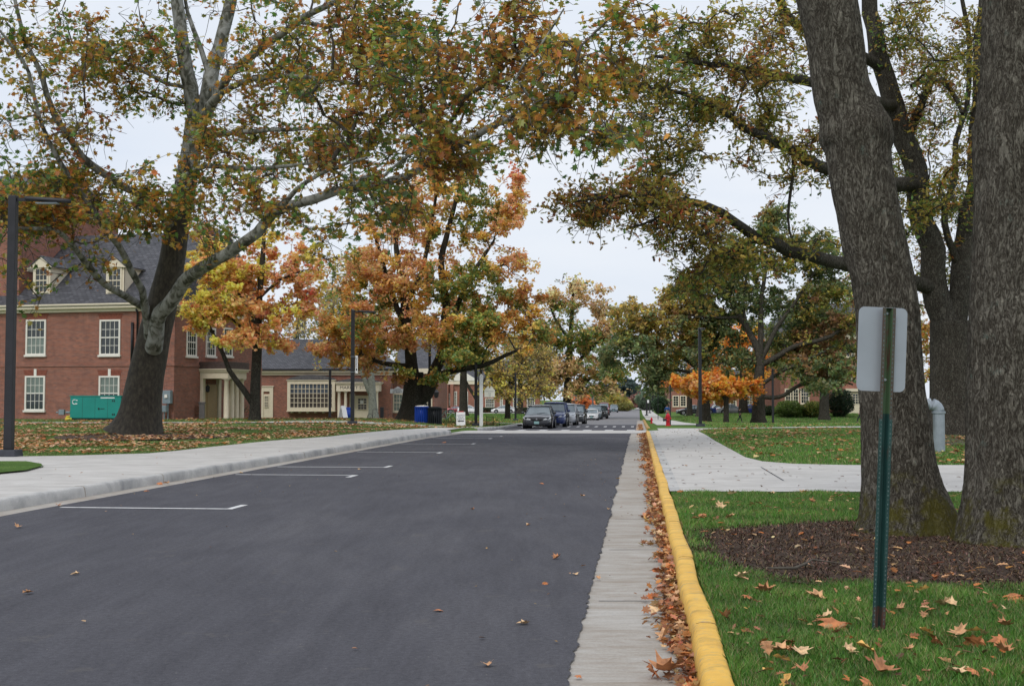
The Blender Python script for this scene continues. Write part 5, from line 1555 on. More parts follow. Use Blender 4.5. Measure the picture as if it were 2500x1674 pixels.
    m2 = MB(); ym = (y0 + y1) / 2; m2.box((.004, ym - .8, zg), (.12, ym + .8, 2.35)); m2.box((.121, ym - .55, .05), (.15, ym + .55, 2.2)); m2.build('porch_door', M['door_tan'], po)
    m2 = MB(); m2.box((.002, y0 - .2, zg), (x1 + .3, y1 + .3, zg + .1)); m2.build('porch_step', M['concrete'], po)
    m2 = MB(); m2.tube([(.25, y0 + .5, 2.2), (.3, y0 + .5, 2.45), (.02, y0 + .5, 2.5)], .02, 6); m2.lathe([(.06, -.3), (.13, -.24), (.15, .05), (.02, .16)], (.28, y0 + .5, 2.15), 6); m2.build('porch_lantern', M['black_metal'], po)
    # taller wing behind the left side
    O2 = fr.M @ Vector((0, 0, 0))
    b = empty('brick_tower', (O2.x, O2.y, O2.z), 'taller brick block with slate roof rising behind the left end of the hall', 'building', rz=-R(14))
    xr = fr.front(37, 740, 0).x
    z1 = fr.front(90, 520, 4).z; z2 = fr.front(90, 440, 8).z
    xl = xr - 16
    mb = MB(); mb.box((xl, .35, 0), (xr, 11.5, z1)); mb.build('wall', M['brick'], b)
    mb = MB(); mb.box((xl, .1, z1), (xr + .2, 11.8, z1 + .25)); mb.build('cornice', M['cream'], b)
    mb = MB(); mb.prism([(xl - .3, -.1, z1 + .25), (xl - .3, 6, z2), (xl - .3, 12, z1 + .25)], (xr - xl + .3, 0, 0)); mb.build('roof', M['slate'], b)
    mb = MB(); mb.prism([(xr + .01, .5, z1 + .25), (xr + .01, 6, z2 - .4), (xr + .01, 11.2, z1 + .25)], (.06, 0, 0)); mb.build('gable', M['brick'], b)
    mb = MB(); mb.tube([(xr + .05, -.15, z1 + .26), (xr + .05, 6, z2 + .02), (xr + .05, 12, z1 + .26)], .09, 6); mb.build('rake_board', M['white_trim'], b)
    mb = MB(); q = fr.side(8, 700, xr); mb.box((xr + .002, -.0 + 1.1, zc1 + 2.3), (xr + .08, 11, zc1 + 2.55)); mb.build('string_course', M['cream'], b)
    # things standing in front
    gz_ = G((230 - CX) / F * 71.5, 71.5) + LAWN
    def ux(px, Y): return (px - CX) / F * Y
    Y = 71.3
    g = empty('generator', (ux(172, Y), Y, gz_), 'green steel cabinet of a standby generator against the brick wall', 'generator', rz=-R(14))
    mb = MB(); mb.box((0, 0, .12), (3.3, 1.1, 1.38)); body = mb.build('cabinet', M['teal'], g, bevel=.03)
    mb = MB(); mb.box((-.03, -.03, 1.381), (3.33, 1.13, 1.43)); mb.build('lid', M['teal'], g, bevel=.01)
    mb = MB(); mb.box((.05, .05, 0), (3.25, 1.05, .119)); mb.build('base', M['black_metal'], g)
    for i in range(1, 4):
        m2 = MB(); m2.box((i * .82 - .006, -.004, .16), (i * .82 + .006, -.0005, 1.33)); m2.build('door_seam', M['black_metal'], g)
    m2 = MB(); m2.box((1.85, -.03, .62), (1.93, -.001, .72)); m2.box((2.0, -.02, .66), (2.25, -.001, .69)); m2.build('latch', M['black_metal'], g)
    m2 = MB()
    for zz in (.3, 1.08): 
        for xx in (2.75, 2.86): m2.box((xx, -.02, zz), (xx + .06, -.001, zz + .1))
    m2.build('hinge', M['black_metal'], g)
    m2 = MB()  # swoosh emblem
    pts = [(.30 + .13 * math.cos(a), -.006, 1.06 + .13 * math.sin(a)) for a in np.linspace(R(60), R(300), 10)]
    m2.tube(pts, .026, 5); m2.box((.40, -.012, 1.13), (.50, -.002, 1.18)); m2.box((.36, -.012, .93), (.48, -.002, .99)); m2.build('emblem', M['white'], g)
    m2 = MB(); m2.box((2.0, -.006, 1.27), (2.9, -.001, 1.33)); m2.build('nameplate', M['white'], g)
    ga = empty('gas_meter', (ux(140, 71.6), 71.6, gz_), 'grey gas meter with bright yellow pipe left of the green cabinet', 'gas meter')
    m2 = MB(); m2.box((.1, 0, .3), (.42, .25, .62)); m2.tube([(.05, .12, .45), (-.08, .12, .45)], .05, 8); m2.tube([(.5, .1, .45), (.75, .1, .45)], .07, 8); m2.build('meter', M['grey_box'], ga, bevel=.03)
    m2 = MB(); m2.tube([(.6, -.1, .02), (.64, -.1, .2), (.95, -.1, .24), (1.02, -.1, .9)], .07, 8); m2.tube([(.62, -.3, .06), (1.0, -.3, .07)], .09, 8); m2.build('pipe', M['yellow_pipe'], ga, True)
    # meter boxes at right of the big trunk
    e = empty('meter_box', (ux(395, 73.6), 73.6, gz_), 'tall grey electric box on the brick wall right of the big trunk', 'meter box', rz=-R(14))
    m2 = MB(); m2.box((0, .1, .95), (.52, .4, 1.75)); m2.build('case', M['grey_box'], e, bevel=.02)
    m2 = MB(); m2.box((.17, .03, 1.3), (.35, .099, 1.5)); m2.build('meter', M['white_trim'], e)
    m2 = MB(); m2.tube([(.30, .25, .0), (.30, .25, .95)], .045, 8); m2.build('conduit', M['grey_box'], e)
    e = empty('meter_box', (ux(386, 73.4), 73.4, gz_), 'squat grey electric cabinet below the taller box by the big trunk', 'meter box', rz=-R(14))
    m2 = MB(); m2.box((0, .1, .45), (.48, .4, .85)); m2.build('case', M['grey_box'], e, bevel=.02)
    m2 = MB(); m2.tube([(.15, .25, 0), (.15, .25, .45)], .04, 8); m2.tube([(.3, .25, 0), (.3, .25, .45)], .04, 8); m2.build('conduit', M['grey_box'], e)
    # rose shrubs beside the porch
    for px, Y, l in ((475, 77, 'small rose shrub left of the columned porch'), (592, 79.5, 'small rose shrub right of the columned porch')):
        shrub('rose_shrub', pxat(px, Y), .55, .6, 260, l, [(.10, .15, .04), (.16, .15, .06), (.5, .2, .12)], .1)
    m2 = MB(); q = pxat(494, 76.5); m2.box((-.16, -.1, 0), (.16, .1, .95)); m2.box((-.2, -.14, .951), (.2, .14, 1.05)); o = m2.build('stone_pedestal', M['grey_stone'], None, bevel=.02); o.location = q
    tag(o, 'short grey pedestal standing by the porch pilaster', 'pedestal')


def shrub(name, q, rx, rz, n, label, cols, ls=.14, ry=None, group=None, kind='plain', cat='shrub'):
    ry = ry or rx
    r = empty(name, q, label, cat, group=group)
    mb = MB()
    for i in range(9):
        a = i * 2.4; e = Vector((math.cos(a) * rx * .6, math.sin(a) * ry * .6, rz * 1.3))
        mb.tube([(0, 0, 0), e * .5 + Vector((0, 0, .1)), e], [.03, .02, .008], 5)
    mb.build('stem', M['twig'], r)
    u = RNG.normal(0, 1, (n, 3)); u /= np.linalg.norm(u, axis=1)[:, None]
    rad = RNG.random(n) ** .3
    lump = np.array([1 + .28 * mnoise.noise(Vector(tuple(v * 1.9)) + q) for v in u])
    p = u * (rad * lump)[:, None] * np.array([rx, ry, rz]) + np.array([0, 0, rz * .95])
    p = p[p[:, 2] > .02]
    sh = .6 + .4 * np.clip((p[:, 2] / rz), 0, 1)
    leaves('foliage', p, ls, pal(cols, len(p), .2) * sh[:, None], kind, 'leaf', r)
    return r


def build_shop():
    O = Vector(((596 - CX) / F * 105, 105, -.36))
    fr = Frame(O, R(3))
    s = empty('shop_building', O, 'low brick shop with dark slate roof, wide bay window and small columned porch', 'building', rz=-R(3))
    W = fr.front(955, 1000).x
    ze0, ze1 = fr.front(750, 916).z, fr.front(750, 906).z
    zr = fr.front(700, 828, 5).z
    mb = MB(); mb.box((-4, 0, -.3), (W, 10, ze0)); mb.build('wall', M['brick'], s)
    mb = MB(); mb.box((-4, -.12, ze0), (W + .1, -.001, ze1 - .1)); mb.box((-4, -.36, ze1 - .1), (W + .35, 10.3, ze1 + .06)); mb.build('cornice', M['cream'], s)
    mb = MB(); mb.box((-4, -.48, ze1 + .061), (W + .4, -.34, ze1 + .2)); mb.build('rain_gutter', M['black_metal'], s)
    mb = MB(); mb.add([(-4, -.45, ze1 + .1), (W + .35, -.45, ze1 + .1), (W - 3.5, 5, zr), (-4, 5, zr), (-4, 10.3, ze1 + .1), (W + .35, 10.3, ze1 + .1)], [(0, 1, 2, 3), (3, 2, 5, 4), (1, 5, 2), (0, 3, 4)]); mb.build('roof', M['slate'], s)
    # door
    a, b = fr.front(635, 1000).x, fr.front(667, 1000).x
    z1 = fr.front(650, 944).z
    mb = MB(); mb.box((a, -.12, -.05), (a + .3, -.001, z1 - .4)); mb.box((b - .3, -.12, -.05), (b, -.001, z1 - .4)); mb.box((a, -.12, z1 - .4), (b, -.001, z1)); mb.box((a - .06, -.18, z1 + .001), (b + .06, -.001, z1 + .08)); d = mb.build('door_surround', M['cream'], s)
    mb = MB(); mb.box((a + .3, -.06, -.05), (b - .3, -.001, z1 - .62)); dd = mb.build('door', M['cream'], s)
    window(s, fr, 1, (a + b) / 2 , b - a - .75, 1.0, z1 - 1.75, 4, (2, 2), frame='cream', fw=.05, val=-.062, sill=False)
    # bay window
    a, b = fr.front(704.5, 1000).x, fr.front(820.5, 1000).x
    z0, z1, z2 = fr.front(760, 1002).z, fr.front(760, 929).z, fr.front(760, 918).z
    y = -.55
    mb = MB()
    mb.box((a, y, z0), (b, -.001, z0 + .28)); mb.box((a, y, z1 - .3), (b, -.001, z1)); mb.box((a, y, z0 + .28), (a + .26, -.001, z1 - .3)); mb.box((b - .26, y, z0 + .28), (b, -.001, z1 - .3)); mb.box((a - .08, y - .08, z1 + .001), (b + .08, -.001, z1 + .07)); mb.box((a - .05, y - .06, z0 - .07), (b + .05, -.001, z0 - .001))
    for i in range(6):
        x = a + .35 + i * (b - a - .7) / 5; mb.box((x - .07, y + .1, z0 - .2), (x + .07, -.001, z0 - .071))
    gx0, gx1, g0, g1 = a + .26, b - .26, z0 + .28, z1 - .3
    for i in range(1, 11): x = gx0 + (gx1 - gx0) * i / 11; mb.box((x - .022, y + .03, g0), (x + .022, y + .09, g1))
    for i in range(1, 5): z = g0 + (g1 - g0) * i / 5; mb.box((gx0, y + .032, z - .022), (gx1, y + .088, z + .022))
    bw = mb.build('bay_window', M['cream'], s)
    mb = MB(); zm = g0 + (g1 - g0) * .6; mb.box((gx0, y + .1, g0), (gx1, y + .11, zm)); mb.build('pane', M['glass_shop'], bw)
    mb = MB(); mb.box((gx0, y + .1, zm + .001), (gx1, y + .11, g1)); mb.build('pane', M['glass_upper'], bw)
    pts = [(a - .1 + (b - a + .2) * t, 0, z1 + .07 + .42 * math.sin(math.pi * t) ** .7) for t in np.linspace(0, 1, 13)]
    mb = MB(); mb.prism([(p[0], y - .1, p[2]) for p in pts] , (0, .649, 0)); mb.build('bay_roof', M['grey_trim'], bw)
    # porch with lettering
    a, b = fr.front(826, 1000).x, fr.front(934, 1000).x
    zb, zt = fr.front(880, 955).z, fr.front(880, 938).z
    y = -1.5
    mb = MB(); mb.box((a + .1, y, zb), (b - .1, -.001, zt)); mb.box((a, y - .1, zt), (b, -.001, zt + .1)); mb.box((a - .08, y - .18, zt + .1), (b + .08, -.001, zt + .17)); po = mb.build('porch', M['cream'], s)
    n = 11; c = (a + b) / 2; hw = (b - a) / 2
    mb = MB(); mb.prism([(c - hw + 2 * hw * t, y - .16, zt + .171 + .32 * math.sin(math.pi * t) ** .8) for t in np.linspace(0, 1, n)], (0, 1.65, 0)); mb.build('porch_roof', M['grey_trim'], po)
    for x in (a + .3, a + .85, b - .85, b - .3):
        m2 = MB(); column(m2, x, y + .25, -.2, zb, .13); m2.build('porch_column', M['cream'], po, True)
    text('MARKET STREET', .36, (c, y - .004, (zb + zt) / 2), (R(90), 0, 0), M['ink'], po, 'inscription', sx=1.12)
    dc = fr.front(885, 1000).x
    mb = MB(); mb.box((dc - .62, -.08, -.2), (dc + .62, -.001, 2.15)); mb.box((dc - 1.1, -.05, -.2), (dc - .63, -.001, 2.3)); mb.box((dc + .63, -.05, -.2), (dc + 1.1, -.001, 2.3)); mb.build('door', M['cream'], s)
    window(s, fr, 1, dc, .82, 1.0, .95, 3, (2, 2), frame='cream', glass=('glass_shop', 'glass_shop'), fw=.05, val=-.082, sill=False)
    mb = MB(); mb.box((dc - .18, -.15, 1.45), (dc + .1, -.13, 1.75)); mb.build('notice', M['white'], po)
    # receding end wall with a window, further brick wing
    q = fr.front(972, 1000, 1.2)
    mb = MB(); mb.box((W + .001, 1.0, -.3), (q.x + .3, 9, ze0)); mb.build('wall', M['brick'], s)
    mb = MB(); mb.box((W + .4, .6, ze0), (q.x + 1.0, 9, ze0 + .45)); mb.build('cornice', M['cream'], s)
    wx = fr.front(972, 1000, 1.0).x
    z0, z1 = fr.front(972, 1004, 1).z, fr.front(972, 960, 1).z
    mb = MB(); mb.box((q.x + .3, 1.0, -.3), (q.x + .35, 1.05, .5)); 
    window(s, fr, 1, wx, .9, z1 - z0, z0, 3, (2, 2), frame='cream', glass=('glass_blind', 'glass_blind'), val=1.0)
    # hanging sign
    hs = empty('hanging_sign', fr.M @ fr.front(967, 955, -.4), 'small grey hanging sign with black lettering on the shop corner', 'sign', rz=-R(3))
    mb = MB(); mb.box((-.5, -.03, -.16), (.72, .03, .2)); mb.prism([(-.2, -.03, .2), (.5, -.03, .2), (.15, -.03, .42)], (0, .06, 0)); mb.build('board', M['sign_grey'], hs)
    text('MARKET', .17, (.12, -.035, .14), (R(90), 0, 0), M['ink'], hs)
    text('STREET', .24, (.12, -.035, -.05), (R(90), 0, 0), M['ink'], hs)
    mb = MB(); mb.tube([(-.4, 0, .2), (-.4, 0, .6), (.6, 0, .6), (.6, 0, .2)], .02, 6); mb.tube([(-.4, 0, .6), (-.4, .5, .6)], .02, 6); mb.build('bracket', M['black_metal'], hs)
    # further wing
    Y = 118
    O3 = Vector(((985 - CX) / F * Y, Y, -.6)); f3 = Frame(O3, R(3))
    w3 = empty('brick_wing', O3, 'brick wing with tall narrow windows behind the forked tree', 'building', rz=-R(3))
    x1 = f3.front(1060, 1000).x; zt = f3.front(1000, 912).z
    mb = MB(); mb.box((-1, 0, -.3), (x1, 12, zt)); mb.build('wall', M['brick'], w3)
    mb = MB(); mb.box((-1, -.3, zt + .001), (x1 + .3, 12.3, zt + .5)); mb.build('cornice', M['cream'], w3)
    mb = MB(); mb.add([(-1, -.3, zt + .5), (x1 + .3, -.3, zt + .5), (x1 + .3, 6, zt + 3.6), (-1, 6, zt + 3.6), (-1, 12.3, zt + .5), (x1 + .3, 12.3, zt + .5)], [(0, 1, 2, 3), (3, 2, 5, 4), (1, 5, 2), (0, 3, 4)]); mb.build('roof', M['slate'], w3)
    for px in (1000, 1044):
        c = f3.front(px, 1000).x; z0, z1 = f3.front(px, 1000).z, f3.front(px, 950).z
        window(w3, f3, 1, c, .9, z1 - z0, z0, 2, (3, 3), frame='cream')
    lt = empty('wall_lantern', f3.M @ Vector((x1 + .02, -.1, 2.7)), 'black wall lantern at the corner of the brick wing', 'lantern')
    mb = MB(); mb.lathe([(.08, -.5), (.2, -.4), (.26, .05), (.05, .3)], (.2, -.2, 0), 6); mb.tube([(.2, -.2, .2), (0, .1, .35)], .03, 5); mb.build('lamp_case', M['black_metal'], lt)


def build_far_buildings():
    # long brick building across the lawn on the left
    Y = 246
    O = Vector(((1066 - CX) / F * Y, Y, G(-15, Y))); fr = Frame(O, R(0))
    b = empty('brick_school', O, 'long low brick building with tall white windows behind the parked white cars', 'building')
    x1 = fr.front(1318, 1000).x; zt = fr.front(1150, 938).z
    mb = MB(); mb.box((0, 0, -.5), (x1, 14, zt)); mb.build('wall', M['far_brick'], b)
    mb = MB(); mb.box((-.3, -.4, zt + .001), (x1 + .4, 14.4, zt + .7)); mb.build('cornice', M['cream'], b)
    mb = MB(); mb.add([(-.3, -.4, zt + .7), (x1 + .4, -.4, zt + .7), (x1 - 5, 7, zt + 5), (5, 7, zt + 5), (-.3, 14.4, zt + .7), (x1 + .4, 14.4, zt + .7)], [(0, 1, 2, 3), (3, 2, 5, 4), (1, 5, 2), (0, 3, 4)]); mb.build('roof', M['slate'], b)
    for px, w_, t, bt in ((1096, .5, 960, 990), (1112, .6, 955, 994), (1133, 1.55, 955, 993), (1161, .5, 955, 994), (1196, 1.8, 972, 994), (1224, .6, 970, 994), (1262, 1.6, 962, 994), (1296, 1.6, 962, 994)):
        c = fr.front(px, 1000).x; z0, z1 = fr.front(px, bt).z, fr.front(px, t).z
        window(b, fr, 1, c, w_, z1 - z0, z0, 4 if w_ > 1 else 2, (3, 2), frame='white_trim', sill=False, mw=.06, fw=.14)
    for px in (1086, 1092, 1104):
        c = fr.front(px, 1000).x
        mb = MB(); mb.box((c - .35, -.9, -.5), (c + .25, -.002, zt)); mb.build('buttress', M['far_brick'], b)
    pk = fr.front(1130, 905).z; c = fr.front(1130, 900).x
    mb = MB(); mb.prism([(c - 3.2, -.5, zt + .7), (c + 3.2, -.5, zt + .7), (c, -.5, pk)], (0, 7, 0)); mb.build('white_gable', M['white_trim'], b)
    # hedge before it
    hd = empty('hedge', pxat(1225, 236, LAWN), 'clipped dark hedge along the front of the long brick building', 'hedge')
    n = 9000; x = RNG.uniform(-7.5, 8.5, n); y = RNG.uniform(-.7, .7, n); z = RNG.uniform(0, 1.0, n) ** .6 * 1.05
    leaves('foliage', np.stack([x, y, z], 1), .22, pal([(.05, .08, .03), (.07, .10, .04), (.04, .06, .025)], n, .2), 'plain', 'leaf', hd)
    # brick halls on the right
    Y = 168
    O = Vector(((1905 - CX) / F * Y, Y, -.45)); fr = Frame(O, R(-4))
    b = empty('brick_residence', O, 'tall brick residence behind the right lawn with a pale doorway', 'building', rz=R(4))
    x1 = fr.front(2165, 900).x; zt = fr.front(2100, 828).z
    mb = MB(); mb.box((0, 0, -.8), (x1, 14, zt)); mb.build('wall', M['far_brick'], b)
    mb = MB(); mb.box((-.3, -.4, zt + .001), (x1, 14, zt + .6)); mb.build('cornice', M['cream'], b)
    mb = MB(); mb.add([(-.3, -.4, zt + .6), (x1, -.4, zt + .6), (x1, 7, zt + 5.5), (4, 7, zt + 5.5), (-.3, 14, zt + .6), (x1, 14, zt + .6)], [(0, 1, 2, 3), (3, 2, 5, 4), (1, 5, 2), (0, 3, 4)]); mb.build('roof', M['slate'], b)
    for px in (1898, 1940, 1965, 2016, 2078, 2110):
        c = fr.front(px, 1000).x
        if c < 1: c = 1.2
        for t, bt in (((948, 985),) if px < 2000 else ((892, 925), (840, 872))):
            z0, z1 = fr.front(px, bt).z, fr.front(px, t).z
            window(b, fr, 1, c, 1.25, z1 - z0, z0, 3, (2, 2), frame='cream', fw=.16, mw=.05)
    c = fr.front(2091, 1000).x
    mb = MB(); mb.box((c - 1.5, -.4, -.3), (c - .85, -.001, 3)); mb.box((c + .85, -.4, -.3), (c + 1.5, -.001, 3)); mb.box((c - 1.6, -.5, 3.001), (c + 1.6, -.001, 3.4)); mb.build('door_surround', M['cream'], b)
    mb = MB(); mb.box((c - .84, -.12, -.3), (c + .84, -.001, 2.9)); mb.build('door', M['cream'], b)
    window(b, fr, 1, c, 1.2, 1.4, 1.3, 3, (2, 2), frame='cream', val=-.122, sill=False, fw=.06, mw=.05)
    mb = MB(); mb.box((c - 1.3, -1.6, -.6), (c + 1.3, -.45, -.1)); mb.box((c - 1.6, -2.2, -.8), (c + 1.6, -1.62, -.4)); mb.build('door_step', M['concrete'], b)
    Y = 262
    O = Vector(((1640 - CX) / F * Y, Y, G(30, Y))); fr = Frame(O, 0)
    b = empty('brick_house', O, 'distant low brick house behind the parked cars on the right', 'building')
    x1 = fr.front(1885, 1000).x; zt = fr.front(1700, 945).z
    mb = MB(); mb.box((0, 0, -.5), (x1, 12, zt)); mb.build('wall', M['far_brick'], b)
    mb = MB(); mb.add([(-.4, -.4, zt + .01), (x1 + .4, -.4, zt + .01), (x1 - 4, 6, zt + 4), (4, 6, zt + 4), (-.4, 12.4, zt + .01), (x1 + .4, 12.4, zt + .01)], [(0, 1, 2, 3), (3, 2, 5, 4), (1, 5, 2), (0, 3, 4), (0, 4, 5, 1)]); mb.build('roof', M['slate'], b)
    for px in (1650, 1668, 1718, 1750, 1790, 1830):
        c = fr.front(px, 1000).x; z0, z1 = fr.front(px, 992).z, fr.front(px, 965).z
        window(b, fr, 1, c, 1.4, z1 - z0, z0, 2, (2, 2), frame='cream', fw=.2, mw=.06)
    # distant low brick building left of the street end
    Y = 300
    O = Vector(((1395 - CX) / F * Y, Y, G(14, Y))); fr = Frame(O, 0)
    b = empty('brick_house', O, 'small distant brick house left of the far end of the street', 'building')
    x1 = fr.front(1442, 1000).x; zt = fr.front(1400, 978).z
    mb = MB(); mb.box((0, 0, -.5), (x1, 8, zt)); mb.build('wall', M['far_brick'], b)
    mb = MB(); mb.add([(-.4, -.4, zt), (x1 + .4, -.4, zt), (x1 + .4, 4, zt + 2), (-.4, 4, zt + 2), (-.4, 8.4, zt), (x1 + .4, 8.4, zt)], [(0, 1, 2, 3), (3, 2, 5, 4), (1, 5, 2), (0, 3, 4)]); mb.build('roof', M['slate'], b)


# ------------------------------------------------------------------ street furniture
def lamp(q, h, label, head=1.35, rz=0, pw=.1, group='black street lamps', face=False):
    r = empty('street_lamp', q, label, 'street lamp', rz=rz, group=group)
    mb = MB(); mb.box((-.26, -.26, -.1), (.26, .26, .19), .03); mb.build('base', M['dark_base'], r, bevel=.015)
    mb = MB(); mb.box((-pw * .95, -pw * .95, .191), (pw * .95, pw * .95, h), .004); mb.build('pole', M['black_metal'], r, bevel=.01)
    mb = MB(); mb.box((pw * .96, -.03, h - .13), (.45, .03, h - .055)); mb.build('arm', M['black_metal'], r)
    mb = MB()
    n = 12; L0, L1 = .30, head
    top, bot = [], []
    for i in range(n + 1):
        t = i / n; x = L0 + (L1 - L0) * t; w = .16 * math.sin(math.pi * min(1, .12 + t * .88)) ** .6 + .01
        z = h - .07 - .06 * t
        top.append((x, w, z)); 
    vs = []
    for x, w, z in top: vs += [(x, -w, z - .03), (x, -w * .6, z + .045), (x, w * .6, z + .045), (x, w, z - .03), (x, 0, z - .05)]
    fs = [(i * 5 + k, i * 5 + (k + 1) % 5, (i + 1) * 5 + (k + 1) % 5, (i + 1) * 5 + k) for i in range(n) for k in range(5)] + [(0, 1, 2, 3, 4), tuple(n * 5 + k for k in range(5))]
    mb.add(vs, fs); hd = mb.build('lamp_head', M['black_metal'], r, True)
    mb = MB(); mb.box((.55, -.09, h - .19), (head - .3, .09, h - .165)); mb.build('lens', M['galv'], hd)
    return r


def build_furniture():
    q = gp(26, 1118, LAWN); q = pxat(25, 28.6, LAWN)
    q.z = G(q.x, q.y) + LAWN
    hgt = P(30, 478, 28.6).z - q.z
    lamp(q, hgt, 'black square street lamp nearest the viewer at the left edge')
    for px, Y, top, label, hd, rz in ((861, 64.5, 756, 'black street lamp with a narrow white banner by the left pavement', 1.2, 0), (1049, 88, 819, 'black street lamp rising behind the two litter bins', 1.15, 0), (1162, 79, 790, 'black street lamp left of the white signpost, head among leaves', 1.2, 0),
                                      (1258.6, 112, 910, 'short black street lamp beside the small yellow tree', .95, 0), (1709, 79.5, 800, 'black street lamp on the right lawn with its head seen end on', 1.2, R(-84)), (806, 99, 900, 'low black path lamp in front of the shop bay window', .5, R(180)),
                                      (1886, 118, 900, 'thin black lamp post right of the broad oak trunk', .9, R(-90))):
        q = pxat(px, Y); o = lamp(q, P(px, top, Y).z - q.z, label, hd, rz)
        if px == 861:
            b = empty('banner_sign', q + Vector((.0, 0, 0)), 'narrow white vertical banner strapped to the lamp post', 'banner')
            z0, z1 = P(866, 911, Y).z - q.z, P(866, 868, Y).z - q.z
            mb = MB(); mb.box((.13, -.012, z0), (.27, .012, z1)); pn = mb.build('panel', M['white'], b, bevel=.005)
            text('PARKING', .13, (.2, -.016, (z0 + z1) / 2 + .12), (R(90), R(-90), 0), M['grey_ink'], b)
            mb = MB(); mb.box((.17, -.018, z0 + .14), (.23, -.0125, z0 + .26)); mb.build('arrow_mark', M['ink'], b)
            mb = MB()
            for z in (z0 + .06, z1 - .06): mb.box((-.115, -.115, z), (.14, .115, z + .02))
            mb.build('strap', M['galv'], b)
    # far lamp posts in the haze
    for px, Y, top in ((1578, 190, 930), (1586, 235, 940), (1593, 265, 948), (1600, 300, 952), (1570, 330, 956)):
        q = pxat(px, Y); lamp(q, max(3, P(px, top, Y).z - q.z), 'thin lamp post in the row beside the distant pavement', .8, R(-90), group='distant lamp posts')
    # litter bins
    def bin_(px, Y, mat, label, lid, group='litter bins'):
        q = pxat(px, Y)
        r = empty('litter_bin', q, label, 'litter bin', group=group)
        mb = MB(); mb.lathe([(.33, .08), (.33, .95)], n=20); mb.build('liner', M['blue_bin' if mat == 'blue_bin' else 'black_bin'], r, True)
        for k in range(20):
            a = 2 * math.pi * k / 20
            m2 = MB(); c, s_ = math.cos(a), math.sin(a)
            m2.tube([(c * .40, s_ * .40, .04), (c * .40, s_ * .40, .90), (c * .44, s_ * .44, .98)], [.035, .035, .03], 4); m2.build('slat', M[mat], r)
        mb = MB(); mb.lathe([(.385, .93), (.45, .95), (.46, 1.01), (.40, 1.02)], n=24); mb.build('rim', M[mat], r)
        mb = MB(); mb.lathe([(.30, 1.021), (.40, 1.03), (.40, 1.06), (.2, 1.09), (.05, 1.1)], n=24); mb.build('lid', M[lid], r, True)
        mb = MB(); mb.lathe([(.36, 0), (.40, .02), (.40, .08)], n=20); mb.build('foot', M['black_metal'], r)
    bin_(1030, 76, 'blue_bin', 'blue slatted recycling bin beside the forked tree', 'white_trim')
    bin_(1062, 75.6, 'black_bin', 'black slatted litter bin right of the blue bin', 'black_bin')
    q = pxat(849, 102); r = empty('recycling_bin', q, 'plain blue bin between shop porch columns', 'bin')
    mb = MB(); mb.lathe([(.3, 0), (.38, .95)], n=16); mb.build('body', M['blue_bin'], r, True); mb = MB(); mb.lathe([(.40, .951), (.40, 1.0), (.2, 1.06)], n=16); mb.build('lid', M['blue_bin'], r, True)
    q = pxat(1017 - 84, 101); r = empty('ash_bin', q, 'slim black ash bin beside the shop porch columns', 'bin')
    mb = MB(); mb.box((-.14, -.14, 0), (.14, .14, .95)); mb.build('body', M['black_bin'], r, bevel=.02); mb = MB(); mb.box((-.16, -.16, .951), (.16, .16, 1.05)); mb.build('lid', M['black_bin'], r, bevel=.02)
    # A frame signs
    def aframe(px, Y, w, h, rz, label, arrow):
        q = pxat(px, Y); r = empty('sandwich_board', q, label, 'sign board', rz=rz)
        for sg in (-1, 1):
            m = MB(); m.add([(-w / 2, sg * .32, 0), (w / 2, sg * .32, 0), (w / 2, sg * .05, h), (-w / 2, sg * .05, h), (-w / 2, sg * .29, 0), (w / 2, sg * .29, 0), (w / 2, sg * .02, h), (-w / 2, sg * .02, h)], [(0, 1, 2, 3), (4, 5, 6, 7), (0, 1, 5, 4), (1, 2, 6, 5), (2, 3, 7, 6), (3, 0, 4, 7)])
            m.build('board', M['white'], r)
        m = MB(); m.box((-w / 2 + .1, -.05, h - .02), (w / 2 - .1, .05, h + .06)); m.build('handle', M['red' if arrow else 'white'], r)
        tl = math.atan2(.27, h)
        if arrow:
            def on(z): return -.32 + .27 * z / h - .012
            text('CAMPUS', .13, (0, on(h * .76), h * .76), (R(90) - tl, 0, 0), M['grey_ink'], r); text('TOUR', .13, (0, on(h * .62), h * .62), (R(90) - tl, 0, 0), M['grey_ink'], r); text('CHECK IN', .11, (0, on(h * .5), h * .5), (R(90) - tl, 0, 0), M['grey_ink'], r)
            m = MB(); z = h * .36; m.prism([(-.22, on(z), z), (-.08, on(z + .07), z + .07), (-.08, on(z + .03), z + .03), (.2, on(z + .03), z + .03), (.2, on(z - .03), z - .03), (-.08, on(z - .03), z - .03), (-.08, on(z - .07), z - .07)], (0, -.006, 0)); m.build('arrow', M['ink'], r)
        else:
            m = MB(); m.box((-w / 2 + .07, -.235, h * .3), (w / 2 - .07, -.21, h * .85)); 
    aframe(1125, 77.5, .56, .86, R(4), 'white sandwich board with a black arrow beside the bicycle', True)
    aframe(838, 99.5, .6, 1.1, R(62), 'white folded sandwich board seen edge on by the shop porch', False)
    # white signpost with hanging panel
    Y = 78
    q = pxat(1175, Y); r = empty('signpost', q, 'tall white wooden signpost with a hanging scrolled name board', 'signpost')
    ht = P(1178, 915, Y).z - q.z
    mb = MB(); mb.box((-.11, -.11, -.1), (.11, .11, ht - .1)); mb.box((-.13, -.13, ht - .1), (.13, .13, ht - .06)); mb.add([(-.12, -.12, ht - .06), (.12, -.12, ht - .06), (.12, .12, ht - .06), (-.12, .12, ht - .06), (0, 0, ht + .08)], [(0, 1, 4), (1, 2, 4), (2, 3, 4), (3, 0, 4)]); mb.build('post', M['white'], r)
    x0, x1 = .2, .86; z0, z1 = P(1195, 969, Y).z - q.z, P(1195, 951, Y).z - q.z
    mb = MB(); mb.box((x0, -.03, z0), (x1, .03, z1))
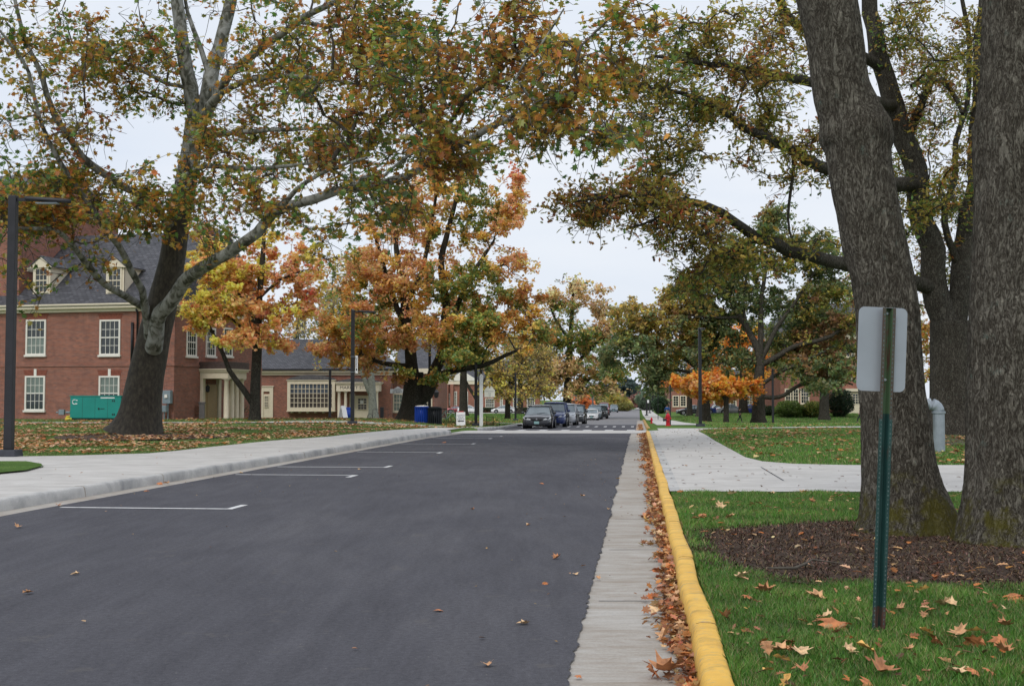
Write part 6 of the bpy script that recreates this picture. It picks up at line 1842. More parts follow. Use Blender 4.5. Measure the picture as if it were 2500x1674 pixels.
    cx = (x0 + x1) / 2
    mb.prism([(x0 + .02, -.028, z1 + .001), (x0 + .10, -.028, z1 + .1), (x0 + .18, -.028, z1 + .2), (cx - .06, -.028, z1 + .24), (cx - .05, -.028, z1 + .12), (cx, -.028, z1 + .09), (cx + .05, -.028, z1 + .12), (cx + .06, -.028, z1 + .24), (x1 - .18, -.028, z1 + .2), (x1 - .10, -.028, z1 + .1), (x1 - .02, -.028, z1 + .001)], (0, .056, 0))
    bd = mb.build('name_board', M['cream_white'], r)
    for k, (t, s_) in enumerate((('MacCracken', .115), ('Hall', .11), ('1957', .09))): text(t, s_, (cx, -.034, z1 - .09 - k * .14), (R(90), 0, 0), M['grey_ink'], r, sx=.95)
    mb = MB(); mb.tube([(.1, 0, z1 + .3), (x0 + .1, 0, z1 + .22)], .015, 6); mb.tube([(.1, 0, z0 + .05), (x0, 0, z0 + .05)], .02, 6); mb.build('bracket', M['black_metal'], r)
    # bike racks, bicycle, rail
    def rack(px, Y, w, h, n, label, hoops=True):
        q = pxat(px, Y); r = empty('bicycle_rack', q, label, 'bicycle rack')
        mb = MB(); mb.tube([(-w / 2, 0, 0), (-w / 2, 0, h), (w / 2, 0, h), (w / 2, 0, 0)], .025, 6); mb.build('frame', M['black_metal'], r)
        for i in range(n):
            x = -w / 2 + w * (i + 1) / (n + 1)
            m2 = MB(); m2.tube([(x, 0, .06), (x, 0, h)], .012, 5); m2.build('bar', M['black_metal'], r)
        if hoops:
            for sg in (-1, 1):
                m2 = MB(); m2.tube([(sg * (w / 2 + .42), 0, 0), (sg * (w / 2 + .36), 0, .3), (sg * (w / 2 + .18), 0, .42), (sg * (w / 2 + .03), 0, .28)], .022, 6); m2.build('hoop', M['black_metal'], r)
    rack(1196, 81, .46, .62, 5, 'black bicycle rack with upright bars behind the white signpost')
    rack(929, 92, 1.15, .72, 0, 'plain black bicycle rail at the foot of the grey trunk', True)
    rack(1116 - 12, 84, .5, .9, 3, 'black bicycle rack beside the pale green bicycle', False)
    rack(1082, 86, .5, .9, 3, 'black bicycle rack behind the litter bins', False)
    q = pxat(1094, 83); r = empty('bicycle', q, 'pale green bicycle leaning in the rack behind the litter bins', 'bicycle', rz=R(8))
    def wheel(x):
        mb = MB(); pts = [(x + .33 * math.cos(a), 0, .34 + .33 * math.sin(a)) for a in np.linspace(0, 2 * math.pi, 25)]
        mb.tube(pts, .018, 6); w = mb.build('wheel', M['tyre'], r)
        m2 = MB()
        for k in range(8): a = k * math.pi / 4; m2.tube([(x, 0, .34), (x + .32 * math.cos(a), 0, .34 + .32 * math.sin(a))], .003, 4)
        m2.build('spokes', M['rim'], w)
    wheel(-.5); wheel(.52)
    mb = MB()
    A, B, C_, Dd, E_ = (-.5, 0, .34), (-.06, 0, .30), (-.2, 0, .82), (.36, 0, .84), (.52, 0, .34)
    for a, b in ((A, B), (A, C_), (B, C_), (C_, Dd), (B, Dd), (Dd, E_)): mb.tube([a, b], .026, 6)
    mb.build('bicycle_frame', M['mint'], r)
    mb = MB(); mb.tube([Dd, (.34, 0, 1.0), (.34, -.25, 1.04)], .014, 6); mb.tube([(.34, 0, 1.0), (.34, .25, 1.04)], .014, 6); mb.build('handlebar', M['black_metal'], r)
    mb = MB(); mb.tube([C_, (-.22, 0, .93)], .014, 6); mb.box((-.36, -.06, .93), (-.1, .06, .98)); mb.build('saddle', M['black_metal'], r)
    # hydrants
    def hydrant(px, Y, s, label):
        q = pxat(px, Y); r = empty('fire_hydrant', q, label, 'fire hydrant', group='red fire hydrants'); r.scale = (s, s, s)
        mb = MB(); mb.lathe([(.17, 0), (.17, .05), (.12, .06), (.115, .5), (.15, .51), (.15, .56), (.12, .57)], n=18); mb.build('barrel', M['red'], r)
        mb = MB(); mb.lathe([(.13, .571), (.13, .6), (.115, .66), (.07, .72), (.035, .73), (.035, .79), (.01, .79)], n=18); mb.build('bonnet', M['red'], r)
        for sg in (-1, 1):
            m2 = MB(); m2.tube([(sg * .1, 0, .44), (sg * .2, 0, .44)], .05, 10); m2.build('side_nozzle', M['red'], r)
        m2 = MB(); m2.tube([(-.08, -.02, .36), (-.22, -.05, .36)], .075, 12); m2.tube([(-.22, -.05, .36), (-.29, -.06, .36)], .085, 12); m2.build('pumper_cap', M['dark_base'], r)
        m2 = MB(); m2.tube([(0, -.1, .36), (0, -.2, .36)], .06, 10); m2.build('front_nozzle', M['red'], r)
    hydrant(1630, 82, 1.12, 'large red fire hydrant at the corner of the right lawn')
    hydrant(1590, 97, .62, 'small red fire hydrant by the far yellow kerb')
    # thin dark signposts by the hydrants
    for px, Y, top, label in ((1636, 84, 938, 'thin black post behind the large red hydrant'), (1606, 150, 950, 'thin dark signpost beyond the small red hydrant')):
        q = pxat(px, Y); z = P(px, top, Y).z - q.z
        r = empty('signpost', q, label, 'signpost'); mb = MB(); mb.box((-.035, -.035, 0), (.035, .035, z)); mb.build('post', M['black_metal'], r); mb = MB(); mb.box((-.04, -.2, z - .5), (.04, .2, z - .05)); mb.build('plate', M['black_metal'], r)
    q = pxat(1581, 215); r = empty('signpost', q, 'far street sign with small white plate', 'signpost'); mb = MB(); mb.box((-.04, -.04, 0), (.04, .04, 2.6)); mb.build('post', M['black_metal'], r); mb = MB(); mb.box((-.22, -.06, 2.0), (.22, -.045, 2.5)); mb.build('plate', M['white'], r)
    q = pxat(1447, 178); r = empty('utility_pole', q, 'pale grey pole behind the parked white car', 'pole'); mb = MB(); mb.tube([(0, 0, 0), (0, 0, 3.4)], [.13, .1], 8); mb.build('shaft', M['galv'], r); mb = MB(); mb.box((-.16, -.2, 1.3), (.16, -.1, 1.9)); mb.build('plate', M['galv'], r)
    q = pxat(1559, 420); r = empty('utility_pole', q, 'tall pale pole at the far end of the street', 'pole'); mb = MB(); mb.tube([(0, 0, 0), (0, 0, 7.5)], [.16, .1], 8); mb.build('shaft', M['galv'], r); mb = MB(); mb.tube([(-.8, 0, 6.8), (.8, 0, 6.8)], .05, 6); mb.build('crossarm', M['galv'], r)
    # grey vent pipe
    Y = 31.5
    q = pxat(2290, Y); r = empty('vent_pipe', q, 'grey gooseneck vent pipe standing in the grass behind the mossy oak', 'vent pipe')
    ht = P(2290, 971, Y).z - q.z
    pts = [(0, 0, 0), (0, 0, ht - .36)]; mb = MB(); mb.tube(pts, .145, 20); mb.build('pipe', M['galv'], r, False)
    mb = MB(); mb.tube([(0, 0, ht - .359)] + [(-.22 + .22 * math.cos(a), 0, ht - .36 + .21 * math.sin(a)) for a in np.linspace(0, math.pi, 11)] + [(-.44, 0, ht - .75)], .147, 20); mb.build('elbow', M['galv'], r, True)
    mb = MB(); mb.lathe([(.17, ht - .39), (.17, ht - .34)], n=20); mb.build('flange', M['galv'], r)
    # road sign seen from behind
    Y = 7.15
    base = pxat(2132, Y, LAWN); top = P(2168, 752, Y - .05)
    r = empty('road_sign', base, 'road sign seen from behind on a leaning green and rusty post', 'road sign')
    t = top - base; L = t.length
    ax = t.normalized(); rx = Vector((1, 0.16, 0)); rx = (rx - ax * rx.dot(ax)).normalized(); ry = ax.cross(rx)
    Mx = Matrix((( rx.x, ry.x, ax.x, 0), (rx.y, ry.y, ax.y, 0), (rx.z, ry.z, ax.z, 0), (0, 0, 0, 1)))
    r.matrix_world = Matrix.Translation(base) @ Mx
    # u channel post opening to the viewer, flanges pierced with holes
    w2 = .036
    prof = [(-w2 - .004, -.018), (-.018, -.018), (-.011, .018), (.011, .018), (.018, -.018), (w2 + .004, -.018), (w2 + .004, -.021), (.0205, -.021), (.0135, .0145), (-.0135, .0145), (-.0205, -.021), (-w2 - .004, -.021)]
    mb = MB(); mb.prism([(x, y, -.25) for x, y in prof], (0, 0, L + .25)); mb.build('post', M['post'], r)
    m2 = MB()
    for k in range(int(L / .0254)):
        z = .06 + k * .0254
        if z > L - .02: break
        for sg in (-1, 1): m2.box((sg * .029 - .0035, -.0218, z), (sg * .029 + .0035, -.0212, z + .009))
    m2.build('bolt_holes', M['hole'], r)
    # plate: rounded, in front of nothing: it stands behind the post
    pw, ph, rc = .300, .487, .036
    zc = L - ph / 2 + .004
    pts = []
    for cx, cz, a0 in ((pw / 2 - rc, ph / 2 - rc, 0), (-pw / 2 + rc, ph / 2 - rc, 90), (-pw / 2 + rc, -ph / 2 + rc, 180), (pw / 2 - rc, -ph / 2 + rc, 270)):
        for k in range(7): a = R(a0 + 15 * k); pts.append((cx + rc * math.cos(a), .020, cz + rc * math.sin(a)))
    m3 = MB(); m3.prism([(x - .018, y, z + zc) for x, y, z in pts], (0, .0025, 0)); pl = m3.build('plate', M['steel'], r)
    m3 = MB()
    for z in (L - .03, L - .415): m3.tube([(0, .0145, z), (0, .006, z)], .008, 8); m3.box((-.016, .010, z - .003), (.016, .0135, z + .003))
    m3.build('bolt', M['galv'], r)
    # shrubs on the right
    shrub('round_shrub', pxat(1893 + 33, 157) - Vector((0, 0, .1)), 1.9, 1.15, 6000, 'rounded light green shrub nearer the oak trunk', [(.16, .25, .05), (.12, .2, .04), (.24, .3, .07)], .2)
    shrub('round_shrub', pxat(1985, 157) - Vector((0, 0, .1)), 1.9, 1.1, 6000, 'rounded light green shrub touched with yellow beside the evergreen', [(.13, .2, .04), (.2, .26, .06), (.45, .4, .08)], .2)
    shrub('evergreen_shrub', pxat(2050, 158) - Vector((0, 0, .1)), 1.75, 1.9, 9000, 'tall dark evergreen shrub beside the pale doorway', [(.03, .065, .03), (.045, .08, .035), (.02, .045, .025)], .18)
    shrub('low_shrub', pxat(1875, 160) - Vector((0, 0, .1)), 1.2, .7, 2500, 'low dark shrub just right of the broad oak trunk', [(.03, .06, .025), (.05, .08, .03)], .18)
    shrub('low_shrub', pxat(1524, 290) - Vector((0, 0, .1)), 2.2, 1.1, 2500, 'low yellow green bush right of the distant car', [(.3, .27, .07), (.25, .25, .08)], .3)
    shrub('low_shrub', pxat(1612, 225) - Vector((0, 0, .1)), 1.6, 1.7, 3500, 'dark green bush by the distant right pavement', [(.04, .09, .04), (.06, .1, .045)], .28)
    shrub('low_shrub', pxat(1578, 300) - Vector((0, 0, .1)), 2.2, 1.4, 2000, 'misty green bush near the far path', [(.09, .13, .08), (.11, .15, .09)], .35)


# ------------------------------------------------------------------ cars
def car(q, heading, kind, paint, label, L, W, H, lights=True, plate=None, group='cars parked along the left side of the street', cat='car'):
    """heading 0: nose towards -y"""
    r = empty('parked_car', q, label, cat, rz=heading, group=group)
    pm = M[paint]
    h, l = H, L / 2; w = W / 2
    suv = kind == 'suv'; van = kind == 'truck'
    belt = h * (.65 if not suv else .62)
    hood = h * (.59 if not suv else .60)
    st = [(-l, .26, hood * .62, w * .66), (-l + .05, .20, hood * .78, w * .82), (-l + .28, .18, hood * .90, w * .95), (-l + .75, .18, hood * 1.0, w), (-l + 1.25, .18, hood * 1.08, w), (-.2, .18, belt, w), (.9, .18, belt * 1.02, w)]
    if suv or van:
        st += [(l - .5, .2, belt * 1.04, w), (l - .08, .24, belt * 1.02, w * .95), (l, .32, belt * .95, w * .86)]
    else:
        st += [(l - .95, .2, belt * 1.06, w * .99), (l - .3, .22, belt * 1.06, w * .95), (l - .05, .28, belt * .98, w * .86), (l, .36, belt * .85, w * .72)]
    V, Fc = [], []
    for y, zb, zt, ww in st:
        dz = zt - zb
        half = [(ww * .75, zb), (ww * .95, zb + .05), (ww, zb + dz * .35), (ww * .985, zb + dz * .68), (ww * .93, zt - .03), (ww * .80, zt), (ww * .4, zt + .025)]
        ring = [(0, zb)] + half + [(0, zt + .03)] + [(-x, z) for x, z in half[::-1]]
        V += [(x, y, z) for x, z in ring]
    k = 16
    for i in range(len(st) - 1):
        for j in range(k): Fc.append((i * k + j, i * k + (j + 1) % k, (i + 1) * k + (j + 1) % k, (i + 1) * k + j))
    Fc += [tuple(range(k)), tuple(range((len(st) - 1) * k, len(st) * k))]
    mb = MB(); mb.add(V, Fc); b = mb.build('body', pm, r, True); md = b.modifiers.new('s', 'SUBSURF'); md.levels = md.render_levels = 2
    # cabin
    if kind == 'sedan': ca = (-l + 1.2, -l + 2.2, l - 1.55, l - .75)
    elif kind == 'coupe': ca = (-l + 1.3, -l + 2.2, l - 1.9, l - .7)
    elif kind == 'hatch': ca = (-l + .9, -l + 1.9, l - 1.2, l - .15)
    elif kind == 'truck': ca = (-l + 1.5, -l + 2.1, -l + 3.6, -l + 3.75)
    else: ca = (-l + 1.2, -l + 1.85, l - .55, l - .12)
    zb, zt = belt - .05, h - .06
    wb, wt = w * .93, w * (.74 if suv else .70)
    cab = [(-wb, ca[0], zb - .02), (wb, ca[0], zb - .02), (wb, ca[3], zb), (-wb, ca[3], zb), (-wt, ca[1], zt), (wt, ca[1], zt), (wt, ca[2], zt), (-wt, ca[2], zt)]
    mb = MB(); mb.add(cab, [(3, 2, 1, 0), (4, 5, 6, 7), (0, 1, 5, 4), (1, 2, 6, 5), (2, 3, 7, 6), (3, 0, 4, 7)])
    g = mb.build('windows', M['car_glass'], r); md = g.modifiers.new('b', 'BEVEL'); md.width = .06; md.segments = 3
    mb = MB(); mb.lathe
    mb = MB(); n = 6
    vs = []
    for i in range(n + 1):
        t = i / n; y = ca[1] - .1 + (ca[2] - ca[1] + .2) * t
        for j in range(7):
            s_ = j / 6 * 2 - 1
            vs.append((s_ * (wt + .02), y, zt + .005 + .055 * (1 - s_ * s_) * (1 - (2 * t - 1) ** 4) + .03 * (1 - abs(2 * t - 1) ** 3)))
    fs = [(i * 7 + j, i * 7 + j + 1, (i + 1) * 7 + j + 1, (i + 1) * 7 + j) for i in range(n) for j in range(6)]
    mb.add(vs, fs); o = mb.build('roof', pm, r, True); md = o.modifiers.new('t', 'SOLIDIFY'); md.thickness = .05; md.offset = 0
    for sg in (-1, 1):
        mb = MB()
        mb.tube([(sg * wb * .985, ca[0] - .02, zb + .0), (sg * wt, ca[1], zt + .01)], .035, 6)
        mb.tube([(sg * wb * .985, ca[3], zb), (sg * wt, ca[2], zt + .01)], .05, 6)
        ym = (ca[1] + ca[2]) / 2; mb.tube([(sg * wb * 1.0, ym, zb), (sg * wt * 1.02, ym, zt)], .035, 6)
        mb.tube([(sg * wt, ca[1], zt + .01), (sg * wt, ca[2], zt + .01)], .03, 6)
        mb.build('side_pillar', pm, r, True)
    # wheels
    rw = .33 if not (suv or van) else .38
    for sy in (-1, 1):
        for sg in (-1, 1):
            y = sy * (l - .93)
            m2 = MB(); m2.mi = 0
            V2 = []
            m2.tube([(sg * (w - .22), y, rw), (sg * (w - .0), y, rw)], rw, 24); wo = m2.build('wheel', M['tyre'], r)
            m3 = MB(); m3.tube([(sg * (w - .01), y, rw), (sg * (w + .012), y, rw)], rw * .66, 18); m3.build('rim', M['rim'], wo)
            m4 = MB(); m4.tube([(sg * (w - .3), y, rw + .03), (sg * (w - .0) * 1.003, y, rw + .03)], rw * 1.17, 24); m4.build('wheel_arch', M['tyre'], r)
    # nose details
    zf = hood * .72
    for sg in (-1, 1):
        m2 = MB(); m2.add([(sg * w * .44, -l - .0, zf - .07), (sg * w * .78, -l + .12, zf - .05), (sg * w * .93, -l + .42, zf + .06), (sg * w * .90, -l + .45, zf + .13), (sg * w * .70, -l + .14, zf + .10), (sg * w * .50, -l + .02, zf + .02)], [(0, 1, 2, 3, 4, 5)])
        o = m2.build('headlight', M['headlight'], r); md = o.modifiers.new('t', 'SOLIDIFY'); md.thickness = .09; md.offset = 0
        m2 = MB(); m2.box((sg * (w + .01) if sg > 0 else -(w + .19), -l + 1.62, belt - .02), ((w + .19) if sg > 0 else -(w + .01), -l + 1.74, belt + .13)); m2.build('wing_mirror', pm, r, True, bevel=.04)
        m2 = MB(); m2.box((sg * w * .5 - .07, -l + .03, .27), (sg * w * .5 + .07, -l + .1, .33)); m2.build('fog_lamp', M['headlight'], r)
        m2 = MB(); m2.box((min(sg * w * .6, sg * w * .86), l - .1, belt * .78), (max(sg * w * .6, sg * w * .86), l - .0, belt * .92)); m2.build('tail_light', M['red'], r)
        m2 = MB()
        for yy in (ca[1] + .1, (ca[1] + ca[2]) / 2 + .1, ca[2] + .15): m2.box((sg * w * 1.0 - .006, yy, .3), (sg * w * 1.0 + .006, yy + .012, belt - .05))
        m2.build('door_gap', M['tyre'], r)
        m2 = MB(); m2.box((sg * w * .995 - .02, (ca[1] + ca[2]) / 2 - .25, belt * .82), (sg * w * .995 + .02, (ca[1] + ca[2]) / 2 - .08, belt * .86)); m2.build('door_handle', pm, r)
    m2 = MB(); m2.prism([(-w * .42, -l - .035, zf + .02), (w * .42, -l - .035, zf + .02), (w * .26, -l - .035, zf - .13), (-w * .26, -l - .035, zf - .13)], (0, .10, 0)); gr = m2.build('grille', M['tyre'], r)
    m2 = MB(); m2.lathe([(.055, -.006), (.055, .006)], n=12); e = m2.build('badge', M['rim'], r); e.rotation_euler = (R(90), 0, 0); e.location = (0, -l - .045, zf + .01)
    m2 = MB(); m2.box((-w * .55, -l - .012, .2), (w * .55, -l + .06, .29)); m2.build('air_intake', M['tyre'], r)
    m2 = MB(); m2.box((-.155, -l - .05, .33), (.155, -l - .01, .49)); pl = m2.build('number_plate', M['plate'], r)
    m2 = MB()
    for sg in (-1, 1): m2.tube([(sg * .08, ca[0] - .1, hood * 1.05 + .05), (sg * .08 + .5, ca[0] + .06, belt + .06)], .01, 4)
    m2.build('wiper', M['tyre'], r)
    return r


def build_cars():
    M['paint_charcoal'] = carpaint('paint_charcoal', (.03, .032, .04)); M['paint_navy'] = carpaint('paint_navy', (.012, .03, .13)); M['paint_silver'] = carpaint('paint_silver', (.36, .38, .41)); M['paint_black'] = carpaint('paint_black', (.018, .022, .026))
    M['paint_white'] = carpaint('paint_white', (.72, .73, .74), 0); M['paint_red'] = carpaint('paint_red', (.30, .05, .06)); M['paint_grey'] = carpaint('paint_grey', (.13, .17, .2)); M['paint_blue'] = carpaint('paint_blue', (.03, .08, .38))
    M['headlight'] = plain('headlight_lens', (.55, .58, .6), .15, vary=.1, coat=.5); M['plate'] = plain('number_plate', (.25, .42, .42), .4)
    a = -math.atan(SL)
    def put(px, Y, L_, *args, **k):
        x = (px - CX) / F * Y
        q = Vector((x, Y, G(x, Y) + .02)); L = args[4] if False else 0
        return car(q, a, *args, **k)
    # (centre px of the nose, distance of the nose)
    lst = [(1310, 76.5, 'sedan', 'paint_charcoal', 'charcoal sedan with a teal plate, first in the parked row', 4.8, 1.84, 1.47),
           (1349, 83.5, 'suv', 'paint_navy', 'deep blue crossover parked right behind the charcoal sedan', 4.5, 1.83, 1.68),
           (1377, 92, 'suv', 'paint_silver', 'silver crossover third in the parked row', 4.5, 1.8, 1.62),
           (1401, 101, 'suv', 'paint_black', 'black crossover fourth in the parked row', 4.4, 1.8, 1.62),
           (1443.5, 152, 'coupe', 'paint_white', 'small white coupe parked beyond the gap in the row', 4.3, 1.74, 1.36),
           (1450, 159, 'truck', 'paint_grey', 'dark grey pickup parked behind the white coupe', 5.3, 2.0, 1.85),
           (1466, 166, 'suv', 'paint_black', 'black wagon parked between grey pickup and red van', 4.7, 1.9, 1.75),
           (1473, 205, 'suv', 'paint_red', 'dull red van last in the parked row', 5.0, 1.95, 2.1)]
    for px, Y, kind, paint, label, L, W, H in lst:
        x = (px - CX) / F * Y
        d = Vector((SL, 1, 0)).normalized() * (L / 2)
        c = Vector((x, Y, 0)) + d; c.z = G(c.x, c.y) + .005
        car(c, a, kind, paint, label, L, W, H)
    x = (1500 - CX) / F * 262; c = Vector((x, 264, G(x, 264) + .01)); car(c, a, 'suv', 'paint_grey', 'grey crossover driving this way at the far end of the street', 4.5, 1.85, 1.66, group=None)
    for px, Y, kind, paint, label, L, H, hd in ((1147, 228, 'sedan', 'paint_white', 'white sedan parked side on, left of the signpost', 4.6, 1.42, R(90)), (1229, 226, 'hatch', 'paint_white', 'white hatchback parked side on behind the small yellow tree', 4.5, 1.42, R(-90)),
                                                (1118, 229, 'sedan', 'paint_red', 'red car parked side on behind the sandwich board', 4.5, 1.3, R(90))):
        q = pxat(px, Y, LAWN + .06); car(q, hd, kind, paint, label, L, 1.8, H, group='cars on the cross street at left')
    for px, Y, kind, paint, label, hd in ((1688, 186, 'sedan', 'paint_black', 'black sedan parked left of the large far trunk', R(-90)), (1752, 189, 'suv', 'paint_navy', 'dark navy wagon parked behind the lamp on the right', R(-90)),
                                          (1786, 184, 'sedan', 'paint_silver', 'silver sedan parked behind the low orange maple', R(90)), (1838, 186, 'sedan', 'paint_blue', 'bright blue car parked behind the broad oak', R(90))):
        q = pxat(px, Y, LAWN + .06); car(q, hd, kind, paint, label, 4.6, 1.8, 1.45 if kind != 'suv' else 1.65, group='cars in the right hand car park')


# ------------------------------------------------------------------ people
def person(q, face, label, top, legs, hgt=1.7, pose='walk', hair=None, stride=.28, group=None, bag=None):
    r = empty('person', q, label, 'person', rz=face, group=group)
    s = hgt / 1.75
    def skin(name, verts, edges, mat, sub=1):
        me = bpy.data.meshes.new(name)
        me.from_pydata([Vector(v[:3]) * s for v in verts], edges, [])
        o = link(name, me, mat, r)
        md = o.modifiers.new('k', 'SKIN'); md.use_smooth_shade = True
        for i, v in enumerate(verts):
            sv = me.skin_vertices[0].data[i]; sv.radius = (v[3] * s, (v[4] if len(v) > 4 else v[3]) * s)
        me.skin_vertices[0].data[0].use_root = True
        m2 = o.modifiers.new('u', 'SUBSURF'); m2.levels = m2.render_levels = sub
        return o
    S = stride
    # body faces -y; forward leg right
    body = [(0, 0, .98, .14, .11), (0, 0, 1.2, .13, .10), (0, 0, 1.42, .15, .10), (0, -.01, 1.52, .05), (0, -.02, 1.62, .085, .10), (0, -.02, 1.70, .07, .09),
            (.19, 0, 1.42, .05), (.26, -.14 * S / .28, 1.14, .04), (.24, -.30, .98, .03), (.24, -.37, .93, .035, .02),
            (-.19, 0, 1.42, .05), (-.25, .12, 1.14, .04), (-.23, .05, .92, .03), (-.23, .02, .85, .035, .02),
            (.09, 0, .90, .09), (.10, -S * .7, .52, .06), (.10, -S * .95, .09, .04), (.10, -S * .95 - .15, .04, .035),
            (-.09, 0, .90, .09), (-.10, S * .3, .50, .06), (-.10, S * 1.25, .14, .04), (-.10, S * 1.2 - .08, .04, .035)]
    ed = [(0, 1), (1, 2), (2, 3), (3, 4), (4, 5), (2, 6), (6, 7), (7, 8), (8, 9), (2, 10), (10, 11), (11, 12), (12, 13), (0, 14), (14, 15), (15, 16), (16, 17), (0, 18), (18, 19), (19, 20), (20, 21)]
    skin('body', body, ed, M['skin'])
    sh = [(0, 0, 1.0, .165, .13), (0, 0, 1.2, .15, .12), (0, 0, 1.42, .165, .12), (0, 0, 1.47, .08), (.19, 0, 1.42, .065), (.26, -.14 * S / .28, 1.14, .052), (.245, -.27, 1.0, .042), (-.19, 0, 1.42, .065), (-.25, .12, 1.14, .052), (-.235, .07, .96, .042)]
    skin('shirt', sh, [(0, 1), (1, 2), (2, 3), (2, 4), (4, 5), (5, 6), (2, 7), (7, 8), (8, 9)], M[top])
    tr = [(0, 0, .98, .15, .12), (.09, 0, .88, .10), (.10, -S * .7, .52, .072), (.10, -S * .95, .12, .052), (-.09, 0, .88, .10), (-.10, S * .3, .50, .072), (-.10, S * 1.22, .17, .052)]
    skin('trousers', tr, [(0, 1), (1, 2), (2, 3), (0, 4), (4, 5), (5, 6)], M[legs])
    skin('hair', [(0, .02, 1.66, .085, .095), (0, .0, 1.72, .085, .1), (0, .07, 1.55, .05)], [(0, 1), (0, 2)], M['hair'])
    for x, y in ((.10, -S * .95 - .07), (-.10, S * 1.2)):
        mb = MB(); mb.box((x - .045, y - .12, 0), (x + .045, y + .13, .09)); o = mb.build('shoe', M['ink'], r, True, bevel=.02); 
    for sg in (-1, 1):
        mb = MB(); mb.lathe([(.005, -.012), (.011, 0), (.005, .012)], (sg * .032 * s, -.115 * s, 1.655 * s), 6); mb.build('eye', M['ink'], r)
    mb = MB(); mb.tube([(0, -.11 * s, 1.65 * s), (0, -.135 * s, 1.615 * s)], [.008, .014], 5); mb.build('nose', M['skin'], r)
    return r


def build_people():
    M['pink_cloth'] = plain('pink_cloth', (.6, .42, .38), .9); M['dark_cloth'] = plain('dark_cloth', (.02, .022, .03), .9); M['blue_cloth'] = plain('blue_cloth', (.04, .12, .35), .9); M['grey_cloth'] = plain('grey_cloth', (.3, .32, .34), .9)
    q = pxat(1805, 150); q = pxat(1805, 139, LAWN + .03)
    person(q, R(90), 'person in black clothes walking on the lawn left of the broad oak', 'dark_cloth', 'dark_cloth', 1.62)
    q = pxat(2099, 138.5, LAWN + .03)
    person(q, R(-90), 'person in a pale top and dark trousers hurrying towards the mossy oak', 'pink_cloth', 'dark_cloth', 1.7, stride=.42)
    q = pxat(1628.5, 140, LAWN + .03)
    person(q, R(180), 'person in a blue top walking away on the right pavement beyond the hydrant', 'blue_cloth', 'grey_cloth', 1.75, stride=.15)
    for px, Y, f, t, l, lb in ((1544, 385, 0, 'dark_cloth', 'dark_cloth', 'person in dark clothes at the left of the distant walkers'), (1560, 440, 180, 'grey_cloth', 'dark_cloth', 'person in grey among the distant walkers'), (1564.5, 450, 180, 'dark_cloth', 'dark_cloth', 'dark figure in the middle of the distant walkers'), (1568, 430, 0, 'pink_cloth', 'dark_cloth', 'person in a light top at the right of the distant walkers')):
        person(pxat(px, Y, LAWN + .05), R(f), lb, t, l, 1.75, stride=.15, group='distant walkers')
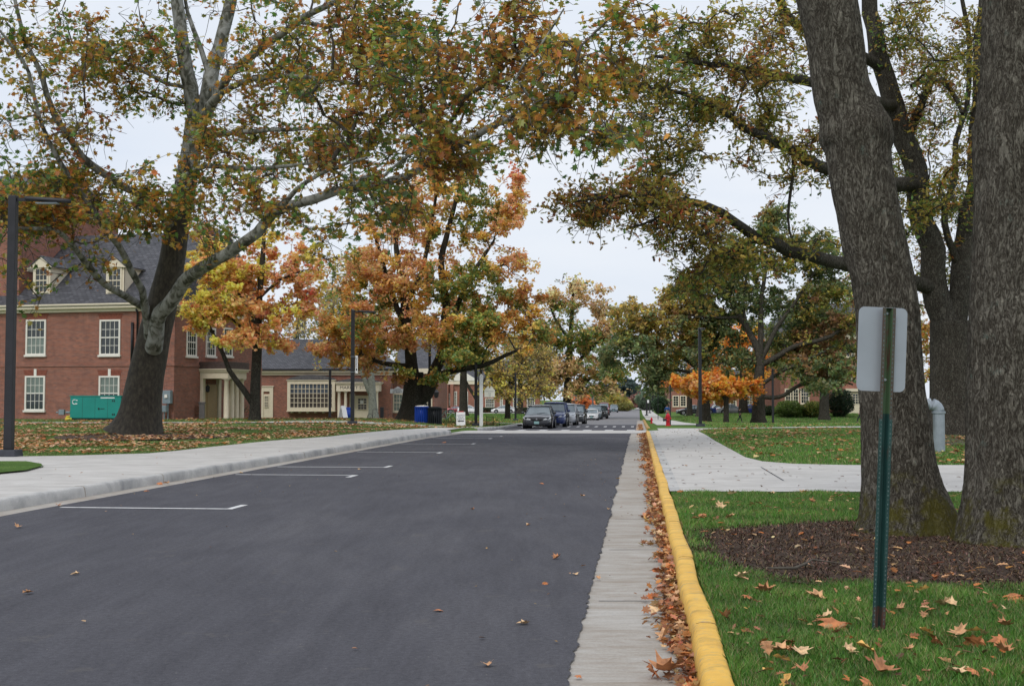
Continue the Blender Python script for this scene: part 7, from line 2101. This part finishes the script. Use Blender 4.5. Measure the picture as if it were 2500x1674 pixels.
# ------------------------------------------------------------------ sky, sun, camera
def build_world():
    w = bpy.data.worlds.new('World'); SC.world = w; w.use_nodes = True
    nt = w.node_tree; nt.nodes.clear()
    out = nt.nodes.new('ShaderNodeOutputWorld'); bgd = nt.nodes.new('ShaderNodeBackground')
    sky = nt.nodes.new('ShaderNodeTexSky'); sky.sky_type = 'NISHITA'; sky.sun_disc = False
    el, az = R(48), R(200)
    sky.sun_elevation = el; sky.sun_rotation = az; sky.air_density = 1; sky.dust_density = 4
    sc = nt.nodes.new('ShaderNodeMix'); sc.data_type = 'RGBA'; sc.blend_type = 'MULTIPLY'; sc.inputs[0].default_value = 1
    nt.links.new(sky.outputs[0], sc.inputs[6]); sc.inputs[7].default_value = (.1, .1, .1, 1)
    tc = nt.nodes.new('ShaderNodeTexCoord'); mp = nt.nodes.new('ShaderNodeMapping'); mp.inputs['Scale'].default_value = (1, 1, 4); nt.links.new(tc.outputs['Generated'], mp.inputs[0])
    n = nt.nodes.new('ShaderNodeTexNoise'); n.inputs['Scale'].default_value = 2.2; n.inputs['Detail'].default_value = 5; nt.links.new(mp.outputs[0], n.inputs['Vector'])
    cl = ramp(nt, n.outputs[0], [(.3, (.78, .86, .99)), (.7, (.97, 1.0, 1.05))])
    sepz = nt.nodes.new('ShaderNodeSeparateXYZ'); nt.links.new(tc.outputs['Generated'], sepz.inputs[0])
    mx = mix(nt, .88, sc.outputs[2], cl)
    nt.links.new(mx, bgd.inputs[0]); bgd.inputs[1].default_value = 1.0
    nt.links.new(bgd.outputs[0], out.inputs[0])
    s = bpy.data.lights.new('sun', 'SUN'); s.energy = 1.2; s.angle = R(14); s.color = (1, .96, .9)
    o = bpy.data.objects.new('sun', s); COL.objects.link(o)
    d = Vector((math.sin(az) * math.cos(el), math.cos(az) * math.cos(el), math.sin(el)))
    o.rotation_euler = d.to_track_quat('Z', 'Y').to_euler()
    cam = bpy.data.cameras.new('camera'); c = bpy.data.objects.new('camera', cam); COL.objects.link(c)
    cam.sensor_width = 36; cam.lens = F / 2500 * 36; cam.clip_end = 6000; cam.clip_start = .1
    c.location = (0, 0, CAMH); c.rotation_euler = (R(90) + TH, 0, 0)
    SC.camera = c
    SC.view_settings.view_transform = 'Standard'; SC.view_settings.look = 'None'; SC.view_settings.exposure = 0; SC.view_settings.gamma = 1
    SC.cycles.max_bounces = 6; SC.cycles.diffuse_bounces = 3; SC.cycles.glossy_bounces = 2; SC.cycles.transmission_bounces = 3
    SC.cycles.use_denoising = True


def main():
    make_materials()
    M['brick_arch'] = plain('brick_arch', (.22, .07, .045), .9, vary=.35, scale=9)
    M['door_tan'] = plain('tan_door', (.42, .30, .16), .6, vary=.08)
    M['grey_stone'] = plain('grey_stone', (.16, .15, .15), .9)
    M['sign_grey'] = plain('sign_grey', (.45, .46, .48), .6)
    M['cream_white'] = plain('cream_white_board', (.72, .71, .62), .5, vary=.04)
    M['mint'] = plain('mint_frame', (.45, .60, .55), .4)
    M['joint_dirt'] = plain('joint_dirt', (.22, .13, .04), .9, vary=.4)
    M['hole'] = plain('bolt_hole', (.09, .13, .13), .6, vary=.6, scale=60)
    build_world()
    mul = build_ground()
    build_grass(mul)
    build_litter(mul)
    build_trees()
    build_hall(); build_shop(); build_far_buildings(); build_furniture(); build_cars(); build_people()


main()
